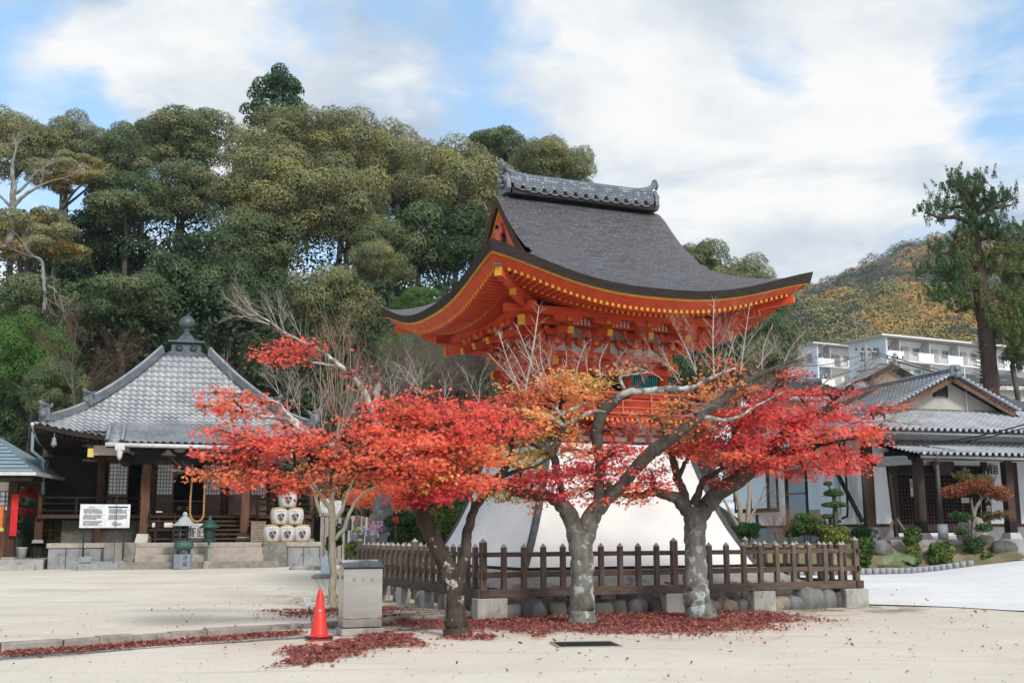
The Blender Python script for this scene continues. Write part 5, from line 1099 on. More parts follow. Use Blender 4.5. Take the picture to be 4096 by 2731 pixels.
KIND={'olive':dict(nlobe=44,nleaf=44000,lsize=.0165,flat=.86,tone=.72),'olive2':dict(nlobe=36,nleaf=38000,lsize=.017,flat=.80,tone=.66),
 'green':dict(nlobe=46,nleaf=38000,lsize=.0175,flat=.78,tone=.50),'green2':dict(nlobe=32,nleaf=32000,lsize=.019,flat=.72,tone=.42),
 'dark':dict(nlobe=30,nleaf=28000,lsize=.021,flat=.9,tone=.28),'dark2':dict(nlobe=26,nleaf=26000,lsize=.021,flat=.8,tone=.20),
 'yellow':dict(nlobe=28,nleaf=34000,lsize=.017,flat=.55,tone=.80),'bright':dict(nlobe=34,nleaf=34000,lsize=.018,flat=.85,tone=.5,m=BG),
 'conifer':dict(nlobe=60,nleaf=15000,lsize=.030,flat=1.0,tone=.4,m=CON,lobr=(.18,.30),shape=DIAM,cone=True),'rust':dict(nlobe=24,nleaf=9000,lsize=.034,flat=.8,tone=.97)}
for i,(k,v) in enumerate(KIND.items()): v['seed']=20+i
def forest_tree(name,label,kind,px,py,rpx,Y,ry=None,rz=None,group='trees of the wooded hill',limbs=5,trunkr=.22):
    k=pxm(Y); R=rpx*k*1.22; ry=ry and ry*1.12*1.22; c=A(px,py,Y); me,L_,flat=crown_data(kind,**KIND[kind])
    base=Vector((c.x,c.y+.3,hz(c.x,c.y) if Y>50 else gz(c.x,c.y))); 
    t=thing(name,label,'tree',base,0,group)
    o=bpy.data.objects.new('crown',me); COL.objects.link(o); o.parent=t; o.location=c-base; s=(R,R*.85,R*(ry/rpx/1.22 if ry else 1)/ (flat if ry else 1)); o.scale=s; o.rotation_euler=(0,0,rnd.uniform(0,6.28) if kind!='conifer' else 0)
    o.scale=(s[0],s[0]*.95,s[2])
    mb=MB(); top=c-base; hgt=max(top.z,1.2); lean=Vector((rnd.uniform(-.5,.5),0,0)); p0=Vector((0,0,-.5)); fork=Vector((top.x*.5,top.y*.5,0))+lean+Vector((0,0,max(.5,hgt-R*.75)))
    mb.tube(smooth([(p0,trunkr*1.3),((p0+fork)/2+Vector((rnd.uniform(-.3,.3),0,0)),trunkr),(fork,trunkr*.8)],4)[0],[trunkr*1.3]*3+[trunkr]*3+[trunkr*.8]*3,7)
    for i in range(limbs):
        q=L_[rnd.randrange(len(L_))][0]; a=o.rotation_euler.z; e=Vector((q[0]*math.cos(a)-q[1]*math.sin(a),q[0]*math.sin(a)+q[1]*math.cos(a),q[2]*flat)); e=Vector((e.x*s[0],e.y*s[0],e.z*s[2]))+top
        mid=(fork+e)/2+Vector((rnd.uniform(-.3,.3),0,rnd.uniform(-.2,.5))); pp,_=smooth([(fork,0),(mid,0),(e,0)],4); mb.tube(pp,list(np.linspace(trunkr*.55,trunkr*.12,len(pp))),5)
    mb.build('trunk',TRK,t); return t
FT=[
 ('conifer_tree','tall loose conifer rising alone above the whole wooded ridge','conifer',642,262,92,90,82),
 ('evergreen_tree','olive crowned evergreen at the far left end of the ridge line','olive2',45,330,95,76,80),
 ('evergreen_tree','small olive evergreen crown standing second from the left edge against the sky','olive2',155,325,70,78,55),
 ('evergreen_tree','yellow-green flat topped crown in the middle of the left edge','yellow',75,545,125,64,60),
 ('evergreen_tree','thin yellow-green branch layers below the left ridge line','yellow',150,400,95,70,42),
 ('evergreen_tree','grey-green crown between the far left trees and the domed green ones','green',270,370,85,78,70),
 ('evergreen_tree','domed green crown left of the tall conifer on the ridge','green',430,325,110,82,75),
 ('evergreen_tree','low green crown touching the sky beside the domed green tree','green2',340,330,75,84,55),
 ('evergreen_tree','flattened dark green crown under the ridge at the left','green2',280,470,115,72,75),
 ('evergreen_tree','mid green crown below the domed green tree','green',420,440,100,75,70),
 ('evergreen_tree','large olive-brown crown directly in front of the tall conifer','olive',650,350,120,76,95),
 ('evergreen_tree','olive-brown crown on the ridge right of the tall conifer','olive',775,355,105,78,90),
 ('evergreen_tree','sloping olive crown at the right shoulder of the great ridge','olive',900,385,100,80,85),
 ('evergreen_tree','great billowing olive-brown crown in the centre of the wood','olive',650,470,150,70,100),
 ('evergreen_tree','olive-brown crown right of the great billowing one','olive2',810,480,115,71,95),
 ('evergreen_tree','blue-green crown hanging low in the centre of the wood','green',590,570,115,68,85),
 ('evergreen_tree','dark olive crown with sky gaps above the pagoda eave tip','green',890,580,85,68,75),
 ('evergreen_tree','rounded olive-brown crown left of the bell tower ridge','olive',1050,450,130,74,105),
 ('evergreen_tree','dark green crown behind the bell tower gable','dark',1020,580,125,70,100),
 ('evergreen_tree','pale pine-green crown on the ridge behind the tower ridge tile','green2',1130,350,80,84,55),
 ('evergreen_tree','high olive dome just above the bell tower ridge tile','olive2',1240,380,95,80,70),
 ('evergreen_tree','last olive dome of the ridge beside the open sky','olive2',1310,400,60,80,60),
 ('evergreen_tree','olive rounded crown low in the wood above the bare leafless twigs','olive',760,720,110,60,85),
 ('evergreen_tree','small olive crown above the low rounded one','olive2',855,600,65,64,55),
 ('evergreen_tree','dark crown filling the gap behind the temple roof knob','dark2',430,640,130,66,110),
 ('evergreen_tree','dull green crown behind the left slope of the temple roof','green2',280,700,120,60,75),
 ('evergreen_tree','mid green shrubby tree at the left edge over the small shrine','green',80,720,110,60,85),
 ('evergreen_tree','bright leafy evergreen low at the left edge','bright',70,830,95,54,95),
 ('evergreen_tree','blue-green shrubby tree between the left edge and the temple eave','green',130,900,70,52,70),
 ('evergreen_tree','dark tree standing between the temple knob and the red spray','dark',560,700,100,64,110),
 ('evergreen_tree','dark green crown right of the temple roof','dark',680,860,110,60,100),
 ('evergreen_tree','fresh bright green rounded tree below the tower left eave','bright',950,820,92,52,85),
 ('evergreen_tree','fresh green tree top peeping above the tower left eave','bright',960,700,65,56,38),
 ('evergreen_tree','dark evergreen behind the tower body at its left','dark2',1080,830,90,54,120),
 ('evergreen_tree','green crown high on the slope right of the tower roof','green',1600,620,75,74,60),
 ('evergreen_tree','green-brown crown descending right of the tower roof','olive2',1690,650,75,72,55),
 ('evergreen_tree','lowest green crown at the end of the slope beside the far hill','green',1760,690,60,70,50),
 ('evergreen_tree','dark evergreen below the tower right eave','dark',1640,760,85,50,95),
 ('evergreen_tree','dark leafy tree between the tower and the apartment blocks','green2',1770,800,75,46,90),
 ('evergreen_tree','dark leafy tree low behind the right side of the tower body','dark2',1600,880,100,50,120),
 ('evergreen_tree','dark leafy tree behind the balcony of the tower','dark2',1450,960,110,56,100),
 ('evergreen_tree','shadowy crown filling the gap left of the temple roof knob','dark',200,780,110,66,90),
 ('evergreen_tree','shadowy crown behind the shrubbery of the left slope','dark2',330,800,110,64,90),
 ('evergreen_tree','dark crown behind the left end of the wood at mid height','dark2',200,600,150,74,110),
 ('evergreen_tree','shadowy crown deep behind the great billowing one','dark2',560,440,110,82,90),
 ('evergreen_tree','shadowy crown behind the central ridge','dark',960,470,90,84,80),
 ('evergreen_tree','shadowy crown low behind the twig covered maple','dark2',850,820,110,66,120),
 ('evergreen_tree','dark crown behind the left eave of the temple','dark2',60,1000,110,56,90),
 ('evergreen_tree','dark undergrowth tree behind the temple veranda','dark',180,1060,80,50,90),
]
for f in FT: forest_tree(*f)
# bare grey tree at the far left and leafless trees among the green ones
def bare_tree(name,label,spec_list,sprays,m,loc,cat='tree',mt=TWW,group=None):
    t=thing(name,label,cat,loc,0,group); mb=MB()
    for sp in spec_list: limb(mb,sp,7,0,.02)
    mb.v=[tuple(Vector(q)-Vector(loc)) for q in mb.v]; mb.build('trunk',m,t)
    tw=MB()
    for (x,y,Y,an,l,r,d,n_) in sprays:
        for i in range(n_):
            a=math.radians(an+rnd.gauss(0,12)); twig(tw,A(x,y,Y),Vector((math.cos(a),rnd.gauss(0,.3),math.sin(a))),l,r,d,0,rnd,None,.06,.55)
    tw.v=[tuple(Vector(q)-Vector(loc)) for q in tw.v]; tw.build('twigs',mt,t)['kind']='stuff'; return t
PB=mat('pale_bark',(.27,.27,.25),(.15,.145,.13),rough=.9,scale=4)
c=A(30,700,62); bare_tree('bare_tree','bare pale grey branching tree at the left edge above the yellow-green crown',
 [[(22,560,62,.22),(28,500,62,.2),(30,460,62,.18),(32,420,62,.14),(28,380,62,.10),(36,345,62,.05)],[(29,480,62,.12),(55,450,62,.10),(95,425,62,.07),(140,410,62,.03)],[(30,450,62,.1),(55,430,62,.08),(75,405,62,.05),(100,385,62,.03)],[(28,480,62,.1),(10,460,62,.08),(-10,440,62,.04)]],
 [(140,410,62,10,1.0,.02,3,3),(95,425,62,60,.8,.02,3,2),(100,385,62,40,.9,.02,3,2),(36,350,62,100,.8,.025,3,3),(-5,440,62,140,1,.02,3,2)],PB,(c.x,c.y,hz(c.x,c.y)))
c=A(105,700,58); bare_tree('bare_tree','dead drooping grey tree above the left shrubbery',
 [[(100,720,58,.10),(104,680,58,.10),(100,640,58,.09),(96,600,58,.08),(80,590,58,.05)],[(104,655,58,.06),(125,665,58,.05),(140,690,58,.03),(145,720,58,.02)]],
 [(145,720,58,-80,1.4,.02,3,4),(125,665,58,-40,1.5,.02,3,3),(80,590,58,150,1.2,.02,3,3),(104,680,58,-60,1.3,.02,3,3)],PB,(c.x,c.y,hz(c.x,c.y)))
TK2=mat('reddish_twig',(.16,.09,.07),(.10,.055,.045),rough=.9)
c=G(180,1262); Y=50; c=A(180,1255,Y); bare_tree('bare_tree','bare persimmon-like tree with small orange fruit behind the temple roof',
 [[(185,1100,Y,.12),(180,1000,Y,.10),(172,930,Y,.08),(165,860,Y,.05),(170,800,Y,.03),(178,740,Y,.015)],[(175,950,Y,.06),(200,900,Y,.045),(230,860,Y,.03),(262,830,Y,.015)],[(172,910,Y,.05),(150,860,Y,.03),(130,810,Y,.015)]],
 [(230,860,Y,30,1.5,.02,3,6),(200,900,Y,50,1.5,.02,3,5),(165,860,Y,110,1.5,.02,3,4),(170,800,Y,90,1.2,.015,3,4),(140,830,Y,130,1.2,.015,3,4),(262,830,Y,40,1.1,.015,3,4),(180,930,Y,20,1.4,.02,3,4)],TRK,(c.x,c.y,gz(c.x,c.y)),mt=TK2)
fr_=MB()
for i in range(70):
    p=A(rnd.uniform(130,290),rnd.uniform(760,900),50+rnd.uniform(-.8,.8)); fr_.lathe([(.0,-.05),(.055,-.02),(.055,.02),(0,.05)],6,tuple(p-Vector((c.x,c.y,gz(c.x,c.y)))))
# dark understorey filling between trunks
def mass(name,label,boxes,m,size,tone,shape=HEXL):
    P=[];N_=[];T=[]
    for (x0,y0,x1,y1,Y,dY,n) in boxes:
        X=NR.uniform(x0,x1,n);Yp=NR.uniform(y0,y1,n);D=NR.uniform(-dY,dY,n)
        a=.5+.5*np.sin(X*.035+Y)*np.sin(Yp*.05+Y*2)
        keep=NR.rand(n)<.35+.65*a
        for x,y,d,k_ in zip(X,Yp,D,keep):
            if k_: P.append(tuple(A(x,y,Y+d)))
    P=np.array(P); n=len(P); V,k=leafverts(P,NR.normal(size=(n,3))*.6+np.array([0,-.4,.6]),size*NR.uniform(.6,1.3,n),shape)
    o=mesh_np(name,V,k,m,np.clip(tone+NR.normal(size=n)*.05,0,1)); return setting(o,'stuff',label)
mass('undergrowth','dark undergrowth below the trees of the hill',[(0,640,1200,1130,60,3,26000),(-40,1050,150,1230,50,2,5000),(640,900,1150,1180,56,2,9000),(1500,700,1700,1130,56,3,7000),(0,480,950,760,78,4,26000),(900,480,1500,800,78,4,12000)],EV_,.15,.15)
# ================================================================ temple hall at the left
def tile_slope(mb,fn,L_,w0,w1,ustep=.25,rstep=.22,mi=0,res=5,amp=.045,clampfn=None,flip=False):
    """fn(u,s)->point, s metres from the top; width half-range given by clampfn(s)->(lo,hi)"""
    rows=[]; nr=int(L_/rstep); lo,hi=w0,w1; nu=int((hi-lo)/ustep*res)
    for r in range(nr+1):
        for e in (0,1):
            s=min(L_,(r+(0 if e==0 else 1.10))*rstep)
            a,b=clampfn(s) if clampfn else (lo,hi); row=[]
            for i in range(nu+1):
                u=lo+(hi-lo)*i/nu; ph=(u/ustep)%1; wave=amp*(math.sin(2*PI*ph)*.8+.35*math.sin(4*PI*ph+.6)); uu=min(b,max(a,u)); p=fn(uu,s); p=Vector(p)+Vector((0,0,(wave if a<u<b else 0)+(.0 if e==0 else .072))); row.append(p)
            rows.append(row)
    n0=len(mb.f); mb.grid(rows,mi,True,flip)
    nc=len(rows[0])-1
    for i in range(n0,len(mb.f)):
        if ((i-n0)//nc)%2==1: mb.sm[i]=False
TF=Frame(0,0,0)
_c=A(430,745,46.5); TF=Frame(_c.x,_c.y,math.radians(17))
GZT=gz(TF.o.x,43)
tem=thing('temple_hall','old wooden temple hall with silvery pyramidal tile roof crowned by a bronze jewel','temple',(TF.o.x,TF.o.y,0),TF.a)
def tv(x,y,k): return TF.onV(x,y,k)      # survey px are 4096-wide here
# key levels
fz=tv(742,2168,-3.9).z; PLZ=fz                      # platform top
TVF=-2.35                                              # wall plane
wl,wr=tv(404,1950,TVF).x,tv(1085,1950,TVF).x
kp=-4.55                                               # porch pillar plane
eaveM=tv(747,1700,-5.9)
RH=5.15
EAV=tv(147,1693,-RH).z-.45; APX=tv(747,1440,0).z
print('temple levels',PLZ,wl,wr,EAV,APX,tv(147,1693,-RH),tv(600/1.425,1782,-7.6),tv(583,1800,kp),tv(981,1800,kp),tv(272,2160,-3.6),tv(1284,2160,-3.6))
def TR(s):  # roof height at distance s from the centre (0..RH)
    t=min(1.25,max(0,(s-.95)/(RH-.95))); return APX-(APX-EAV)*(1.38*t-.38*t*t)
def tlift(u,v): a=max(abs(u)/RH,.02);b=max(abs(v)/RH,.02); return .45*((a**-6+b**-6)**(-1/6)*1.1225)**4
SM=TILE
rf=None
for k in range(4):
    a=k*PI/2; ca,sa=math.cos(a),math.sin(a); mb=MB()
    def fn(u,s,ca=ca,sa=sa):
        v=-(.95+s); z=TR(.95+s)+tlift(u,v); return (u*ca-v*sa,u*sa+v*ca,z)
    tile_slope(mb,fn,RH-.95,-RH,RH,clampfn=lambda s:(-(.95+s),(.95+s)))
    # eave thickness
    e=[fn(-RH+2*RH*i/40,RH-.95) for i in range(41)]; mb.grid([e,[(x,y,z-.16) for x,y,z in e]],1,False,True)
    o=mb.build('roof',[TILE,WOODB],tem if rf is None else rf); rf=rf or o
mb=MB(); P=[[( -RH+2*RH*i/16,-RH+2*RH*j/16, TR(max(abs(-RH+2*RH*i/16),abs(-RH+2*RH*j/16)))*0+EAV-.16+.25*(1-max(abs(i-8),abs(j-8))/8)+tlift(-RH+2*RH*i/16,-RH+2*RH*j/16)) for i in range(17)] for j in range(17)]
mb.grid(P,0,False,True); mb.build('eave_soffit',WOODB,rf)
def ridge_line(pts,w=.16,h=.26,m=TILED,parent=None,name='hip_ridge',ends=True):
    mb=MB(); n=len(pts)
    for lay,(ww,z0,z1) in enumerate(((w,-.04,h*.35),(w*.85,h*.35,h*.6),(w*.72,h*.6,h*.85))):
        rows=[[],[],[],[]]
        for i,p in enumerate(pts):
            p=Vector(p); d=(Vector(pts[min(i+1,n-1)])-Vector(pts[max(i-1,0)])); d.z=0; d.normalize(); s_=Vector((-d.y,d.x,0))
            for r_,(sg,z) in zip(rows,((-1,z0),(-1,z1),(1,z1),(1,z0))): r_.append(p+s_*ww*sg+Vector((0,0,z)))
        mb.grid(rows,0,False)
    mb.tube([Vector(p)+Vector((0,0,h*.88)) for p in pts],w*.42,7,1)
    return mb.build(name,[m,TILE],parent)
for sx in (-1,1):
    for sy in (-1,1):
        pts=[]
        for i in range(24):
            t=.95+(RH-.35-.95)*i/23; z=TR(t)+tlift(t,t)+.03
            pts.append((sx*t,sy*t,z))
        n1=15; ridge_line([ (p[0],p[1],p[2]+.10) for p in pts[:n1+1]],.14,.30,parent=rf); ridge_line([(p[0],p[1],p[2]+.02) for p in pts[n1:]],.12,.24,parent=rf)
        for i_,sc_ in ((n1,.9),(23,1.0)):
            p=pts[i_]; mb=MB(); a=math.atan2(sy,sx); Mx=Matrix.Translation((p[0],p[1],p[2]+.05))@Matrix.Rotation(a,4,'Z')@Matrix.Scale(sc_,4)
            mb.cb((.08,0,.20),(.12,.52,.50),M=Mx,bev=.03); mb.lathe([(.15,-.06),(.15,.06)],10,M=Mx@Matrix.Translation((.16,0,.2))@Matrix.Rotation(PI/2,4,'Y'))
            for q in (-.24,.24): mb.tube([Mx@Vector((.05,q,.42)),Mx@Vector((.0,q*1.15,.52)),Mx@Vector((-.02,q*1.1,.60))],[.07,.05,.02],6)
            mb.tube([Mx@Vector((-.1,0,.50)),Mx@Vector((.18,0,.56)),Mx@Vector((.34,0,.64))],[.08,.08,.075],8); mb.build('ridge_end_tile',TILED,rf)
# bronze finial
mb=MB(); z=APX; mb.cb((0,0,z-.06),(1.95,1.95,.18),bev=.02); mb.cb((0,0,z+.07),(1.7,1.7,.10),bev=.02); mb.cb((0,0,z+.15),(1.55,1.55,.08),bev=.02); mb.cb((0,0,z+.40),(1.18,1.18,.42),bev=.02); mb.cb((0,0,z+.67),(1.48,1.48,.09),bev=.02); mb.cb((0,0,z+.22),(1.35,1.35,.06))
BRZ=mat('aged_bronze',(.13,.15,.17),(.075,.09,.105),rough=.5,metal=.45,scale=3,spots=[(2,(.22,.24,.26),.6,.75)])
mb.build('finial_base',BRZ,rf)
mb=MB(); z2=z+.72; mb.lathe([(r*.74,h*.70) for r,h in [(.85,0),(.62,.10),(.46,.22),(.36,.38),(.24,.50),(.17,.60),(.15,.72),(.22,.76),(.20,.82),(.14,.86),(.30,.92),(.42,1.05),(.455,1.22),(.42,1.38),(.30,1.52),(.16,1.60),(.06,1.68),(.0,1.80)]],20,(0,0,z2)); mb.build('jewel_finial',BRZ,rf)
for q in (-.33,.33): mb=MB(); mb.lathe([(.16,0),(.14,.03),(.0,.035)],6,M=Matrix.Translation((q*.85,-.60,z+.40))@Matrix.Rotation(PI/2,4,'X')); mb.build('crest',mat('bronze_dark',(.05,.055,.06),rough=.5,metal=.4),rf)
# front porch roof
KE=-6.5; kl=tv(600/1.425,1782,KE).x; kr=-kl+.15; KZ=tv(600/1.425,1775,KE).z
def kf(u,s):
    v=-(4.2+s); t=(4.2+s); z0=TR(4.2)+.05; T=(t-4.2)/(-KE-4.2); z=z0+(KZ-z0)*(1.12*T-.12*T*T)+.03; return (u,v,z)
mb=MB(); tile_slope(mb,kf,-KE-4.2,kl,kr); e=[kf(kl+(kr-kl)*i/20,-KE-4.2) for i in range(21)]; mb.grid([e,[(x,y,z-.12) for x,y,z in e]],1,False,True)
for u in (kl,kr): e=[kf(u,(-KE-4.2)*i/12) for i in range(13)]; mb.grid([e,[(x,y,z-.16) for x,y,z in e]],1,False,u>0)
pr=mb.build('porch_roof',[TILE,WOODB],tem)
mb=MB(); mb.grid([[(kl+.02,-5.4,KZ+.12),(kr-.02,-5.4,KZ+.12)],[(kl+.02,KE+.02,KZ-.13),(kr-.02,KE+.02,KZ-.13)]],0,False); mb.build('porch_soffit',WOODB,pr)
for u in (kl+.05,kl+.55,kr-.55,kr-.05): ridge_line([kf(u,(-KE-4.2)*(.30+.70*i/10)) for i in range(11)],.09,.16,parent=pr,name='porch_ridge')
for u in (kl+.28,kr-.28):
    mb=MB(); 
    for i in range(9):
        p=kf(u,(-KE-4.2)*(.62+.38*i/8)); mb.cb((p[0],p[1],p[2]+.03),(.36,.16,.05),M=None)
    mb.build('cross_tile',TILE,pr)
mb=MB(); mb.tube([(kl,KE-.07,KZ-.02),(kr,KE-.07,KZ-.06)],.075,8); mb.build('gutter',PVC,tem)
gx=tv(683/1.425,1805,KE-.07).x
mb=MB(); mb.box(gx-.16,KE-.2,KZ-.22,gx+.16,KE+.05,KZ+.02); mb.lathe([(.045,-.55),(.09,-.42),(.09,-.36),(.13,-.22)],10,(gx,KE-.07,KZ)); mb.build('downpipe_head',PVC,tem)
mb=MB(); 
for i in range(70): mb.tube([(gx+.006*math.cos(PI*i),KE-.07,KZ-.55-i*.058),(gx-.006*math.cos(PI*i),KE-.07,KZ-.55-(i+1)*.058)],.011,4)
mb.build('rain_chain',mat('rusty_chain',(.10,.06,.045),rough=.8),tem)
# side gutters along the main left eave and its blue-grey pipe
mb=MB(); mb.tube([(-RH-.06,-RH+i*2*RH/14,EAV-.02+tlift(RH,-RH+i*2*RH/14)) for i in range(15)],.07,6); mb.build('gutter',PVC,tem)
mb=MB(); mb.tube([(-RH-.05,-RH+.3,EAV+.2),(-RH-.05,-RH+.3,EAV-.5),(-RH+.3,-RH+.6,EAV-.8),(-4.9,-3.9,EAV-1.1),(-4.85,-3.6,EAV-2)],.06,8); mb.build('drainpipe',mat('blue_grey_pipe',(.22,.28,.31),rough=.6),tem)
mb=MB()
for i in range(60):
    u=-RH+.1+(2*RH-.2)*i/59
    if u<kl-.1 or u>kr+.1: mb.beam((u,-RH+.12,EAV-.24+tlift(u,RH)),(u,-2.4,EAV+.2),.07,.08)
    mb.beam((-RH+.12,u,EAV-.24+tlift(u,RH)),(-2.6,u,EAV+.2),.07,.08)
o=mb.build('rafter_row',WOODB,tem); o['kind']='stuff'
# stone platform
PF=-5.75; pl,prr=tv(184,2200,PF).x,tv(1285,2200,PF).x; z0=GZT-.3
mb=MB(); mb.box(pl,PF,PLZ-.17,prr,4.2,PLZ,bev=.015); plat=mb.build('platform',GRAN,tem)
mb=MB(); 
for i in range(16):
    x0=pl+.06+(prr-pl-.12)*i/16; x1=pl+.06+(prr-pl-.12)*(i+1)/16; mb.box(x0+.008,PF+.05,z0,x1-.008,PF+.2,PLZ-.17,0,bev=.012)
for i in range(14):
    y0=PF+.2+9.7*i/14; mb.box(pl+.05,y0+.008,z0,pl+.2,y0+9.7/14-.008,PLZ-.17,0,bev=.012)
mb.box(pl+.08,PF+.08,z0,prr-.08,4.1,PLZ-.18,1); mb.build('platform_blocks',[mat('platform_block',(.30,.31,.32),(.22,.225,.235),rough=.9,scale=3,bump=.4,bscale=14,spots=[(2,(.14,.13,.115),.56,.7)]),BLK],plat)
sl,sr=tv(770/1.425,2210,PF-.6).x,tv(1500/1.425,2210,PF-.6).x
H_=PLZ-GZT
for i in range(3):
    mb=MB(); mb.box(sl-(.35*(i==0) and .5),PF-.38*(3-i)+.0,GZT-.2,sr+(.35*(i==0) and .5),PF-.38*(3-i)+.37,GZT+H_*(i+1)/3.6-.02,bev=.015); mb.build('step',GRAN if i else mat('worn_step',(.27,.25,.22),(.19,.18,.16),rough=.9,scale=5,bump=.3,spots=[(2,(.12,.11,.10),.55,.7)]),plat)
for x0,x1 in ((sl-1.05,sl),(sr,sr+.85)): mb=MB(); mb.box(x0,PF-.40,GZT-.2,x1,PF+.02,PLZ-.003,bev=.02); mb.build('step_cheek',mat('dark_granite',(.25,.235,.21),(.13,.12,.11),rough=.9,scale=3,bump=.3,spots=[(3,(.35,.31,.26),.58,.7)]),plat)
# raised floor, walls, veranda
FLZ=tv(742,2060,TVF).z
mb=MB(); mb.box(-5.0,-3.55,FLZ-.14,5.0,3.5,FLZ,bev=.01); ver=mb.build('veranda_floor',WOODD,tem)
mb=MB(); mb.box(wl,TVF+.1,FLZ,wl+.08,3.2,EAV-.1); mb.box(wr-.08,TVF+.1,FLZ,wr,3.2,EAV-.1); mb.box(wl,3.1,PLZ,wr,3.2,EAV-.1); mb.box(wl,TVF+1.6,FLZ,wr,TVF+1.7,EAV-.1,1); mb.box(wl,TVF,EAV-1.2,wr,TVF+1.7,EAV-1.15,1); mb.build('inner_wall',[WOODB,BLK],tem)
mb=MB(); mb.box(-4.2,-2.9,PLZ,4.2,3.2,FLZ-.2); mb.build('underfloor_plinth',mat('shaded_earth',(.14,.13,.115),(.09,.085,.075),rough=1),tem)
zt=tv(742,1850,TVF).z; ztop=zt+1.5   # lintel height
print('lintel',zt,FLZ,kl,KZ)
cols=[wl]+[tv(x,1950,TVF).x for x in (614,898)]+[wr]
for x in cols: mb=MB(); mb.tube([(x,TVF,PLZ),(x,TVF,ztop)],.165 if x in (wl,wr) else .13,14,0); mb.build('pillar',WOODD,tem)
mb=MB(); mb.box(wl-.3,TVF-.12,zt-.02,wr+.3,TVF+.12,zt+.24,bev=.01); mb.box(wl-.2,TVF-.08,zt+.95,wr+.2,TVF+.12,zt+1.15); mb.build('lintel',WOODD,tem)
mb=MB(); mb.box(wl,TVF-.02,zt+.24,wr,TVF+.03,zt+.95); mb.build('plaster_band',mat('aged_plaster',(.55,.50,.44),(.45,.40,.35),rough=.9,scale=3),tem)
for a_,b_ in ((430,512),(622,695),(818,885),(915,982),(1000,1068)):
    x0,x1=tv(a_,1950,TVF).x,tv(b_,1950,TVF).x; zb=FLZ+.03; mid=tv(742,1981,TVF).z; tp=zt-.03
    mb=MB(); mb.box(x0,TVF-.05,zb,x1,TVF-.01,mid); 
    for z in np.linspace(zb+.1,mid-.03,6): mb.box(x0+.06,TVF-.062,z,x1-.06,TVF-.05,z+.035)
    for xx in (x0,x1-.06): mb.box(xx,TVF-.07,zb,xx+.06,TVF-.052,tp)
    mb.box(x0+.06,TVF-.07,mid-.02,x1-.06,TVF-.052,mid+.04); mb.box(x0+.06,TVF-.07,tp-.06,x1-.06,TVF-.052,tp); dr=mb.build('sliding_door',mat('door_wood',(.17,.11,.08),(.11,.07,.05),rough=.8,scale=3,stretch=(.8,1,5)),tem)
    mb=MB(); mb.box(x0+.06,TVF-.035,mid+.04,x1-.06,TVF-.03,tp-.06); mb.build('paper_panel',PAPER,dr)
    mb=MB(); nx=6 if x1-x0>1 else 5
    for i in range(1,nx): xx=x0+.06+(x1-x0-.12)*i/nx; mb.box(xx-.012,TVF-.055,mid+.04,xx+.012,TVF-.036,tp-.06)
    for i in range(1,8): z=mid+.04+(tp-.1-mid)*i/8; mb.box(x0+.06,TVF-.0545,z-.012,x1-.06,TVF-.0365,z+.012)
    mb.build('muntin_grid',MATS['door_wood'],dr)
# transverse beams and frog-leg struts of the porch, forward pillars on white stones
kx=[tv(584,1950,kp).x,tv(982,1950,kp).x]; bz=tv(583,1855,kp).z
for x in kx:
    mb=MB(); mb.add([],[]); mb.box(x-.16,kp-.16,PLZ+.32,x+.16,kp+.16,bz+.0,bev=.03); mb.build('porch_pillar',mat('pillar_wood',(.16,.075,.045),(.07,.035,.024),rough=.75,scale=3,stretch=(6,6,.5),bump=.3),tem)
    mb=MB(); mb.box(x-.30,kp-.30,PLZ,x+.30,kp+.30,PLZ+.32,top=.07); mb.build('pillar_base_stone',mat('white_base_stone',(.60,.58,.53),(.48,.46,.42),rough=.85,scale=6),tem)
    mb=MB()
    for k_,(w_,zz2) in enumerate(((.5,.15),(.95,.33),(1.3,.5))): arm(mb,(x,kp-.0,bz+zz2-.1),(1,0,0),(0,1,0),w_,.16,1.2)
    for q in (-.45,0,.45): blk(mb,(x+q,kp,bz+.42),.22,.14)
    mb.build('porch_bracket',WOODB,tem)
mb=MB(); mb.box(kx[0]-.9,kp-.10,bz-.02,kx[1]+.9,kp+.10,bz+.30,bev=.02); 
for x,sg in ((kx[0]-.75,-1),(kx[1]+.75,1)): mb.lathe([(.0,-.13),(.26,-.12),(.26,.12),(0,.13)],12,M=Matrix.Translation((x,kp,bz+.15))@Matrix.Rotation(PI/2,4,'X'))
mb.build('porch_beam',WOODB,tem)
mb=MB(); mb.box(kx[0]-1.4,kp-.10,bz+.66,kx[1]+1.4,kp+.10,bz+.80); mb.build('porch_purlin',WOODB,tem)
mb=MB(); mb.box(kx[0]-1.9,kp+.0,bz+.30,kx[1]+1.9,kp+.03,bz+.66); mb.build('porch_plaster',MATS['aged_plaster'],tem)
mb=MB()
for c_ in (-.95,-.2,.55): 
    cx=(kx[0]+kx[1])/2+c_*1.15
    mb.tube([(cx-.42,kp-.06,bz+.33),(cx-.22,kp-.06,bz+.42),(cx-.1,kp-.06,bz+.58),(cx+.1,kp-.06,bz+.58),(cx+.22,kp-.06,bz+.42),(cx+.42,kp-.06,bz+.33)],.055,6)
mb.build('frog_leg_strut',WOODB,tem)
mb=MB(); cx=(kx[0]+kx[1])/2; mb.box(cx-.35,kp-.16,bz+.30,cx+.35,kp-.12,bz+.44); mb.build('name_plaque',mat('plaque_pale',(.50,.46,.42),rough=.8),tem)
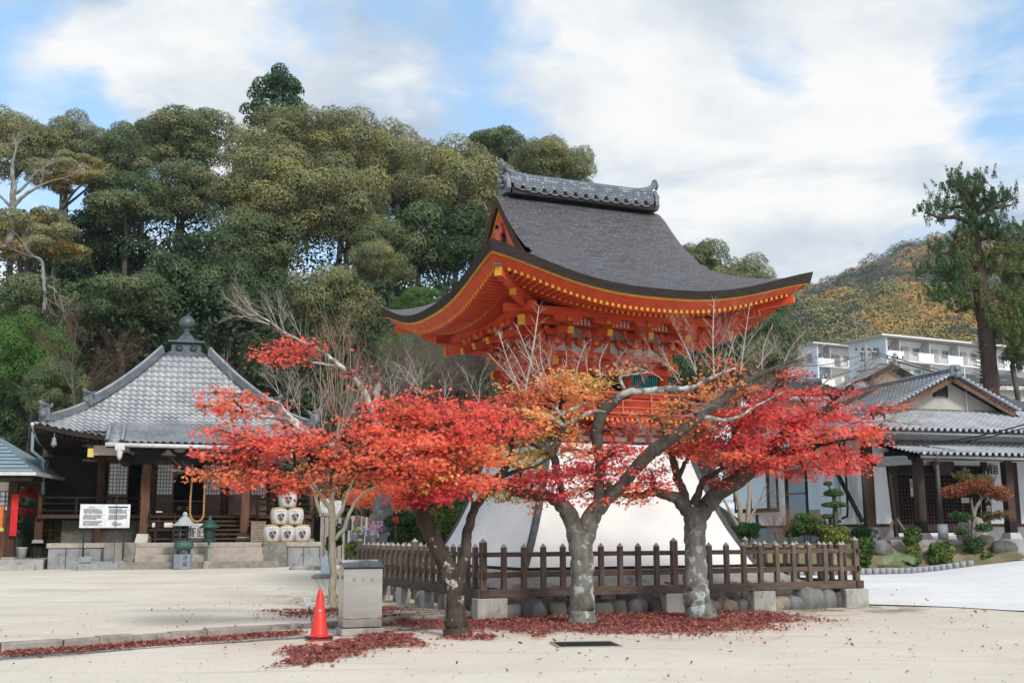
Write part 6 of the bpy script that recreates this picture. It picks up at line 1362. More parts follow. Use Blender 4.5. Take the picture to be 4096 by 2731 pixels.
# wooden stair
for i in range(6):
    mb=MB(); z=PLZ+(FLZ-PLZ)*(i+1)/6.3; y=-3.55-(5-i)*.27; mb.box(sl+.4,y-.27,z-.07,sr-.1,y+.02,z); mb.build('stair_tread',WOODD,tem)
mb=MB(); mb.box(sl+.4,-3.56,PLZ,sr-.1,-3.5,FLZ-.1); mb.build('stair_riser',WOODB,tem)
for x in (sl+.4,sr-.1):
    mb=MB(); mb.beam((x,-3.5,FLZ+.75),(x,-5.0,PLZ+.95),.07,.09); mb.beam((x,-3.5,FLZ+.35),(x,-5.0,PLZ+.5),.05,.07); mb.beam((x,-5.0,PLZ),(x,-5.0,PLZ+1.1),.12,.12); mb.beam((x,-3.5,FLZ-.1),(x,-3.5,FLZ+.95),.12,.12); mb.build('stair_handrail',WOODB,tem)
def vrail(x0,x1,y):
    for z,r in ((.62,.045),(.40,.028),(.14,.035)): mb=MB(); mb.tube([(x0,y,FLZ+z),(x1,y,FLZ+z)],r,7); mb.build('veranda_rail',WOODB,ver)
    n_=max(2,int(abs(x1-x0)/1.2)); 
    for i in range(n_+1): x=x0+(x1-x0)*i/n_; mb=MB(); mb.cb((x,y,FLZ+.3),(.07,.07,.6)); mb.build('rail_post',WOODB,ver)
vl,vr=-4.95,4.95
vrail(vl,sl+.3,-3.45); vrail(sr,vr,-3.45)
for x in (vl,vr):
    mb=MB(); mb.lathe([(.09,-.2),(.09,.72),(.06,.75),(.10,.82),(.10,.90),(.03,1.0),(0,1.04)],10,(x,-3.45,FLZ)); mb.build('newel_post',WOODD,ver)
    for z in (.62,.40,.14): mb=MB(); mb.tube([(x,-3.45,FLZ+z),(x,3.0,FLZ+z)],.035,6); mb.build('veranda_rail',WOODB,ver)
    for y in (-3.3,-1.0,1.5): mb=MB(); mb.box(x-.13,y-.13,PLZ,x+.13,y+.13,FLZ-.1); mb.build('veranda_post',WOODD,ver); mb=MB(); mb.box(x-.2,y-.2,PLZ,x+.2,y+.2,PLZ+.12,top=.04); mb.build('post_stone',GREYS,ver)
for x in (-2.9,2.9): mb=MB(); mb.box(x-.12,-3.4,PLZ,x+.12,-3.16,FLZ-.1); mb.build('veranda_post',WOODD,ver)
# plank side screen and side gate on the left
mb=MB()
for i in range(9): x=-4.95+.205*i; mb.box(x,-1.3,FLZ,x+.195,-1.25,FLZ+2.15)
mb.box(-5.2,-1.4,FLZ+2.15,-3.1,-1.15,FLZ+2.25); mb.build('plank_screen',WOODB,tem)
mb=MB(); mb.beam((-4.9,-1.3,FLZ+2.25),(-4.9,-1.3,EAV),.14,.14); mb.beam((-5.0,-1.3,FLZ+2.95),(-3.2,-1.3,FLZ+2.95),.06,.06)
for i in range(7): mb.beam((-4.8+.24*i,-1.3,FLZ+2.25),(-4.56+.24*i,-1.3,FLZ+2.95),.025,.025); mb.beam((-4.56+.24*i,-1.3,FLZ+2.25),(-4.8+.24*i,-1.3,FLZ+2.95),.025,.025)
mb.build('transom_lattice',WOODB,tem)
# interior furnishings glimpsed through the open doors
mb=MB(); mb.box(-.9,TVF+.9,FLZ,.9,TVF+1.3,FLZ+.55,0); mb.box(-.7,TVF+.88,FLZ+.12,.7,TVF+.895,FLZ+.42,1); mb.box(-.95,TVF+.85,FLZ+.55,.95,TVF+1.3,FLZ+.60,2); alt=mb.build('altar',[WOODB,DKM,mat('altar_cloth',(.30,.30,.34),rough=.8)],tem)
for q in (-.35,.0,.35): mb=MB(); mb.lathe([(.11,0),(.07,.012),(0,.014)],12,M=Matrix.Translation((q,TVF+.875,FLZ+.28))@Matrix.Rotation(PI/2,4,'X')); mb.build('gilt_ornament',GOLD,alt)
mb=MB(); mb.tube([(cols[1]-.5,TVF+.25,FLZ),(cols[1]-.42,TVF+.25,zt)],.03,6); tag(mb.build('bell_rope',mat('rope_gold',(.35,.25,.05),rough=.8),None),'yellow cord hanging in the dark doorway left of the porch pillar','rope'); bpy.data.objects['bell_rope'].location=TF.o; bpy.data.objects['bell_rope'].rotation_euler=(0,0,TF.a)
def tthing(name,label,cat,u,v,z,rz=0,group=None): return thing(name,label,cat,tuple(TF.g(u,v,z)),TF.a+rz,group)
# great prayer beads
pbx=tv(1130/1.425,1950,kp-.3); bt_=thing('prayer_beads','long loop of big pale wooden prayer beads hanging before the temple door','prayer beads',tuple(TF.g(pbx.x,kp-.3,tv(742,2085,kp-.3).z)),TF.a)
topz=bz-tv(742,2085,kp-.3).z
pts=[];wd=.23
for i in range(22): pts.append((-wd-.02+.012*math.sin(i*.3),0,topz-(topz-.25)*i/21))
for i in range(1,9): a=PI+PI*i/9; pts.append((wd*math.cos(a),0,.25+.25*math.sin(a)))
for i in range(22): pts.append((wd,0,.25+(topz-.25)*i/21))
acc=0;last=Vector(pts[0]);BDM=mat('bead_wood',(.62,.36,.16),(.50,.28,.11),rough=.45)
pp=[Vector(p) for p in pts]; tot=sum((b-a).length for a,b in zip(pp,pp[1:])); nb=int(tot/.088)
bm0=MB(); bm0.lathe([(0,-.044),(.03,-.032),(.044,0),(.03,.032),(0,.044)],8); bme=None
def along(d):
    for a,b in zip(pp,pp[1:]):
        l=(b-a).length
        if d<=l: return a+(b-a)*(d/l)
        d-=l
    return pp[-1]
for i in range(min(nb,98)):
    if bme is None: o=bm0.build('bead',BDM,bt_); bme=o.data
    else: o=bpy.data.objects.new('bead',bme); COL.objects.link(o); o.parent=bt_
    o.location=along(tot*(i+.5)/min(nb,98))
# hanging lanterns
p=tv(517/1.425,1810,-3.0)
t=tthing('hanging_lantern','lit bronze lantern hanging under the left eave of the temple','lantern',p.x,-3.0,p.z)
mb=MB(); mb.lathe([(.02,.62),(.05,.45),(.30,.30),(.34,.24),(.22,.22)],6); mb.lathe([(.24,-.24),(.30,-.28),(.30,-.32),(.1,-.36)],6); 
for k in range(6): a=k*PI/3; mb.beam((.21*math.cos(a),.21*math.sin(a),-.24),(.21*math.cos(a),.21*math.sin(a),.24),.03,.03)
mb.build('cage',mat('lantern_bronze',(.20,.18,.13),rough=.6,metal=.4),t); mb=MB(); mb.lathe([(.11,-.16),(.11,.16)],6); mb.build('glow',mat('lamp_glow',(.6,.45,.15),emit=((1,.72,.22),.5)),t)
mb=MB(); mb.tube([(0,0,.6),(0,0,1.1)],.01,4); mb.build('hook',DKM,t)
p=tv(308/1.425,1765,-5.6); t=tthing('wind_bell','grey bell shaped horn hanging under the corner of the temple eave','bell',p.x,-5.6,p.z)
mb=MB(); mb.lathe([(.24,-.28),(.20,-.22),(.15,.05),(.12,.25),(.03,.30),(.02,.6)],14); mb.lathe([(.0,-.42),(.11,-.36),(.11,-.28),(0,-.24)],10); t.scale=(.5,.5,.5); mb.build('bell_body',mat('bell_grey',(.24,.25,.26),rough=.6,metal=.3),t)
# notice board
p0=tv(452/1.425,2100,-6.25);p1=tv(738/1.425,2100,-6.25); zt_=tv(595/1.425,2016,-6.25).z; zb_=tv(595/1.425,2110,-6.25).z; Wd=p1.x-p0.x
t=tthing('notice_board','wide white notice board with two columns of small text before the temple','notice board',(p0.x+p1.x)/2,-6.25,PLZ-.0,.06)
h0=zb_-PLZ;h1=zt_-PLZ
mb=MB(); mb.box(-Wd/2,-.02,h0,Wd/2,.02,h1); mb.build('panel',mat('board_white',(.72,.74,.76),rough=.6),t)
for x in (-Wd*.40,Wd*.40): mb=MB(); mb.box(x-.025,.02,-.55,x+.025,.06,h1-.1); mb.build('leg',DKM,t)
txt=MB()
def lines(x0,x1,z0_,n_,dz,wrd=.055):
    for r in range(n_):
        if r in (5,11): continue
        x=x0+rnd.uniform(0,.05); 
        while x<x1-.03*(1 if r%5 else 6):
            w_=rnd.uniform(.02,wrd); txt.box(x,-.024,z0_-r*dz-.018,min(x+w_,x1),-.021,z0_-r*dz+.010); x+=w_+rnd.uniform(.008,.018)
hh=h1-h0
lines(-Wd*.44,-Wd*.06,h1-hh*.20,17,hh*.043); lines(Wd*.06,Wd*.44,h1-hh*.20,12,hh*.043); lines(Wd*.14,Wd*.34,h1-hh*.76,4,hh*.045)
txt.box(-Wd*.32,-.024,h1-hh*.135,-Wd*.20,-.021,h1-hh*.105); o=txt.build('lettering',mat('print_grey',(.16,.17,.18),rough=.8),t); o['kind']='stuff'
mb=MB(); mb.box(Wd*.05,-.025,h1-hh*.15,Wd*.45,-.022,h1-hh*.09); mb.build('heading_bar',mat('indigo_print',(.04,.035,.20),rough=.6),t)
# incense burner
q=tv(1043/1.425,2250,-7.3); gu=q.x
t=tthing('incense_burner','round green bronze incense burner with little roof on an inscribed hexagonal stone','incense burner',gu,-7.3,GZT)
ph=tv(742,2187,-7.3).z-GZT
mb=MB(); mb.lathe([(.44,0),(.44,ph)],6,sq=True,M=Matrix.Rotation(.2+PI/6,4,'Z'),sm=False); mb.build('pedestal',mat('slate_pedestal',(.20,.24,.29),(.26,.30,.35),rough=.8,scale=5),t)
for k,ch in enumerate('浄業'): text(ch,.30,t,(.386*math.sin(.2),-.386*math.cos(.2),ph*(.74-.44*k)),(PI/2,0,.2),mat('gilt_ink',(.11,.10,.08),rough=.7),ext=.006)
mb=MB(); mb.lathe([(.14,ph+.16),(.30,ph+.19),(.45,ph+.32),(.48,ph+.46),(.44,ph+.56),(.38,ph+.60),(.46,ph+.64),(.46,ph+.68),(.36,ph+.68)],20); mb.build('bowl',VERD,t)
for k in range(3): a=-PI/2+k*2*PI/3; mb=MB(); mb.tube([(.24*math.cos(a),.24*math.sin(a),ph+.24),(.33*math.cos(a),.33*math.sin(a),ph+.10),(.27*math.cos(a),.27*math.sin(a),ph)],[.09,.075,.085],8); mb.build('leg',VERD,t)
for k in range(4): a=PI/4+k*PI/2+.2; mb=MB(); mb.tube([(.34*math.cos(a),.34*math.sin(a),ph+.66),(.34*math.cos(a),.34*math.sin(a),ph+1.42)],.03,6); mb.build('post',VERD,t)
mb=MB(); mb.lathe([(.66,ph+1.42),(.60,ph+1.45),(.38,ph+1.60),(.22,ph+1.82),(.10,ph+1.92),(.12,ph+1.96),(.13,ph+2.02),(.07,ph+2.10),(0,ph+2.14)],24,sm=True); t.scale=(.72,.72,.68); mb.build('canopy',mat('pale_lead_roof',(.40,.42,.40),(.30,.32,.31),rough=.6),t)
# bronze lantern on a post
q=tv(1188/1.425,2230,-6.9)
t=tthing('bronze_lantern','dark green bronze hexagonal lantern on a pale post before the temple steps','lantern',q.x,-6.9,GZT)
a0=tv(742,2155,-6.9).z-GZT; a1=tv(742,2098,-6.9).z-GZT
mb=MB(); mb.box(-.30,-.25,-.1,.30,.25,.28,top=.05,bev=0); mb.build('base',STONE,t); mb=MB(); mb.tube([(0,0,.25),(0,0,a0)],.085,10); mb.build('post',mat('mint_post',(.30,.40,.34),(.22,.28,.25),rough=.8,scale=4,spots=[(3,(.10,.10,.09),.5,.6)]),t)
mb=MB(); mb.lathe([(.40,a0),(.40,a0+.06),(.33,a0+.08)],6); mb.lathe([(.33,a1-.06),(.36,a1),(.55,a1+.02),(.56,a1+.05),(.38,a1+.16),(.22,a1+.28),(.10,a1+.34),(.12,a1+.40),(.06,a1+.48),(0,a1+.50)],12)
for k in range(6):
    a=k*PI/3; b=(k+1)*PI/3; mb.beam((.34*math.cos(a),.34*math.sin(a),a0),(.34*math.cos(a),.34*math.sin(a),a1),.05,.05)
    for j in range(4):
        for i in range(3):
            f=(i+.5)/3; x=.33*(math.cos(a)*(1-f)+math.cos(b)*f);y=.33*(math.sin(a)*(1-f)+math.sin(b)*f); z=a0+.12+(a1-a0-.2)*(j+.5)/4; d=Vector((math.cos(b)-math.cos(a),math.sin(b)-math.sin(a),0)).normalized()
            mb.beam(Vector((x,y,z))-d*.05-Vector((0,0,.06)),Vector((x,y,z))+d*.05+Vector((0,0,.06)),.012,.016); mb.beam(Vector((x,y,z))+d*.05-Vector((0,0,.06)),Vector((x,y,z))-d*.05+Vector((0,0,.06)),.012,.016)
mb.build('lantern_body',mat('dark_verdigris',(.035,.10,.085),(.02,.06,.05),rough=.55,metal=.3),t); mb=MB(); mb.lathe([(.24,a0+.08),(.24,a1-.08)],6); t.scale=(.60,.60,.92); mb.build('inner_glass',mat('lantern_inner',(.12,.12,.11),rough=.6),t)
# offering box with white mesh front
q0,q1=tv(1070/1.425,2150,-5.1).x,tv(1165/1.425,2150,-5.1).x; zt2=tv(742,2093,-5.1).z
t=tthing('offering_box','white slatted offering box lettered in black at the foot of the temple steps','offering box',(q0+q1)/2,-5.1,PLZ)
w_=(q1-q0)/2; h_=zt2-PLZ; mb=MB(); mb.box(-w_,0,.05,w_,.5,h_); 
for i in range(22): mb.box(-w_,-.012,.08+i*(h_-.1)/22,w_,0,.08+(i+.6)*(h_-.1)/22)
mb.build('body',mat('white_mesh',(.62,.62,.60),(.50,.50,.49),rough=.6,scale=20),t); mb=MB(); mb.box(-w_-.02,-.02,0,w_+.02,.5,.05); mb.build('base',WOODB,t)
text('賽銭',.40,t,(0,-.016,h_*.50),(PI/2,0,0),INK)
# table with offerings
q0,q1=tv(865/1.425,2150,-5.2).x,tv(1000/1.425,2150,-5.2).x; th_=tv(742,2108,-5.2).z-PLZ; W=(q1-q0)/2
t=tthing('offering_table','dark low table with raised shelf of incense and candles by the temple steps','table',(q0+q1)/2,-5.2,PLZ)
mb=MB(); mb.box(-W,-.25,th_-.04,W,.25,th_,0); mb.box(-W*.55,.0,th_+.5,W*.95,.25,th_+.53); mb.build('tabletop',WOODB,t)
for x in (-W+.12,W-.08):
    mb=MB(); mb.box(x-.03,-.2,0,x+.03,.2,th_-.04); mb.build('leg',DKM,t)
for x in (-W*.5,W*.9): mb=MB(); mb.box(x-.02,.05,th_,x+.02,.2,th_+.5); mb.build('shelf_support',DKM,t)
for (lab,x,z,sx,sz) in (('small white box at the left end of the dark offering table',-W*.9,th_,.10,.16),('wide pale box in the middle of the dark offering table',W*.35,th_,.30,.17),('little white tray on the raised shelf of the offering table',-.2,th_+.53,.22,.05)):
    P_=t.location+Vector((math.cos(TF.a)*x,math.sin(TF.a)*x,z)); mb=MB(); mb.cb((0,0,sz/2),(sx,.16,sz),bev=.01); o=mb.build('box',mat('cream_card',(.66,.66,.58),rough=.7),None,P_,TF.a); tag(o,lab,'box')
# sake barrels
bl0=tv(1548/1.425,2150,-4.9).x
def barrel(u,z,first=[None],lab=''):
    D=.0
    if first[0] is None:
        t=tthing('sake_barrel',lab,'sake barrel',u,-5.2,z,0,'stacked straw wrapped sake barrels')
        mb=MB(); mb.lathe([(.27,.02),(.29,.04),(.325,.26),(.33,.42),(.31,.52),(.285,.56)],22); mb.build('body',mat('barrel_wrap',(.62,.62,.66),(.52,.52,.56),rough=.8,scale=5),t)
        mb=MB(); mb.lathe([(.285,.545),(.28,.60),(.22,.635),(.1,.645),(0,.64)],20); mb.lathe([(.26,0),(.295,.02),(.305,.08),(.30,.09)],20); 
        for k in range(8): a=k*PI/4; mb.tube([(.25*math.cos(a),.25*math.sin(a),.635),(.31*math.cos(a),.31*math.sin(a),.55),(.338*math.cos(a),.338*math.sin(a),.40),(.333*math.cos(a),.333*math.sin(a),.24),(.305*math.cos(a),.305*math.sin(a),.05)],.011 if k in (0,4) else .006,5)
        mb.build('straw_rope',mat('straw',(.50,.42,.25),(.38,.30,.16),rough=.9,scale=20),t)
        # curved printed emblem: gold-grey disc with brushed characters, gold label band
        mb=MB()
        def patch(x,z,r): a=-PI/2+x/.335; return (r*math.cos(a),r*math.sin(a),z)
        R_=lambda z: float(np.interp(z,[.04,.26,.42,.52],[.29,.325,.33,.31]))+.004
        n_=20; ctr=[patch(0,.29,R_(.29))]; ringp=[patch(.135*math.cos(2*PI*i/n_)*(1+.06*math.sin(5*i)),.29+.145*math.sin(2*PI*i/n_)*(1+.06*math.sin(7*i)),R_(.29+.14*math.sin(2*PI*i/n_))) for i in range(n_)]
        mb.add(ctr+ringp,[(0,i+1,(i+1)%n_+1) for i in range(n_)]); mb.build('emblem',mat('emblem_gold_grey',(.36,.33,.24),(.22,.21,.19),rough=.7,scale=14),t)
        mb=MB(); rows=[[patch(x,z,R_(z)+.002) for x in np.linspace(-.17,.17,9)] for z in (.47,.505)]; mb.grid(rows); mb.build('label_band',mat('label_gold',(.38,.30,.17),rough=.6),t)
        text('大',.15,t,(-.055,-.345,.31),(PI/2,0,-.15),INK,ext=.004); text('福',.14,t,(.0,-.345,.20),(PI/2,0,0),INK,ext=.004); text('美',.12,t,(.095,-.335,.345),(PI/2,0,.25),INK,ext=.004)
        first[0]=t; return t
    return dup(first[0],tuple(TF.g(u,-5.2,z)),TF.a+rnd.uniform(-.06,.06),lab)
px3=[tv(x,2150,-5.2).x for x in ((1548)/1.425,(1633)/1.425,(1717)/1.425)]
for x,l in zip(px3,('left','middle','right')): barrel(x,PLZ,lab=f'white sake barrel on the platform, {l} one of the bottom three')
barrel((px3[0]+px3[1])/2,PLZ+.635,lab='white sake barrel, left of the two in the middle tier'); barrel((px3[1]+px3[2])/2,PLZ+.635,lab='white sake barrel, right of the two in the middle tier'); barrel(px3[1],PLZ+1.27,lab='white sake barrel on the very top of the pyramid')
q=tv(1468/1.425,2150,-5.1).x; t=tthing('slatted_bin','pale slatted wooden bin beside the sake barrels','bin',q,-5.1,PLZ)
mb=MB(); hb=tv(742,2088,-5.1).z-PLZ
for i in range(9): mb.box(-.24,-.2,.03+i*hb/9,.24,-.17,.03+(i+.82)*hb/9)
mb.box(-.24,-.17,0,.24,.2,hb-.05,1); mb.build('slats',[mat('pale_slat',(.30,.235,.19),(.22,.17,.14),rough=.85,scale=6),BLK],t); mb=MB(); mb.box(-.28,-.23,hb,.28,.22,hb+.03); mb.box(-.26,-.21,0,-.21,-.165,hb); mb.box(.21,-.21,0,.26,-.165,hb); mb.build('frame',MATS['pale_slat'],t)
# loose stone blocks at the platform foot
for i,(x,y,dx,dz,lab) in enumerate(((487,1478,.44,.42,'pale cut stone block standing beside the temple platform'),(565,1470,1.7,.26,'long pale stone slab against the temple platform'),(597,1495,1.75,.2,'flat grey stone slab lying in front of the long pale one'))):
    q=tv(x/1.425,1200+y/1.425,PF-.55-.3*(i==2)); P_=TF.g(q.x,PF-.55-.35*(i==2),GZT); mb=MB(); mb.box(-dx/2,-.17,-.05,dx/2,.17,dz,bev=.02); tag(mb.build('stone_block',GREYS,None,P_,TF.a),lab,'stone block')
# ================================================================ white walled house at the right
HF=Frame(11.29,36.0,math.radians(16))
hou=thing('temple_residence','white plastered temple residence with dark posts and silver tiled gable roof','house',(HF.o.x,HF.o.y,0),HF.a)
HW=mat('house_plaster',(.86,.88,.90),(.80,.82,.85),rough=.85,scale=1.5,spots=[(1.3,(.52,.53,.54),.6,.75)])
FND=mat('foundation_cement',(.27,.29,.31),(.21,.225,.24),rough=.9,scale=3,bump=.1)
SL=1.30; UR=9.2; RU=4.1
mb=MB(); mb.box(0,0,1.78,1.0,.12,4.8,0); mb.box(4.4,0,1.78,UR-1,.12,4.8,0); mb.box(1.0,0,3.6,4.4,.12,4.8,0); mb.box(0,.12,1.78,.12,8.5,4.6,0); mb.box(-.02,-.02,.5,1.0,.14,1.72,1); mb.box(4.4,-.02,.5,UR-1,.14,1.72,1); mb.box(-.02,.14,.5,.14,8.5,1.72,1); mb.build('wall',[HW,FND],hou)
mb=MB(); mb.box(-.04,-.04,1.70,1.0,.10,1.79); mb.box(4.45,-.04,1.70,UR-1,.10,1.79); mb.box(-.04,.1,1.70,.10,8.5,1.79); mb.build('sill_beam',WOODD,hou)
for u,w_ in ((.06,.17),(.98,.10),(4.42,.11),(5.55,.16),(7.2,.14)): mb=MB(); mb.box(u-w_,-.06,1.70,u+w_,.10,4.4,bev=.008); mb.build('post',WOODD,hou)
mb=MB(); mb.box(.9,-.05,3.42,4.5,.08,3.66); mb.build('lintel',WOODB,hou)
mb=MB(); mb.box(1.08,.13,1.5,4.32,.9,3.45); mb.build('entrance_void',BLK,hou)
mb=MB()
for i in range(10): mb.box(1.3+.3*i,.35,1.75+.02*(i%3),1.55+.3*i,.38,2.1); 
mb.box(1.3,.36,2.4,4.0,.38,2.5); mb.build('shoe_shelf',mat('interior_pale',(.20,.21,.22),(.12,.12,.13),rough=.9,scale=4),hou)
DK=mat('door_lattice',(.075,.045,.035),(.045,.028,.022),rough=.8,scale=4)
for k in range(4):
    x0=1.08+.81*k; mb=MB()
    for xx in (x0,x0+.75): mb.box(xx,-.02,1.55,xx+.06,.03,3.42)
    mb.box(x0,-.019,1.55,x0+.81,.029,1.78); mb.box(x0,-.019,3.34,x0+.81,.029,3.42)
    for i in range(1,6): mb.box(x0+.06+.69*i/6-.014,-.01,1.78,x0+.06+.69*i/6+.014,.02,3.34)
    for i in range(1,13): z=1.78+1.56*i/13; mb.box(x0+.06,-.0095,z-.014,x0+.75,.0195,z+.014)
    mb.build('lattice_door',DK,hou)
for (x,y0_,y1_,w_) in ((3648,1915,1985,.17),(3861,1990,2010,.30)):
    a=HF.onV(x,y0_,-.04);b=HF.onV(x,y1_,-.04); mb=MB(); mb.box(a.x-w_/2,-.035,b.z,a.x+w_/2,-.03,a.z); o=mb.build('pasted_notice',mat('notice_paper',(.62,.66,.66),rough=.8),hou)
    mb=MB(); mb.box(a.x-w_*.4,-.038,(a.z+b.z)/2,a.x+w_*.4,-.0355,a.z-.06); mb.build('notice_print',mat('notice_grey',(.25,.26,.26),(.4,.4,.4),rough=.8,scale=30),o)
# porch
mb=MB(); mb.box(-1.1,-2.7,.3,UR+2,-.04,SL,bev=.012); mb.build('porch_slab',mat('porch_cement',(.34,.335,.33),(.24,.235,.23),rough=.9,scale=3,bump=.2,spots=[(1.3,(.15,.15,.145),.56,.7)]),hou)
for i,(u0,z) in enumerate(((5.3,.98),(5.9,.72))): mb=MB(); mb.box(u0,-3.25-.5*i,.2,UR+2,-2.7-.5*i,z); mb.build('porch_step',STONE,hou)
for u in (.83,4.08,7.0):
    mb=MB(); mb.box(u-.13,-1.63,SL+.2,u+.13,-1.37,3.80,bev=.01); mb.box(u-.135,-1.635,SL+.2,u+.135,-1.365,SL+.55,1); mb.build('porch_post',[mat('porch_post_wood',(.07,.045,.038),(.042,.028,.025),rough=.8,scale=3,stretch=(6,6,.6)),WOODB],hou)
    mb=MB(); mb.box(u-.24,-1.74,SL,u+.24,-1.26,SL+.2,top=.07); mb.build('post_base',mat('base_block',(.46,.48,.50),rough=.85),hou)
mb=MB(); mb.box(.55,-1.6,3.72,UR+.5,-1.42,3.90); mb.box(.68,-1.5,3.86,.80,0,4.05); mb.build('porch_beam',WOODB,hou)
mb=MB(); mb.box(.9,-1.53,3.45+.25,UR+.5,-1.49,3.74); mb.build('porch_plaster',HW,hou)
TL=mat('house_roof_tile',(.43,.455,.49),(.30,.32,.35),rough=.7,scale=1.5,spec=.12,spots=[(4,(.42,.44,.46),.56,.68)])
def slope(name,p_top,p_bot,ulo,uhi,clamp=None,axis='u',flip=False,parent=None,ust=.23,rst=.21,m=TL,thick=.10,res=5,amp=.04,edge=True):
    """straight slope; p=(cross, z). axis 'u': tiles run along u, falls along v"""
    (c0,z0_),(c1,z1_)=p_top,p_bot; L_=math.hypot(c1-c0,z1_-z0_)
    def fn(u,s):
        t=s/L_; c=c0+(c1-c0)*t; z=z0_+(z1_-z0_)*t-.10*math.sin(PI*t)*min(1,L_/4); return (u,c,z) if axis=='u' else (c,u,z)
    mb=MB(); tile_slope(mb,fn,L_,ulo,uhi,ust,rst,0,res,amp,clamp and (lambda s:clamp(s/L_)),flip)
    a,b=clamp(1) if clamp else (ulo,uhi)
    e=[Vector(fn(a+(b-a)*i/20,L_)) for i in range(21)]; mb.grid([e,[p-Vector((0,0,thick)) for p in e]],1,False,flip)
    under=[[Vector(fn(x,s))-Vector((0,0,thick)) for x in (clamp(s/L_) if clamp else (ulo,uhi))] for s in np.linspace(0,L_,6)]; mb.grid(under,1,False,not flip)
    if edge:
        n_=int((b-a)/ust)
        for i in range(n_): 
            x=a+(b-a)*(i+.62)/n_; p=Vector(fn(x,L_)); mb.lathe([(.06,-.05),(.06,.02),(.0,.03)],7,mi=0,M=Matrix.Translation(p+Vector((0,0,.03)))@Matrix.Rotation(PI/2 if axis=='u' else 0,4,'X')@(Matrix.Rotation(PI/2,4,'Y') if axis!='u' else Matrix.Identity(4)))
    return mb.build(name,[m,WOODB],parent or hou)
slope('porch_roof',(.1,4.45),(-2.25,3.84),.40,UR+1.5)
fz_=lambda t:(-1.0+2.75*(1-t)*1.0,UR+1.0)
slope('front_roof',(1.45,5.68),(-.95,4.70),-1.0,UR+1.5,clamp=lambda t:(-1.0+2.5*(1-t),UR+1.5))
# main slope towards the left: gable part then hip part
mr=slope('main_roof',(RU,6.86),(-1.05,4.42),-.95,8.6,axis='v',clamp=lambda t:((.75 if t<.47 else max(-.95,1.45-2.4*(t-.47)/.53)),8.6),flip=True)
slope('main_roof',(RU,6.86),(9.3,4.42),-.95,8.6,axis='v',clamp=lambda t:((.75 if t<.47 else max(-.95,1.45-2.4*(t-.47)/.53)),8.6))
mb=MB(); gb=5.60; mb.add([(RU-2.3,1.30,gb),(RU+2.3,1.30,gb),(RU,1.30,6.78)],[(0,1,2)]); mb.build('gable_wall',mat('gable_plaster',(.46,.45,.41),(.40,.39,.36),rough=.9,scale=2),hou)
mb=MB(); mb.box(RU-2.4,1.24,gb-.1,RU+2.4,1.30,gb+.06); mb.build('gable_sill',WOODG,hou)
mb=MB(); 
for i in range(4): mb.box(RU-.42,1.20,6.12+.085*i,RU+.05,1.25,6.17+.085*i)
mb.box(RU-.46,1.22,6.08,RU-.42,1.29,6.50); mb.box(RU+.05,1.22,6.08,RU+.09,1.29,6.50); mb.build('gable_vent',WOODB,hou)
for sg in (-1,1):
    mb=MB(); mb.beam((RU+sg*.02,.80,6.66),(RU+sg*2.42,.80,5.50),.05,.20); mb.build('bargeboard',mat('barge_wood',(.17,.10,.07),(.09,.055,.04),rough=.85,scale=5),hou)
    mb=MB(); mb.add([(RU,.83,6.70),(RU,1.30,6.70),(RU+sg*2.42,1.30,5.54),(RU+sg*2.42,.83,5.54)],[(0,1,2,3)]); mb.build('verge_soffit',WOODB,hou)
    mb=MB()
    for i in range(15):
        t=(i+.5)/15; x=RU+sg*(.12+2.48*t); z=6.83-1.16*t*1.02; mb.tube([(x,.66,z-.02),(x,.98,z+.02)],.06,8,0)
    mb.build('verge_tile',TL,hou)
ridge_line([(RU,.70+7.6*i/12,6.78) for i in range(13)],.13,.26,parent=hou,name='ridge')
mb=MB(); mb.cb((RU,.62,6.92),(.42,.14,.40),bev=.08); mb.lathe([(.11,-.1),(.11,.1)],12,M=Matrix.Translation((RU,.56,6.78))@Matrix.Rotation(PI/2,4,'X')); mb.lathe([(.11,-.02),(.11,.06)],14,M=Matrix.Translation((RU,.53,7.0))@Matrix.Rotation(PI/2,4,'X')); mb.build('ridge_end_tile',mat('ridge_end_blue',(.20,.225,.26),rough=.5),hou)
ridge_line([(-1.0+2.75*i/8,-.92+2.35*i/8,4.56+1.10*i/8) for i in range(9)],.13,.26,parent=hou,name='hip_ridge')
mb=MB(); mb.cb((-.98,-.95,4.80),(.40,.16,.46),bev=.08); mb.lathe([(.14,-.1),(.14,.1)],12,M=Matrix.Translation((-.98,-1.06,4.70))@Matrix.Rotation(PI/2,4,'X')); mb.build('ridge_end_tile',MATS['ridge_end_blue'],hou)
for nm,p,q,r in (('gutter',(.35,-2.36,3.74),(UR+2,-2.36,3.70),.055),('gutter',(-.9,-1.05,4.58),(UR+2,-1.05,4.55),.055),('gutter',(-1.15,-.8,4.30),(-1.15,8.4,4.28),.055)): mb=MB(); mb.tube([p,q],r,8); mb.build(nm,mat('grey_gutter',(.20,.21,.22),rough=.45,metal=.3),hou)
a=HF.onV(3745,1815,-2.36); mb=MB(); mb.tube([(a.x,-2.36,3.70),(a.x,-2.36,SL+.45)],.06,10); mb.lathe([(.09,-.16),(.10,0),(.10,.04)],10,(a.x,-2.36,3.72)); mb.build('downpipe',mat('brown_pipe',(.085,.075,.075),rough=.5),hou)
mb=MB(); mb.tube([(a.x+.05,-2.36,SL-.02),(a.x+.05,-2.36,SL+.46)],.15,16); mb.build('downpipe_sleeve',mat('white_pipe_sleeve',(.45,.49,.51),rough=.5),hou)
mb=MB(); mb.tube([(.9,-.3,4.35),(2.2,-1.6,4.0),(a.x-.05,-2.3,3.88)],.05,8); mb.build('roof_pipe',MATS['grey_gutter'],hou)
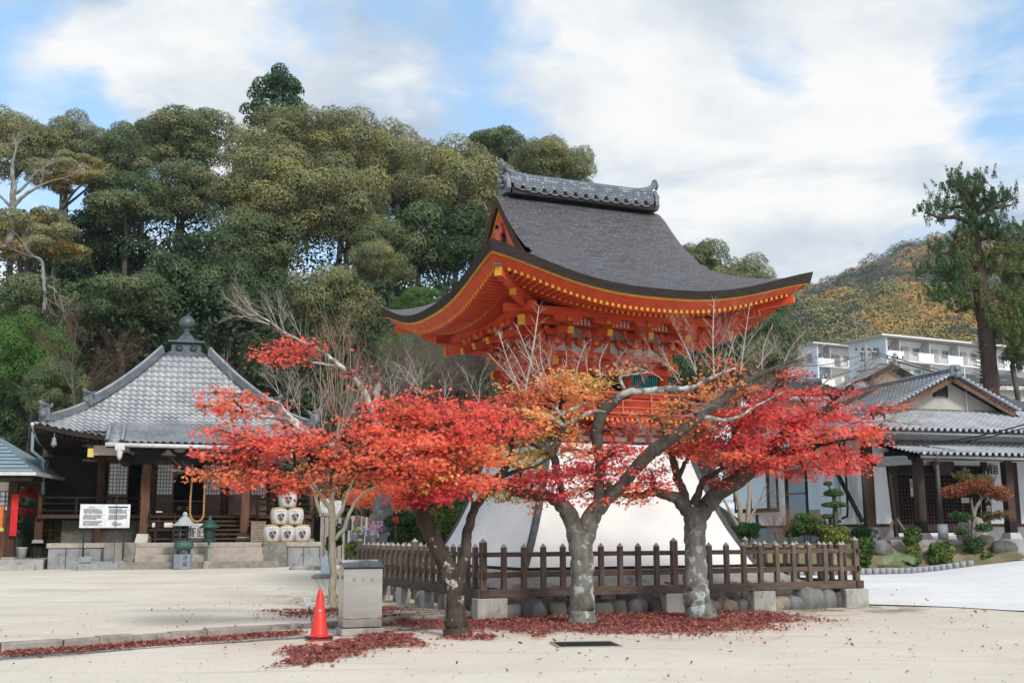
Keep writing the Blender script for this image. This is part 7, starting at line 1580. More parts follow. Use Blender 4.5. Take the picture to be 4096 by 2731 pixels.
mb=MB(); c=HF.onV(3770,1858,-.2); mb.prism([(-.42,-.05),(-.25,-.32),(.25,-.32),(.42,-.05),(.36,.30),(-.36,.30)],(c.x,-.25,c.z),(1,0,0),(0,0,1),(0,1,0),.08); mb.build('name_board',mat('board_brown',(.07,.05,.045),(.11,.08,.07),rough=.8,scale=5),hou)
c=HF.onV(3939,1870,-.12); c2=HF.onV(3945,2062,-.12); mb=MB(); mb.box(c.x-.12,-.16,c2.z,c.x+.12,-.12,c.z); sb=mb.build('sign_board',DKM,hou)
for ch,z in (('人',c.z-.22),('會',c.z-.5),('入',c2.z+.52),('會',c2.z+.22)): text(ch,.24,sb,(c.x,-.165,z),(PI/2,0,0),mat('white_letter',(.75,.75,.75),rough=.6))
c=HF.onV(3973,1878,-.1); mb=MB(); mb.box(c.x-.11,-.14,c.z-.14,c.x+.11,-.06,c.z+.14,0)
for i in range(4): mb.box(c.x-.13,-.155,c.z-.15+.09*i,c.x+.13,-.14,c.z-.13+.09*i,1)
for x in (-.13,0,.11): mb.box(c.x+x,-.156,c.z-.15,c.x+x+.02,-.141,c.z+.14,1)
mb.build('wall_lamp',[mat('lamp_paper',(.5,.52,.55),rough=.7),DKM],hou)
c=HF.onU(3525,1870,-.1)
# side wall features (plane u=0, running back)
def sw(x,y): return HF.onU(x,y,-.02)
BLUE=mat('blueish_panel',(.64,.78,.88),(.58,.72,.82),rough=.5,scale=1.5); GLS=mat('frosted_glass',(.36,.46,.53),(.30,.40,.47),rough=.25,spec=.6,scale=1)
v0,v1=sw(3113,2040).y,sw(2981,2040).y; zb_=sw(3050,2040).z; 
mb=MB(); mb.box(-.42,v0,zb_,-.02,v1,zb_+1.45,0); mb.box(-.45,v0-.05,zb_-.08,0,v1+.05,zb_,1); mb.box(-.46,v0-.04,zb_+1.45,0,v1+.04,zb_+1.55,1)
for v in (v0,(v0+v1)/2,v1): mb.box(-.45,v-.05,zb_,-.42,v+.05,zb_+1.45,1)
for x in (-.42,-.06): mb.box(x,v0-.03,zb_,x+.06,v0,zb_+1.45,1)
bw=mb.build('bay_window',[WOODB,WOODD],hou); 
for a_,b_ in ((v0+.05,(v0+v1)/2-.05),((v0+v1)/2+.05,v1-.05)): mb=MB(); mb.box(-.435,a_,zb_+.06,-.425,b_,zb_+1.4); mb.build('pane',BLUE,bw)
mb=MB(); mb.box(-.36,v0-.012,zb_+.05,-.08,v0-.002,zb_+1.4); mb.build('pane',BLUE,bw)
v0,v1=sw(3238,2080).y,sw(3160,2080).y; zb_=sw(3200,2088).z
mb=MB(); mb.box(-.06,v0,zb_-.08,-.025,v1,zb_+1.85); d_=mb.build('glass_door',WOODB,hou)
mb=MB(); mb.box(-.07,v0+.12,zb_+.05,-.062,v1-.08,zb_+.98,0); mb.box(-.07,v0+.12,zb_+1.02,-.062,v1-.08,zb_+1.8,0); mb.build('pane',GLS,d_)
v0,v1=sw(3300,2080).y,sw(3240,2080).y
mb=MB(); mb.box(-.045,v0,zb_+.42,-.024,v1,zb_+1.9,0); mb.box(-.05,v0,zb_-.0,-.024,v1,zb_+.42,1); mb.box(-.09,v0-.05,zb_-.12,-.02,v1+1.1,zb_-.0,2); mb.build('shutter_panel',[BLUE,mat('beige_board',(.42,.34,.25),rough=.8),WOODB],hou)
for x in (3028,3150,3320): v=sw(x,2050).y; mb=MB(); mb.box(-.06,v-.06,1.7,-.022,v+.06,(2.2 if x==3028 else 4.3)); mb.build('post',WOODD,hou)
v0,v1=sw(3362,2030).y,sw(3300,2030).y; z1_,z0_=sw(3330,1880).z,sw(3330,2056).z
mb=MB(); mb.box(-.22,v0,z0_,-.03,v1,z1_,bev=.01); mb.box(-.228,v0+.05,z0_+.6,-.221,v1-.05,z0_+.62,1); mb.build('meter_cabinet',[BLUE,ALU],hou)
mb=MB(); p=sw(3385,1895);q=sw(3468,2085); mb.beam((-.35,p.y,p.z),(-.25,q.y-.1,q.z),.10,.10); mb.build('brace',WOODB,hou)
v=sw(3400,2000).y
mb=MB(); mb.tube([(-.12,v,4.2),(-.12,v,2.3),(-.12,v+.05,2.05),(-.12,v+.35,1.98)],.04,8); mb.build('black_pipe',DKM,hou)
v=sw(3425,2000).y
mb=MB(); mb.tube([(-.10,v,4.2),(-.10,v,2.2),(-.10,v-.10,1.9),(-.10,v-.5,1.35)],.035,8); mb.build('white_pipe',PVC,hou)
mb=MB(); mb.tube([(-.16,-.05,4.2),(-.16,-.05,1.0)],.06,8); mb.build('corner_pipe',DKM,hou); mb=MB(); mb.tube([(-.16,-.05,.8),(-.16,-.05,1.35)],.08,10); mb.build('pipe_sleeve',PVC,hou)
# leaning notice post with little roof
p0=HF.onV(3585,2112,-2.1); p1=HF.onV(3553,1868,-2.1)
t=thing('roofed_notice_post','leaning timber post with tiny black gabled roof on an A frame foot','post',tuple(HF.g(p0.x,-2.1,SL)),HF.a)
dx=p1.x-p0.x; hz_=p1.z-SL
mb=MB(); mb.beam((0,0,0),(dx*1.05,0,hz_+.1),.10,.10); mb.build('post',WOODB,t)
mb=MB(); mb.beam((-.45,0,.04),(-.02,0,.62),.07,.07); mb.beam((.45,0,.04),(.02,0,.62),.07,.07); mb.beam((-.6,0,.04),(.6,0,.04),.16,.08); mb.build('foot',WOODG,t)
mb=MB(); z=hz_+.12
mb.add([(dx-.62,-.34,z-.10),(dx+.60,-.34,z-.02),(dx+.60,0,z+.24),(dx-.50,0,z+.18),(dx-.62,.34,z-.10),(dx+.60,.34,z-.02),(dx-.62,-.34,z-.13),(dx+.60,-.34,z-.05),(dx+.60,.34,z-.05),(dx-.62,.34,z-.13)],[(0,1,2,3),(3,2,5,4),(6,7,1,0),(6,9,8,7),(1,7,8,5,2)]); mb.build('little_roof',mat('black_slate',(.05,.055,.06),(.08,.085,.09),rough=.6,scale=4),t)
mb=MB(); mb.beam((dx*.9,0,z-.5),(dx+.4,0,z-.02),.05,.06); mb.build('bracket',WOODB,t)
# ---------------------------------------------------------------- garden in front of the house
CP=[(2930,2303),(3100,2304),(3300,2302),(3500,2299),(3650,2294),(3720,2288),(3790,2278),(3860,2266),(3895,2258),(3990,2243),(4090,2228),(4200,2215)]
CW_=[AS(x,y,Y) for (x,y),Y in zip(CP,(31.7,31.2,31.1,31.4,31.9,32.2,32.4,32.5,32.5,32.3,32.1,32.0))]
def yc(x): return float(np.interp(x,[p.x for p in CW_],[p.y for p in CW_]))
def hgd(x,y):
    q=HF.loc(Vector((x,y,0))); yf=(HF.g(q.x,-2.65)).y; a=yc(x)
    t=(y-a)/max(.5,yf-a); g_=gz(x,y)+.05; return g_+(1.16-g_)*ss(.0,1.0,t)*(1 if q.x<4.9 else max(0,1-(q.x-4.9)))
mb=MB(); rows=[]
for i in range(26):
    rows.append([]); 
    for j in range(46):
        x=CW_[0].x-.3+(CW_[-1].x-.2-CW_[0].x)*j/45; y0_=yc(x)+.03; y1_=40.2; y=y0_+(y1_-y0_)*(i/25)**1.2; rows[-1].append((x,y,hgd(x,min(y,35.6))+.03*math.sin(x*3+y*2)))
mb.grid(rows); setting(mb.build('garden_bed',mat('garden_soil',(.26,.20,.13),(.16,.13,.085),rough=1,scale=1.5,bump=.5,bscale=20,spots=[(1.1,(.13,.14,.05),.46,.62),(6,(.34,.27,.18),.6,.7)])),label='mossy garden soil before the residence')
# edging blocks
eb=None; d=0; k=0
seg=[]; pts=[Vector((p.x,p.y,0)) for p in CW_[:9]]
tot=sum((b-a).length for a,b in zip(pts,pts[1:])); n_=int(tot/.215)
for i in range(n_):
    s=tot*(i+.5)/n_
    for a,b in zip(pts,pts[1:]):
        l=(b-a).length
        if s<=l: p=a+(b-a)*(s/l); an=math.atan2(b.y-a.y,b.x-a.x); break
        s-=l
    loc=(p.x,p.y,gz(p.x,p.y)+.02)
    if eb is None:
        mb=MB(); mb.lathe([(.104,0),(.104,.15),(.098,.165),(.0,.166)],12); eb=mb.build('edging_block',mat('edging_blue_grey',(.27,.285,.315),(.36,.37,.38),rough=.85,scale=12),None,loc); tag(eb,'small round topped grey concrete block in the curved garden edging','edging block','round edging blocks along the driveway')
    else: c=eb.copy(); COL.objects.link(c); c.location=loc; c.rotation_euler=(0,0,rnd.uniform(0,6))
# rocks
def grock(x,y,w_,h_,Y,mi,lab,cat='rock'):
    p=AS(x,y,Y); z=hgd(p.x,p.y)-.05; wd=w_*Y/FPX; hh=h_*Y/FPX*.68; mb=MB(); rock(mb,(0,0,hh*.30),(wd,wd*.7,hh*1.5),rs2,0,14); tag(mb.build('rock',RK[mi],None,(p.x,p.y,z),HF.a),lab,cat,'garden rocks before the residence')
grock(4010,2215,105,62,33.2,2,'big dark rock at the driveway end of the garden'); grock(3935,2180,72,55,34.0,2,'dark rock behind the biggest driveway rock'); 
grock(3520,2215,120,60,32.6,0,'long lichened grey rock beside the picket fence corner'); grock(3455,2250,50,28,32.0,0,'low grey rock in front of the long lichened rock'); grock(3640,2262,30,20,32.2,0,'little grey stone under the leafy pollard bush')
grock(3700,2205,48,30,33.0,1,'pale low stone behind the leafy bushes'); grock(3810,2215,26,14,32.8,0,'flat white topped garden stone'); grock(3300,2215,60,40,32.5,2,'dark stone seen between the fence pickets')
p=AS(3893,2140,34.3); mb=MB(); mb.box(-.36,-.28,-.2,.36,.28,.62,top=.04,bev=0); rock(mb,(0,0,.3),(.74,.6,.95),rs2,0,14); tag(mb.build('stone_basin',STONE,None,(p.x,p.y,hgd(p.x,p.y)-.05),HF.a),'squared rough granite block behind the dwarf maple','stone block')
# plants
def bush(name,lab,cat,x,y,rx,ry,Y,n,m,tone,size,shape=HEXL,stems=5,zfn=None,flat=.0,group=None):
    c=AS(x,y,Y); k=Y/FPX; z=zfn(c.x,c.y) if zfn else hgd(c.x,c.y); t=thing(name,lab,cat,(c.x,c.y,z),0,group)
    R=NR; nl=9; P=[];N_=[];T=[]
    cs=[(R.uniform(-.72,.72),R.uniform(-.6,.6),R.uniform(-.75,.68),R.uniform(.22,.48)) for _ in range(17)]+[(0,0,-.1,.62)]
    for a in cs:
        nn=int(n*1.9)//len(cs); v=R.normal(size=(nn,3)); v/=np.linalg.norm(v,axis=1,keepdims=True); p=np.array(a[:3])+v*a[3]*(1+R.normal(size=(nn,1))*.13); p=p*np.array([rx*k,rx*k*.8,ry*k]); P.append(p); N_.append(v*.7+R.normal(size=(nn,3))*.5+np.array([0,0,.3])); T.append(np.clip(tone+R.uniform(-.06,.06)+R.normal(size=nn)*.06,0,1))
    P=np.concatenate(P)+np.array([0,0,c.z-z]); V,kk=leafverts(P,np.concatenate(N_),size*.68*R.uniform(.6,1.2,len(P)),shape); mesh_np('foliage',V,kk,m,np.concatenate(T),t)
    mb=MB(); 
    for i in range(stems):
        e=Vector((R.uniform(-.5,.5)*rx*k,R.uniform(-.3,.3)*rx*k,c.z-z)); mb.tube([(e.x*.2,e.y*.2,-.05),(e.x*.6,e.y*.6,e.z*.5),tuple(e)],[.02,.014,.006],5)
    mb.build('stem',TRK,t); return t
SHR=leafmat('shrub_leaf',[(0,(.02,.06,.015)),(.3,(.04,.11,.025)),(.55,(.10,.17,.04)),(.75,(.22,.27,.06)),(1,(.42,.40,.08))],trans=.25,jit=.15,vmin=.55)
DMX=leafmat('dwarf_maple_leaf',[(0,(.04,.13,.05)),(.35,(.10,.16,.05)),(.55,(.28,.13,.06)),(.8,(.42,.13,.07)),(1,(.50,.28,.06))],trans=.3,jit=.25,vmin=.6)
bush('bush','dark round clipped bush left of the bare brown twig bush','bush',2990,2120,44,34,32.6,2600,SHR,.18,.045)
bush('bush','pine-like bright green bush in front of the glass door','bush',3225,2098,66,44,32.8,4200,SHR,.50,.05,DIAM); bush('bush','small green tuft left of the pine-like bush','bush',3160,2128,26,18,32.7,900,SHR,.36,.05)
bush('bush','cream edged broad leaf bush under the topiary tree','bush',3335,2133,66,34,32.4,2200,SHR,.70,.075); bush('bush','dark green round bush at the corner pipe of the house','bush',3445,2142,48,40,33.4,2600,SHR,.14,.045)
bush('bush','broad leafed shrub just right of the fence corner post','bush',3465,2200,30,52,31.8,1100,SHR,.50,.075)
bush('bush','pollarded leafy bush on one bare stem','bush',3652,2140,36,34,32.6,1100,SHR,.52,.07,stems=3); bush('bush','grassy lower growth under the pollarded bush','bush',3655,2215,34,36,32.3,900,SHR,.66,.08)
bush('bush','broad leafed bush between the pollarded bush and the dwarf maple','bush',3760,2208,50,44,32.6,1900,SHR,.60,.075); bush('bush','low green shrub at the foot of the dwarf maple','bush',3900,2195,44,30,33.2,1600,SHR,.52,.06); bush('bush','grass clump beside the biggest dark rock','bush',3950,2225,30,14,32.9,700,SHR,.60,.06,DIAM)
# brown twig bush, fan palm
c=AS(3117,2160,32.6); bare_tree('twig_bush','rounded bare brown twig bush in front of the house wall',[],[(3117*1/K,2165/K,32.6,90,.62,.014,4,6),(3110/K,2165/K,32.6,110,.55,.014,4,4),(3125/K,2165/K,32.6,70,.55,.014,4,4)],PB,(c.x,c.y,hgd(c.x,c.y)),'bush',mat('tan_twig',(.30,.19,.13),(.20,.12,.08),rough=.9))
c=AS(3590,2245,31.9); t=thing('fan_palm','small pale green fan palm low beside the rocks','plant',(c.x,c.y,hgd(c.x,c.y)))
mb=MB()
for i in range(5):
    a0=.3+i*.62; ctr=Vector((.25*math.cos(a0),-.15*math.sin(a0*.5),.28)); mb.tube([(0,0,0),tuple(ctr)],.008,4)
    for j in range(11): a=a0-1.1+2.2*j/10; e=ctr+Vector((math.cos(a),-.3,math.sin(a)*.7+.1))*.30; s_=Vector((-math.sin(a),0,math.cos(a)))*.018; mb.add([ctr,ctr*.5+e*.5+s_,e,ctr*.5+e*.5-s_],[(0,1,2,3)])
mb.build('fronds',mat('palm_green',(.22,.30,.16),(.15,.22,.10),rough=.6),t)
# topiary
c=AS(3340,2120,32.9); t=thing('topiary_tree','cloud pruned evergreen with stacked round pads before the blue house wall','tree',(c.x,c.y,hgd(c.x,c.y)))
b0=Vector(t.location); mb=MB(); mb.tube([Vector(AS(x,y,32.9))-b0 for x,y in ((3340,2150),(3342,2080),(3340,2010),(3332,1975),(3318,1950),(3312,1935))],[.09,.085,.07,.05,.03,.02],8)
mb.tube([Vector(AS(x,y,32.9))-b0 for x,y in ((3341,2075),(3325,2068),(3310,2066))],.03,6); mb.build('trunk',mat('topiary_bark',(.10,.11,.07),(.06,.06,.045),rough=.95,scale=6,bump=.5),t)
for (x,y,rx,ry,n) in ((3312,1935,17,10,500),(3335,1974,38,18,1500),(3338,2020,50,13,1600),(3310,2066,22,9,450),(3352,2085,12,8,200)):
    c=Vector(AS(x,y,32.9))-b0; k=32.9/FPX; v=NR.normal(size=(n,3)); v/=np.linalg.norm(v,axis=1,keepdims=True); v[:,2]=np.where(v[:,2]<0,v[:,2]*.5,v[:,2]); V,kk=leafverts(v*np.array([rx*k,rx*k*.8,ry*k])*NR.uniform(.8,1.05,(n,1))+np.array(c),v+NR.normal(size=(n,3))*.5,.035,DIAM); mesh_np('leaf_pad',V,kk,SHR,np.clip(.42+NR.normal(size=n)*.1,0,1),t)
# dwarf maple
Yd=33.0; c=AS(3892,2180,Yd); t=thing('dwarf_maple','small red-green maple with spreading umbrella crown before the entrance','tree',(c.x,c.y,hgd(c.x,c.y))); b0=Vector(t.location)
mb=MB()
for sp in (((3890,2190,.075),(3892,2130,.07),(3895,2080,.06),(3900,2040,.055),(3915,2010,.05),(3935,1985,.035),(3975,1965,.015)),((3896,2060,.05),(3888,2020,.035),(3885,1990,.02)),((3895,2120,.05),(3930,2100,.045),(3965,2075,.035),(3995,2060,.02)),((3880,2160,.03),(3850,2130,.025),(3840,2120,.015))):
    o_,r_=smooth([(AS(x,y,Yd)-b0,r) for x,y,r in sp],4); mb.tube(o_,r_,7)
mb.build('trunk',mat('dwarf_maple_bark',(.23,.20,.16),(.14,.12,.10),rough=.9,scale=6),t)
P=[];N_=[];T=[]
for (x,y,rx,ry,n,tn) in ((3830,1960,55,24,1500,.70),(3900,1940,70,30,2000,.66),(3970,1965,60,26,1600,.68),(4010,1985,38,18,700,.70),(3790,1975,30,14,500,.72),(3850,1900,40,16,260,.40),(3940,1915,45,18,420,.45),(3860,1885,12,16,80,.35),(3830,2062,34,14,500,.15),(3865,2072,30,16,400,.22),(3960,2062,40,14,500,.35),(4010,2058,40,14,500,.5),(3930,2110,40,14,500,.10),(3845,2125,30,12,350,.2),(3885,2165,36,24,600,.15)):
    k=Yd/FPX; c=Vector(AS(x,y,Yd))-b0; v=NR.normal(size=(n,3)); v/=np.linalg.norm(v,axis=1,keepdims=True); v*=NR.rand(n,1)**.35; P.append(v*np.array([rx*k,rx*k*.8,ry*k])+np.array(c)+NR.normal(size=(n,3))*.03); N_.append(NR.normal(size=(n,3))*.5+np.array([0,-.2,.8])); T.append(np.clip(tn+NR.normal(size=n)*.08,0,1))
V,kk=leafverts(np.concatenate(P),np.concatenate(N_),.05*NR.uniform(.6,1.2,sum(len(p) for p in P)),MAPLE); mesh_np('crown',V,kk,DMX,np.concatenate(T),t)
# bare multi-stem tree behind the skirt corner
Yb=33.5; c=AS(2985,2140,Yb)
bare_tree('bare_tree','pale smooth leafless multi-stemmed tree between tower skirt and house',
 [[(1708,1235,Yb,.09),(1700,1180,Yb,.08),(1690,1130,Yb,.06),(1670,1090,Yb,.04),(1655,1060,Yb,.02)],[(1712,1235,Yb,.08),(1718,1180,Yb,.07),(1722,1120,Yb,.055),(1735,1080,Yb,.035),(1745,1040,Yb,.02)],[(1705,1225,Yb,.06),(1685,1190,Yb,.05),(1665,1150,Yb,.035),(1650,1110,Yb,.02)],[(1715,1200,Yb,.05),(1740,1160,Yb,.035),(1760,1110,Yb,.02)]],
 [(1740,1160,Yb,30,.7,.015,3,3),(1735,1080,Yb,70,.8,.015,3,3),(1670,1090,Yb,120,.8,.015,3,3),(1690,1130,Yb,90,.8,.015,3,2)],mat('smooth_pale_bark',(.36,.30,.24),(.26,.21,.17),rough=.8,scale=4),(c.x,c.y,hgd(c.x,c.y)),mt=TWG)
# ================================================================ apartment blocks
APW=mat('apartment_white',(.80,.82,.83),(.74,.76,.775),rough=.8,scale=.6); APB=mat('apartment_gable_blue',(.58,.68,.78),(.54,.64,.74),rough=.8,scale=.5)
APG=mat('window_glass',(.16,.20,.22),(.10,.13,.15),rough=.15,spec=.7,scale=.8); APC=mat('window_curtain',(.45,.42,.36),(.52,.50,.45),rough=.7,scale=.7); APR=mat('apartment_recess',(.62,.64,.66),rough=.9); RAILM=mat('rail_grey',(.42,.43,.44),rough=.5)
def apartment(lab,cx,cy,ang,zt,L_,D,nunit,first,sign,flh=2.62,nfl=4):
    t=thing('apartment_block',lab,'apartment building',(cx,cy,0),ang,'apartment blocks below the far hill'); zb=zt-flh*nfl
    mb=MB(); mb.box(0,1.3,zb-4,L_,D,zt,0); mb.box(-.02,0,zb-4,.25,D,zt,1); mb.box(-.03,1.29,zb-4,-.02,D,zt,1); mb.build('wall',[APW,APB],t)
    mb=MB(); mb.box(-1.0,-.5,zt,L_+.4,D+.4,zt+.22,0); mb.box(-1.03,-.53,zt+.1,L_+.4,-.5,zt+.24,1); mb.build('roof_slab',[mat('roof_slab_grey',(.36,.35,.34),rough=.9),APW],t)
    for f in range(nfl):
        z=zt-flh*(f+1); mb=MB(); mb.box(0.25,0,z-.13,L_,1.3,z,bev=0); mb.build('floor_slab',APW,t)
        for k in range(nunit):
            u0=.25+k*(L_-.25)/nunit; W=(L_-.25)/nunit; a=u0+W*(.24 if (k+first)%2 else .0); pw=W*.52; rw=W*.48
            if (k+first)%2: ps,rs_=u0,u0+pw
            else: ps,rs_=u0,u0+pw
            mb=MB(); mb.box(ps,-.02,z,ps+pw,.10,z+1.05); mb.build('balcony_parapet',APW,t)
            mb=MB(); mb.box(rs_,0,z+1.0,rs_+rw,.05,z+1.06); mb.box(rs_,0,z+.08,rs_+rw,.05,z+.13)
            n_=int(rw/.22)
            for i in range(n_): x=rs_+rw*(i+.5)/n_; mb.box(x-.018,.01,z+.13,x+.018,.04,z+1.0)
            mb.build('balcony_railing',RAILM,t)
            cur=rnd.random()
            mb=MB(); mb.box(rs_+.2,1.24,z,rs_+rw-.2,1.285,z+1.95,0); w1=mb.build('window',PVC,t)
            mb=MB(); mb.box(rs_+.3,1.23,z+.1,rs_+rw/2-.06,1.239,z+1.85,0 if cur>.4 else 1); mb.box(rs_+rw/2+.06,1.23,z+.1,rs_+rw-.3,1.239,z+1.85,0 if cur>.7 else 1); mb.build('pane',[APG,APC],w1)
            mb=MB(); mb.box(ps+.4,1.24,z+.95,ps+pw*.62,1.285,z+1.9,0); w2=mb.build('window',PVC,t); mb=MB(); mb.box(ps+.48,1.23,z+1.02,ps+pw*.31,1.239,z+1.83,0); mb.box(ps+pw*.33,1.23,z+1.02,ps+pw*.6,1.239,z+1.83,0); mb.build('pane',[APG,APC],w2)
            mb=MB(); mb.box(ps+pw*.80,.1,z,ps+pw*.84,1.3,z+flh-.13); mb.build('partition',APR,t)
            if rnd.random()<.7: mb=MB(); mb.box(ps+pw*.70,.9,z+1.6,ps+pw*.79,1.24,z+2.1,bev=.03); mb.build('air_conditioner',PVC,t)
            mb=MB(); mb.tube([(rs_+.06,1.2,z),(rs_+.06,1.2,z+flh-.13)],.06,6); mb.build('downpipe',PVC,t)
    for ch,dv in zip(sign,(1.35,.35,-1.0)): text(ch,1.5,t,(-.07,D*.42+dv,zt-1.9),(PI/2,0,-PI/2),mat('sign_navy',(.06,.09,.13),rough=.7),ext=.02)
    return t
Y1=130; c=AS(3541,1340,Y1); apartment('white apartment block with pale blue end wall lettered 1-県',c.x,c.y,math.radians(26),c.z-.2,34,6.2,7,0,'１－県')
c=AS(3266,1372,154); apartment('white apartment block with pale blue end wall lettered 2-県',c.x,c.y,math.radians(26),c.z-.2,16,6.2,3,1,'２－県',flh=2.9)
c=AS(3085,1390,178); apartment('farthest apartment block peeping between the dark tree and the 2-県 block',c.x,c.y,math.radians(26),c.z-.2,12,6.2,2,1,'',flh=3.1) if False else None
# neighbouring houses
def nhouse(lab,x0,x1,yr,ye,Y,rm,wm,D=5,ang=.1,peak=False,yw=40):
    a=AS(x0,ye,Y); b=AS(x1,ye,Y); r=AS((x0+x1)/2,yr,Y+D*.45); t=thing('neighbour_house',lab,'house',(a.x,a.y,0),ang); W=(b.x-a.x)/math.cos(ang); ze=a.z; zr=r.z
    mb=MB()
    if peak:
        mb.add([(-.4,-.4,ze),(W/2,-.4,zr),(W+.4,-.4,ze),(-.4,D,ze),(W/2,D,zr),(W+.4,D,ze)],[(0,1,4,3),(1,2,5,4)]); mb.add([(-.4,-.42,ze-.15),(W/2,-.42,zr-.15),(W+.4,-.42,ze-.15),(-.4,-.42,ze),(W/2,-.42,zr),(W+.4,-.42,ze)],[(0,1,4,3),(1,2,5,4)],1)
        mb2=MB(); mb2.add([(.1,0,ze-3),(W-.1,0,ze-3),(W-.1,0,ze-.1),(W/2,0,zr-.3),(.1,0,ze-.1)],[(0,1,2,3,4)]); mb2.build('wall',wm,t)
        mb.build('roof',[rm,WOODB],t)
    else:
        ti=slope('roof',(D*.45,zr),(-.4,ze),-.5,W+.5,parent=t,clamp=lambda q:(-.5+1.8*(1-q),W+.5-1.8*(1-q)),m=rm,res=4)
        mb.box(-.02,0,ze-5,W,D,ze-.1); mb.build('wall',wm,t); mb=MB(); mb.tube([(1.3,D*.45,zr+.08),(W-1.3,D*.45,zr+.08)],.16,7); mb.build('ridge',TILED,t)
        mb=MB(); mb.tube([(-.5,-.48,ze-.05),(W+.5,-.48,ze-.05)],.06,6); mb.build('gutter',PVC,t)
    return t
TLB=mat('blue_roof_tile',(.13,.155,.20),(.09,.105,.14),rough=.4,scale=1.5,spec=.5); SLG=mat('grey_slate_roof',(.13,.145,.15),(.10,.11,.115),rough=.6,scale=2)
nhouse('neighbour house with dark blue tiled roof directly behind the residence gable',3970,4250,1578,1650,48,TLB,HW,D=6)
nhouse('cream neighbour house with low grey slate roof beside the big conifer trunk',3800,4300,1502,1548,58,SLG,mat('cream_wall',(.55,.54,.49),rough=.85),D=7)
nhouse('brown gabled neighbour house roof peeping over the residence ridge',3485,3640,1478,1512,62,TLB,mat('tan_wall',(.38,.28,.2),rough=.85),D=5,peak=True)
nhouse('low dark roofed neighbour house behind the red maple',3060,3480,1530,1590,56,SLG,mat('tan_wall2',(.42,.34,.27),rough=.85),D=6)
# utility poles and wires
def pole(lab,x,yt,Y,h):
    p=AS(x,yt,Y); t=thing('utility_pole',lab,'utility pole',(p.x,p.y,0)); mb=MB(); mb.tube([(0,0,0),(0,0,p.z)],[.18,.13],10); mb.build('shaft',mat('pole_grey',(.30,.30,.30),rough=.8),t)
    for i,z in enumerate((.5,1.3,2.2)): mb=MB(); mb.box(-.7,-.05,p.z-z,.7,.05,p.z-z+.1); mb.build('crossarm',ALU,t); 
    for i in (-.6,-.2,.2,.6): mb=MB(); mb.lathe([(.05,0),(.07,.08),(.03,.2)],6,(i,0,p.z-.4)); mb.build('insulator',DKM,t)
    return p
pa=pole('taller grey utility pole in front of the 1-県 end wall',3461,1378,72,14); pb=pole('shorter grey utility pole in front of the lower balconies',3579,1412,84,14)
def wire(lab,pts,r=.02,cat='wire'):
    mb=MB(); P=[]
    for (x0,y0,Y0),(x1,y1,Y1) in zip(pts,pts[1:]):
        a=AS(x0,y0,Y0);b=AS(x1,y1,Y1); n_=14
        for i in range(n_): t=i/n_; P.append(a+(b-a)*t-Vector((0,0,(b-a).length*.02*4*t*(1-t))))
    P.append(AS(*pts[-1])); mb.tube(P,r,4); return tag(mb.build('overhead_wire',DKM),lab,cat)
wire('upper thin wire running from the tall pole over the balconies',[(3461,1392,72),(4150,1520,95)],.035)
wire('second thin wire just below the upper one over the balconies',[(3461,1400,72),(4150,1545,95)],.03)
wire('thick bundled wire joining the two utility poles',[(3430,1485,70),(3461,1478,72),(3520,1455,78),(3579,1442,84),(4130,1535,100)],.06)
wire('thin wire running from the dark tree to the tall utility pole',[(3160,1462,60),(3461,1412,72)],.025); wire('lowest thin wire between the dark tree and the tall pole',[(3160,1520,60),(3461,1460,72)],.025)
wire('heavy black cable sagging across the residence roof eave',[(3560,1774,34.5),(3850,1755,33.5),(4150,1680,32)],.022); wire('second black cable just under the heavy one',[(3560,1780,34.4),(3850,1766,33.4),(4150,1695,31.9)],.018)
p=AS(3862,1540,38.5); t=thing('roof_antenna','thin white antenna mast standing on the residence gable','antenna',(p.x,p.y,5.2)); mb=MB(); h_=AS(3862,1470,38.5).z-5.2; mb.tube([(0,0,0),(.0,0,h_)],.02,6); mb.beam((-.3,0,h_*.75),(.3,0,h_*.75),.015,.015); mb.beam((-.2,0,h_*.9),(.2,0,h_*.9),.015,.015); mb.build('mast',PVC,t)
# ================================================================ big conifer at the right edge
PN=leafmat('cedar_needle',[(0,(.018,.055,.02)),(.4,(.04,.11,.03)),(.7,(.11,.17,.04)),(1,(.24,.24,.07))],trans=.15,jit=.2,vmin=.5)
Yp=50; c=AS(3962,1640,Yp); cf=thing('shaggy_conifer','tall shaggy dark conifer with scarred reddish trunk at the edge behind the residence','tree',(c.x,c.y,1)); b0=Vector((c.x,c.y,1))
mb=MB()
def L2(*sp):
    o_,r_=smooth([(AS(x,y,Y)-b0,r) for x,y,Y,r in sp],5); mb.tube(o_,[q*(1+rnd.uniform(-.08,.12)) for q in r_],9,0); return o_
PBK=mat('scarred_red_bark',(.11,.07,.06),(.05,.034,.03),rough=.95,scale=5,stretch=(3,3,.4),bump=.8,spots=[(4,(.20,.17,.15),.6,.7)])
L2((3980,1750,Yp,.42),(3965,1600,Yp,.40),(3955,1450,Yp,.38),(3945,1320,Yp,.37),(3930,1200,Yp,.36),(3915,1080,Yp,.30),(3900,960,Yp,.25),(3890,860,Yp,.2),(3895,780,Yp,.12),(3905,720,Yp,.05))
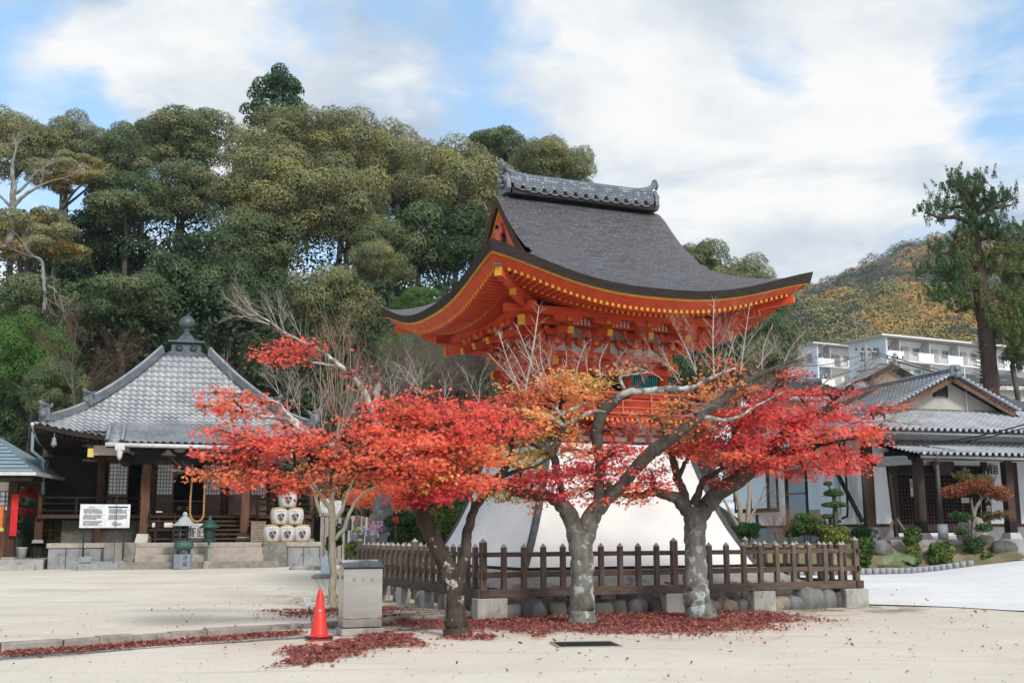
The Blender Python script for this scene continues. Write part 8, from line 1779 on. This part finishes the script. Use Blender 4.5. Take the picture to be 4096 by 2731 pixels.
brs=[((3900,870),(3850,830),(3790,830),(3730,820)),((3895,900),(3830,870),(3760,870),(3700,850)),((3890,850),(3870,790),(3840,760),(3800,740)),((3893,820),(3860,770),(3850,740),(3845,720)),((3900,830),(3940,800),(3980,810),(4030,800)),((3898,860),(3950,840),(4000,830),(4050,820)),((3900,780),(3925,750),(3935,720)),
     ((3905,960),(3960,950),(4020,960),(4080,930)),((3905,990),(3850,990),(3790,1010),(3740,1010)),((3915,1060),(3850,1060),(3780,1080),(3700,1085)),((3920,1100),(3990,1080),(4060,1090),(4120,1080)),((3925,1150),(3850,1160),(3780,1190),(3730,1200)),((3930,1200),(3990,1190),(4060,1200)),((3925,1130),(3830,1110),(3770,1120)),
     ((3940,1270),(4010,1260),(4070,1290),(4110,1350)),((3935,1220),(3870,1230),(3820,1250)),((3940,1300),(4000,1330),(4060,1380),(4090,1420)),((3920,1090),(3960,1020),(4010,1010),(4060,1020)),((3905,930),(3880,920),(3830,960)),((3900,910),(3940,900),(3990,900))]
tips=[]
for br in brs:
    dY=rnd.uniform(-2.2,1.5); sp=[(x,y,Yp+dY*i/3,.13*(1-i/4.2)) for i,(x,y) in enumerate(br)]; o_=L2(*sp); tips+= [(p,i/len(o_)) for i,p in enumerate(o_)][2:]
for i in range(26): y=1270+i*15; x=3938+(y-1270)*.09+rnd.choice((-1,1))*32; p=AS(x,y,Yp-.2)-b0; q=p+Vector((math.copysign(.35,x-3940-(y-1270)*.09),-.1,.05)); mb.tube([p,q],[.05,.03],5,1)
mb.build('trunk',[PBK,mat('stub_grey',(.35,.34,.32),rough=.9)],cf)
P=[];N_=[];T=[];tf=MB()
for p,f in tips:
    for k in range(5 if p.z+1<13.5 else 3):
        # upswept plume
        a=rnd.uniform(0,2*PI); q0=p+Vector((rnd.gauss(0,.28),rnd.gauss(0,.5),rnd.gauss(0,.14))); up=Vector((rnd.gauss(0,.28),rnd.gauss(0,.28),1)).normalized(); ln=rnd.uniform(.25,.70); n=80
        tt=NR.rand(n); rad=.10*(1-tt*.8)+.015; th_=NR.rand(n)*2*PI
        base=np.array(q0); u_=np.array(up); pos=base+u_*ln*tt[:,None]+np.stack([np.cos(th_),np.sin(th_),np.zeros(n)],1)*rad[:,None]
        P.append(pos); N_.append(np.stack([np.cos(th_),np.sin(th_),np.full(n,.5)],1)+NR.normal(size=(n,3))*.4); 
        z=(p+b0).z; tn=.30+(.35 if 9<z<14.5 and p.x>-1.5 else 0)+rnd.uniform(-.15,.15); T.append(np.clip(tn+.2*tt,0,1))
P=np.concatenate(P); V,kk=leafverts(P,np.concatenate(N_),.042*NR.uniform(.6,1.3,len(P)),DIAM*np.array([.75,1.1])); mesh_np('crown',V,kk,PN,np.concatenate(T),cf)
# second conifer mass low at the very edge
forest_tree('evergreen_tree','dark conifer mass at the right edge below the shaggy conifer','dark',4110/K,1180/K,55,52,120,group='trees beside the residence',trunkr=.2)
forest_tree('evergreen_tree','dark drooping foliage at the right edge beside the scarred trunk','green2',4090/K,1390/K,42,50,60,group='trees beside the residence',trunkr=.15)
# ================================================================ far autumn hill
def ridge_y(x,tab): return float(np.interp(x,[a for a,_ in tab],[b for _,b in tab]))
R1=[(2700,1180),(3000,1160),(3200,1140),(3400,1130),(3600,1110),(3800,1130),(4000,1140),(4200,1130),(4500,1140)]
R2=[(2700,1160),(3150,1120),(3300,1100),(3420,1060),(3500,1010),(3560,980),(3650,940),(3750,905),(3850,860),(3950,835),(4050,850),(4200,880),(4500,950)]
FHM=mat('far_hill_floor',(.11,.095,.07),(.07,.065,.05),rough=1,scale=.05)
def sheet(tab,Ya,Yb,za,name,ntree,seed,rmin,rmax,tones,x0=3000,x1=4450,lab=''):
    R=np.random.RandomState(seed); rows=[]; J=40; I=12
    for i in range(I+1):
        t=i/I; Y=Ya+(Yb-Ya)*t; row=[]
        for j in range(J+1):
            xs_=x0+(x1-x0)*j/J; r=AS(xs_,ridge_y(xs_,tab),Yb); X=(r.x/Yb)*Y; z=za+(r.z-rmax*1.15-za)*t**.85; row.append((X,Y,z))
        rows.append(row)
    mb=MB(); mb.grid(rows); setting(mb.build(name,FHM),label=lab[0])
    P=[];N_=[];T=[];S=[]
    for k in range(ntree):
        i=R.uniform(0,I);j=R.uniform(0,J); i0,j0=int(min(i,I-1)),int(min(j,J-1)); fi,fj=i-i0,j-j0
        a=np.array(rows[i0][j0])*(1-fi)*(1-fj)+np.array(rows[i0+1][j0])*fi*(1-fj)+np.array(rows[i0][j0+1])*(1-fi)*fj+np.array(rows[i0+1][j0+1])*fi*fj
        rad=R.uniform(rmin,rmax); tn=tones(R,a,i/I); n=980; 
        v=R.normal(size=(n,3)); v[:,2]=np.abs(v[:,2])*1.1-.35; v/=np.linalg.norm(v,axis=1,keepdims=True); bump=1+.20*np.sin(v[:,0]*6+k)*np.sin(v[:,1]*6+k*2)*np.sin(v[:,2]*6+k*3)
        P.append(a+np.array([0,0,rad*.35])+v*rad*bump[:,None]*np.array([1,1,.85])*(1-np.abs(R.normal(size=(n,1)))*.10)); N_.append(v+R.normal(size=(n,3))*.25); T.append(np.clip(tn+R.normal(size=n)*.04,0,1)); S.append(np.full(n,rad*.056)*R.uniform(.6,1.3,n))
    P=np.concatenate(P); V,kk=leafverts(P,np.concatenate(N_),np.concatenate(S),DIAM,R); return mesh_np(name+'_wood',V,kk,FW,np.concatenate(T))
FW=leafmat('far_wood_leaf',[(0,(.035,.07,.035)),(.2,(.075,.105,.05)),(.35,(.15,.14,.10)),(.5,(.20,.165,.135)),(.62,(.21,.215,.075)),(.8,(.46,.28,.08)),(1,(.48,.27,.14))],trans=.1,jit=.05,vmin=.88)
def tA(R,a,f):
    xs_=2048+a[0]/a[1]*FPX
    if 3480<xs_<3760 and f>.3: return R.choice([.80,.84,.70,.62,.60])
    if xs_>3600: return R.choice([.15,.62,.64,.80,.2,.9])
    return R.choice([.1,.15,.12,.40,.46,.45,.62,.2] if f<.7 else [.15,.62,.80,.2,.62])
def tB(R,a,f): return R.choice([.05,.1,.12,.2,.42,.46,.45,.9,.95] if f<.75 else [.08,.1,.4,.9,.5])
o=sheet(R2,260,430,30,'far_hill',460,3,4.0,7.2,tB,lab=('far wooded hill behind the apartments',)); setting(o,'stuff','mixed autumn wood on the far hill')
o=sheet(R1,170,240,20,'near_hill',520,4,3.0,5.4,tA,lab=('wooded slope above the apartments',)); setting(o,'stuff','orange and green autumn wood above the apartment blocks')
# ================================================================ crape myrtle with tall shoots, between temple and fence
Yc=21.4; b=G(765,1397); c=(b.x,b.y,gz(b.x,b.y)); Yc=b.y
bare_tree('crape_myrtle','slender pale leafless tree with tall upright shoots behind the steel cabinet',
 [[(765,1402,Yc,.10),(764,1370,Yc,.082),(765,1330,Yc,.072),(763,1280,Yc,.07),(762,1220,Yc,.072),(762,1160,Yc,.066)],
  [(763,1175,Yc,.05),(745,1150,Yc,.045),(725,1120,Yc,.035),(710,1095,Yc,.025),(700,1080,Yc,.012)],[(762,1185,Yc,.05),(735,1175,Yc,.04),(722,1130,Yc,.03),(705,1090,Yc,.02)],
  [(766,1240,Yc,.05),(790,1215,Yc,.045),(800,1185,Yc,.04),(818,1150,Yc,.03),(840,1130,Yc,.02),(880,1110,Yc,.010)],[(764,1200,Yc,.05),(785,1170,Yc,.04),(800,1130,Yc,.03),(812,1100,Yc,.02)],
  [(762,1165,Yc,.05),(765,1110,Yc,.045),(770,1060,Yc,.04),(775,1000,Yc,.035),(780,960,Yc,.03)]],
 [(700,1080,Yc,150,.6,.010,3,3),(812,1100,Yc,70,.6,.010,3,2),(840,1130,Yc,30,.6,.010,3,2),(770,1060,Yc,100,.7,.012,3,2),(775,1010,Yc,60,.6,.012,3,2),(765,1110,Yc,120,.6,.012,3,2),(722,1130,Yc,120,.6,.010,3,2)]
 +[(x,y,Yc,a,l,.013,1,1) for x,y,a,l in ((775,965,97,1.5),(780,960,92,2.2),(784,960,86,2.0),(778,965,101,2.0),(770,965,108,1.8),(790,965,78,1.8),(796,970,74,1.4),(772,965,94,2.4),(800,960,66,1.3),(765,960,112,1.2))],
 mat('myrtle_bark',(.32,.29,.22),(.22,.20,.15),rough=.8,scale=5,stretch=(2,2,.5)),c,mt=TWG)
t=bpy.data.objects['crape_myrtle']; tw=MB()
for x1,y1,x0 in ((735,815,742),(770,805,775),(790,770,788),(752,800,765),(805,790,795),(825,820,800),(760,850,770),(815,860,798),(745,790,757),(781,830,780)):
    p=A(x0,955,Yc);q=A(x1,y1,Yc+rnd.uniform(-.3,.3)); tw.tube([p,(p+q)/2+Vector((rnd.gauss(0,.03),0,0)),q],[.014,.011,.006],4)
    for i in range(6): twig(tw,q,Vector((rnd.gauss(0,.45),rnd.gauss(0,.4),1)),.28,.005,2,0)
tw.v=[tuple(Vector(v)-Vector(c)) for v in tw.v]; tw.build('shoots',mat('shoot_tan',(.34,.24,.17),rough=.9),t)
P=G(752,1392); twg=MB(); 
for a in (95,110,80): twig(twg,Vector((0,0,0)),Vector((math.cos(math.radians(a)),0,math.sin(math.radians(a)))),.55,.010,2,0)
tag(twg.build('sapling',TWG,None,P),'tiny bare sapling between the cone and the pale tree','plant')
# leafless shrubs behind the red maple
for i,(x,y,Y,an,l,lab) in enumerate(((1010,925,30,100,1.6,'grey leafless bush top behind the centre of the red maple'),(1060,930,30,80,1.7,'grey leafless bush right of the taller grey bush top'),(1100,920,31,110,1.8,'spreading leafless bush beside the tower balcony'),(960,935,30,95,1.4,'low leafless bush behind the red maple left of centre'))):
    c=A(x,1100,Y); bare_tree('bare_bush',lab,[[(x,1120,Y,.06),(x+3,1020,Y,.05),(x,y+10,Y,.03)]],[(x,y+20,Y,an,l,.02,4,5),(x+5,y+40,Y,60,l,.02,4,3),(x-5,y+40,Y,130,l,.02,4,3)],TRK,(c.x,c.y,gz(c.x,c.y)),'bush',mat('grey_pink_twig',(.25,.19,.17),(.17,.13,.12),rough=.9))
# ================================================================ little shrine hall at the left edge
SF=Frame(AS(40,2185,41).x,41,math.radians(8)); zb_=GZT+.05
sh=thing('small_shrine','small timber shrine hall with blue slate roof cut by the left edge','shrine',tuple(SF.g(0,0,0)),SF.a)
ze=SF.onV(100,1888,-1.0).z; zt2=ze+1.75
mb=MB(); mb.add([(1.0,-1.2,ze),(1.0,4.2,ze),(-6,4.2,ze),(-6,-1.2,ze),(-1.6,1.5,zt2),(-3.4,1.5,zt2)],[(0,1,4),(1,2,5,4),(3,0,4,5),(2,3,5)]); mb.build('roof',[mat('blue_slate',(.22,.30,.34),(.16,.23,.27),rough=.5,scale=3,stretch=(1,1,8))],sh)
mb=MB()
for i in range(12):
    t=i/12; mb.beam((1.0-2.6*t,-1.2+2.7*t-.01,ze+1.75*t+.012),(-6+2.6*t,-1.2+2.7*t-.01,ze+1.75*t+.012),.02,.02)
mb.build('slate_course',DKM,sh)
mb=MB(); mb.box(-6,-1.25,ze-.12,1.05,-1.15,ze); mb.box(.95,-1.15,ze-.12,1.05,4.2,ze); mb.build('eave_board',PVC,sh)
mb=MB(); mb.box(-6,-1.1,ze-.3,.9,4.0,ze-.13); mb.build('eave_soffit',WOODB,sh)
for u in (-.0,-2.4): mb=MB(); mb.box(u-.15,-.15,zb_+.35,u+.15,.15,ze-.1); mb.build('pillar',WOODD,sh); mb=MB(); mb.box(u-.22,-.22,zb_-.3,u+.22,.22,zb_+.35); mb.build('pillar_base_stone',MATS['pale_concrete'],sh)
mb=MB(); mb.box(-6,.05,zb_,-.1,.15,ze-.6); mb.build('wall',mat('shrine_board',(.16,.085,.05),(.10,.055,.035),rough=.8,scale=3),sh); mb=MB(); mb.box(-6,.0,ze-.62,-.1,.1,ze-.25); mb.build('plaster_band',WHT,sh)
mb=MB(); a=SF.onV(10,2000,0); mb.box(a.x-.5,-.01,a.z-.35,a.x+.28,.04,a.z+.3,0)
for i in range(1,4): mb.box(a.x-.5+.2*i-.015,-.03,a.z-.35,a.x-.5+.2*i+.015,-.01,a.z+.3,1); mb.box(a.x-.5,-.029,a.z-.35+.16*i-.015,a.x+.28,-.009,a.z-.35+.16*i+.015,1)
mb.build('lattice_window',[PAPER,WOODD],sh)
p0=SF.onV(60,1975,-.3);p1=SF.onV(58,2142,-.3); mb=MB(); mb.grid([[(p0.x-.04+.03*math.sin(i),-.3+.03*math.cos(i*2),z) for i in range(9)] for z in (p1.z,)]) if False else None
mb=MB(); mb.grid([[(p0.x-.12+.26*i/8,-.3+.03*math.cos(i*2.2),z) for i in range(9)] for z in np.linspace(p1.z,p0.z,6)],0,True); tag(mb.build('red_curtain',mat('red_cloth',(.60,.03,.03),(.5,.02,.02),rough=.8),None,tuple(SF.g(0,0,0)),SF.a),'long red cloth strip hanging beside the small shrine post','cloth')
p0=SF.onV(6,2045,-.5);p1=SF.onV(6,2110,-.5); mb=MB(); mb.box(p0.x-.3,-.55,p1.z,p0.x+.07,-.5,p0.z+.2); mb.box(p0.x-.4,-.6,p1.z-.12,p0.x+.12,-.45,p1.z,1); mb.box(p0.x-.05,-.56,zb_,p0.x,-.5,p1.z,1); tag(mb.build('offering_stand',[mat('orange_print',(.65,.17,.03),rough=.6),mat('yellow_shelf',(.55,.48,.12),rough=.6)],None,tuple(SF.g(0,0,0)),SF.a),'orange board on a yellow shelf at the left edge shrine','stand')
# low cement terrace left of the platform
a=TF.loc(AS(0,2235,42)); mb=MB(); e=tv(262/1.425,2230,PF-.2).x; mb.box(e-12,PF-.25,GZT-.3,e-.08,PF+8,GZT+.33,bev=.02); mb.box(e-12,PF-.65,GZT-.3,e-.3,PF-.25,GZT+.16,bev=.02); setting(mb.build('terrace',CONC,None,(TF.o.x,TF.o.y,0),TF.a),label='low cement terrace left of the temple platform')
P=AS(86,2165,41.5); mb=MB(); mb.lathe([(.17,0),(.22,.38),(.235,.39),(.235,.41)],16); tag(mb.build('bucket',mat('bucket_white',(.65,.64,.60),rough=.5),None,(P.x,P.y,GZT+.33)),'white plastic bucket on the cement terrace by the small shrine','bucket')
P=AS(217,2165,44.0); bf=thing('bamboo_fence','short yellow bamboo lattice fence beside the temple platform','fence',(P.x,P.y,GZT+.3),.1); hb=AS(217,2092,44).z-GZT-.3
mb=MB()
for i in range(9): mb.tube([(-.42+.105*i,0,0),(-.42+.105*i,0,hb-.05*(i%2))],.022,6)
mb.build('slat',mat('bamboo_yellow',(.50,.40,.12),(.36,.30,.10),rough=.6,scale=6),bf)
mb=MB(); 
for z in (.15,.5,.8): mb.tube([(-.46,-.03,z*hb),(.46,-.03,z*hb)],.02,6)
mb.build('crossbar',MATS['bamboo_yellow'],bf); mb=MB(); mb.tube([(-.47,0,0),(-.47,0,hb+.18)],.04,8); mb.build('post',MATS['bamboo_yellow'],bf)
zf=lambda x,y:GZT+.1
bush('bush','dark round clipped bush between the small shrine and the bamboo fence','bush',140,2150,38,32,43.5,2600,SHR,.12,.06,zfn=zf)
bush('red_shrub','small red-leafed maple shrub behind the small shrine eave','shrub',125,1965,44,24,45,1500,ML,.22,.06,MAPLE,zfn=zf); bush('red_shrub','rust red low maple sprays behind the round bush','shrub',110,2045,48,16,45.5,900,ML,.18,.06,MAPLE,zfn=zf)
bush('red_shrub','red leafed spray behind the slate roof tip of the small shrine','shrub',140,1870,40,16,46,900,ML,.30,.06,MAPLE,zfn=zf)
bush('yellow_shrub','yellow-leafed shrub right of the round clipped bush','shrub',192,2125,24,26,44.5,900,SHR,.95,.07,zfn=zf); bush('shrub','green and yellow speckled shrub in the gap left of the temple','shrub',190,2040,50,60,47,3000,SHR,.5,.08,zfn=zf)
bush('yellow_shrub','bright yellow leaf spray in the gap left of the temple','shrub',222,1985,16,10,44.5,160,SHR,1.0,.10,zfn=zf)
# ================================================================ memorial corner behind the fence
zm=lambda x,y: gz(x,y)
Ym=36; 
mb=MB(); a=AS(1280,2150,44);b=AS(1420,2150,44); zt2=AS(1300,2065,44).z
n_=int((b.x-a.x)/.17)
for i in range(n_+8): x=a.x+.17*i; mb.box(x,44,.2,x+.14,44.04,zt2+.04*math.sin(i),0,bev=.005)
mb.box(a.x,44.04,zt2-.4,a.x+.17*(n_+8),44.1,zt2-.3); mb.box(a.x-.2,43.7,GZT,a.x+.17*(n_+8),44.0,GZT+.1)
tag(mb.build('board_fence',mat('silver_board',(.36,.33,.30),(.26,.23,.21),rough=.9,scale=3,stretch=(4,4,.6))),'silvery vertical board fence behind the pale leafless tree','fence')
for (x0,x1,y0_,y1_,lab) in ((1278,1318,1992,2062,'white sheet panel hanging left of the pale tree trunk'),(1336,1366,2000,2062,'white sheet panel hanging right of the pale tree trunk')):
    a=AS(x0,y1_,44.6);b=AS(x1,y0_,44.6); mb=MB(); mb.box(0,0,0,b.x-a.x,.03,b.z-a.z); tag(mb.build('white_panel',mat('white_sheet',(.72,.73,.75),rough=.8),None,a),lab,'panel')
sto=mat('statue_stone',(.22,.215,.205),(.12,.118,.115),rough=.95,scale=6,bump=.6,bscale=12,spots=[(3,(.33,.32,.30),.6,.7)])
def statue(lab,x,yt,yb,Y,w_,tall=False):
    p=AS(x,yb,Y); q=AS(x,yt,Y); h=q.z-p.z; z=gz(p.x,p.y); t=thing('stone_statue',lab,'statue',(p.x,p.y,z)); e=p.z-z
    mb=MB(); mb.box(-w_*1.0,-w_*.8,-.05,w_*1.0,w_*.8,e*.6,bev=.02); mb.box(-w_*.8,-w_*.65,e*.6,w_*.8,w_*.65,e,bev=.02); mb.build('pedestal',GREYS,t)
    mb=MB()
    if tall:
        rock(mb,(.02,.12,e+h*.47),(w_*1.7,.35,h*1.08),rs2,0,14); mb.lathe([(w_*.55,0),(w_*.45,.12),(w_*.42,h*.35),(w_*.5,h*.5),(w_*.40,h*.62),(w_*.16,h*.66),(w_*.2,h*.70),(w_*.22,h*.76),(w_*.14,h*.82),(0,h*.84)],12,(.05,-.08,e),sm=True)
    else: mb.lathe([(w_*.6,0),(w_*.62,.05),(w_*.45,.1),(w_*.42,h*.3),(w_*.5,h*.55),(w_*.42,h*.68),(w_*.18,h*.74),(w_*.26,h*.80),(w_*.28,h*.90),(w_*.16,h*.98),(0,h)],12,(0,0,e),sm=True)
    mb.build('figure',sto,t)
    if not tall: mb=MB(); mb.lathe([(w_*.36,0),(w_*.44,-.12),(w_*.5,-.02),(w_*.26,.05)],12,(0,0,e+h*.68)); mb.build('red_bib',mat('faded_bib',(.45,.12,.10),rough=.9),t)
    return t
statue('tall weathered stone figure carved on a slab beside pink flowers',1522,1990,2128,34,.34,True); statue('small bibbed stone figure left of the pink flowers',1426,2060,2128,34.5,.22); statue('small stone figure between the flowers and the tall carved slab',1484,2055,2125,35.2,.20)
def flowers(lab,x,y,Y,col,r=.16,n=90):
    c=AS(x,y,Y); z=gz(c.x,c.y); t=thing('flower_bunch',lab,'flowers',(c.x,c.y,z)); P=NR.normal(size=(n,3))*np.array([r,r,r])*.38+np.array([0,0,c.z-z]); V,k=leafverts(P,NR.normal(size=(n,3))+np.array([0,-1,.3]),.05,HEXL); mesh_np('blossom',V,k,col,np.zeros(n),t)
    mb=MB(); mb.lathe([(.05,-.0),(.07,c.z-z-.1),(.09,c.z-z-.05)],8); mb.build('vase',GREYS,t)
PNK=mat('pink_petal',(.75,.32,.50),(.78,.55,.66),rough=.7,scale=20); LIL=mat('lilac_petal',(.68,.58,.74),(.75,.70,.78),rough=.7,scale=20)
flowers('pink flower bunch before the tall carved stone',1505,2112,33.4,PNK,.22); flowers('pale lilac flower bunch lowest before the tall carved stone',1497,2134,33.2,LIL,.14); flowers('pale pink flower bunch before the small bibbed figure',1447,2130,33.6,LIL,.18); flowers('small yellow flower bunch beside the pale pink one',1433,2122,33.5,mat('yellow_petal',(.75,.60,.08),rough=.7),.07,30)
p=AS(1383,2222,33); t=thing('lamp_post','slim dark grey lamp post with box head behind the fence end','lamp post',(p.x,p.y,gz(p.x,p.y))); h=AS(1383,2090,33).z-t.location.z
mb=MB(); mb.tube([(0,0,0),(0,0,h)],.045,8); mb.build('shaft',mat('lamp_grey',(.09,.10,.12),rough=.5,metal=.3),t); mb=MB(); mb.box(-.14,-.12,h-.22,.14,.12,h+.06,bev=.02); mb.lathe([(.16,0),(.12,.09),(0,.11)],10,(0,0,h+.06)); mb.build('lamp_head',MATS['lamp_grey'],t)
p=AS(1405,2165,35); mb=MB(); mb.box(-.2,0,-.1,1.9,.5,.62,bev=.03); tag(mb.build('stone_wall',STONE,None,(p.x,p.y,gz(p.x,p.y))),'low stone wall under the memorial statues','stone wall')
bush('bush','yellow-green bush at the far end of the picket fence','bush',1412,2195,30,34,31,1800,SHR,.80,.05,zfn=zm); bush('bush','dark leafy bush behind the pale tree trunk','bush',1335,2150,34,50,38,2400,SHR,.25,.06,zfn=zm)
bush('shrub','green nandina shrub with a red leaf tuft right of the tall stone figure','shrub',1610,2110,70,60,33,4200,SHR,.32,.06,zfn=zm); bush('red_shrub','small red leaf tuft on the green shrub by the statues','shrub',1583,2078,14,12,32,160,ML,.25,.05,MAPLE,zfn=zm)
bush('podocarpus','feathery yellow-green upright shrub left of the white skirt','shrub',1715,2080,48,120,34,6500,SHR,.68,.07,DIAM,zfn=zm); bush('podocarpus','feathery bright green upright shrub touching the white skirt edge','shrub',1790,2070,48,100,35,5500,SHR,.55,.07,DIAM,zfn=zm); bush('podocarpus','dark green shrub behind the feathery upright shrubs','shrub',1850,1990,50,90,38,4500,SHR,.22,.08,zfn=zm)
bush('shrub','orange-brown leafed low tree above the memorial statues','shrub',1560,1980,110,60,36,4200,ML,.50,.06,MAPLE,zfn=zm); bush('shrub','rust leafed low tree behind the small stone figures','shrub',1440,1990,70,40,36.5,1600,ML,.46,.06,MAPLE,zfn=zm)
p=AS(1303,2215,36); mb=MB(); mb.prism([(-.14,0),(.14,0),(.14,.5),(0,.62),(-.14,.5)],(0,0,0),(1,0,0),(0,0,1),(0,1,0),.04); tag(mb.build('small_sign',mat('pale_blue_sign',(.55,.65,.75),(.35,.45,.6),rough=.6,scale=14),None,(p.x,p.y,gz(p.x,p.y))),'small pale blue pointed sign at the foot of the temple platform','sign')
for i,(x,y,w_,lab) in enumerate(((1290,2238,.9,'flat pale stone lying right of the temple platform'),(1235,2232,1.6,'long dark kerb stone right of the temple steps'),(1375,2225,.5,'flat grey stone beside the lamp post'))):
    p=AS(x,y,34 if i!=1 else 39); mb=MB(); rock(mb,(0,0,.03),(w_*.8,.4,.20),rs2,0,12); tag(mb.build('flat_stone',STONE,None,(p.x,p.y,gz(p.x,p.y))),lab,'stone')
# little fern sprouts at the maple feet
for x,y,lab in ((1565,1400,'yellow-green fern sprout at the foot of the thick grey maple'),(1065,1452,'tiny green weed at the foot of the leaning maple')):
    p=G(x,y); mb=MB()
    for i in range(16):
        a=rnd.uniform(0,6.28); e=Vector((math.cos(a)*.16,math.sin(a)*.16,rnd.uniform(.08,.28))); s_=Vector((-math.sin(a),math.cos(a),0))*.02; mb.add([(0,0,0),e*.5+s_,e,e*.5-s_],[(0,1,2,3)])
    o=mb.build('fern',mat('fern_green',(.28,.34,.05),(.18,.26,.04),rough=.6),None,p); tag(o,lab,'fern'); o.scale=(1,1,1) if x>1500 else (.5,.5,.35)
print('objects',len(bpy.data.objects))
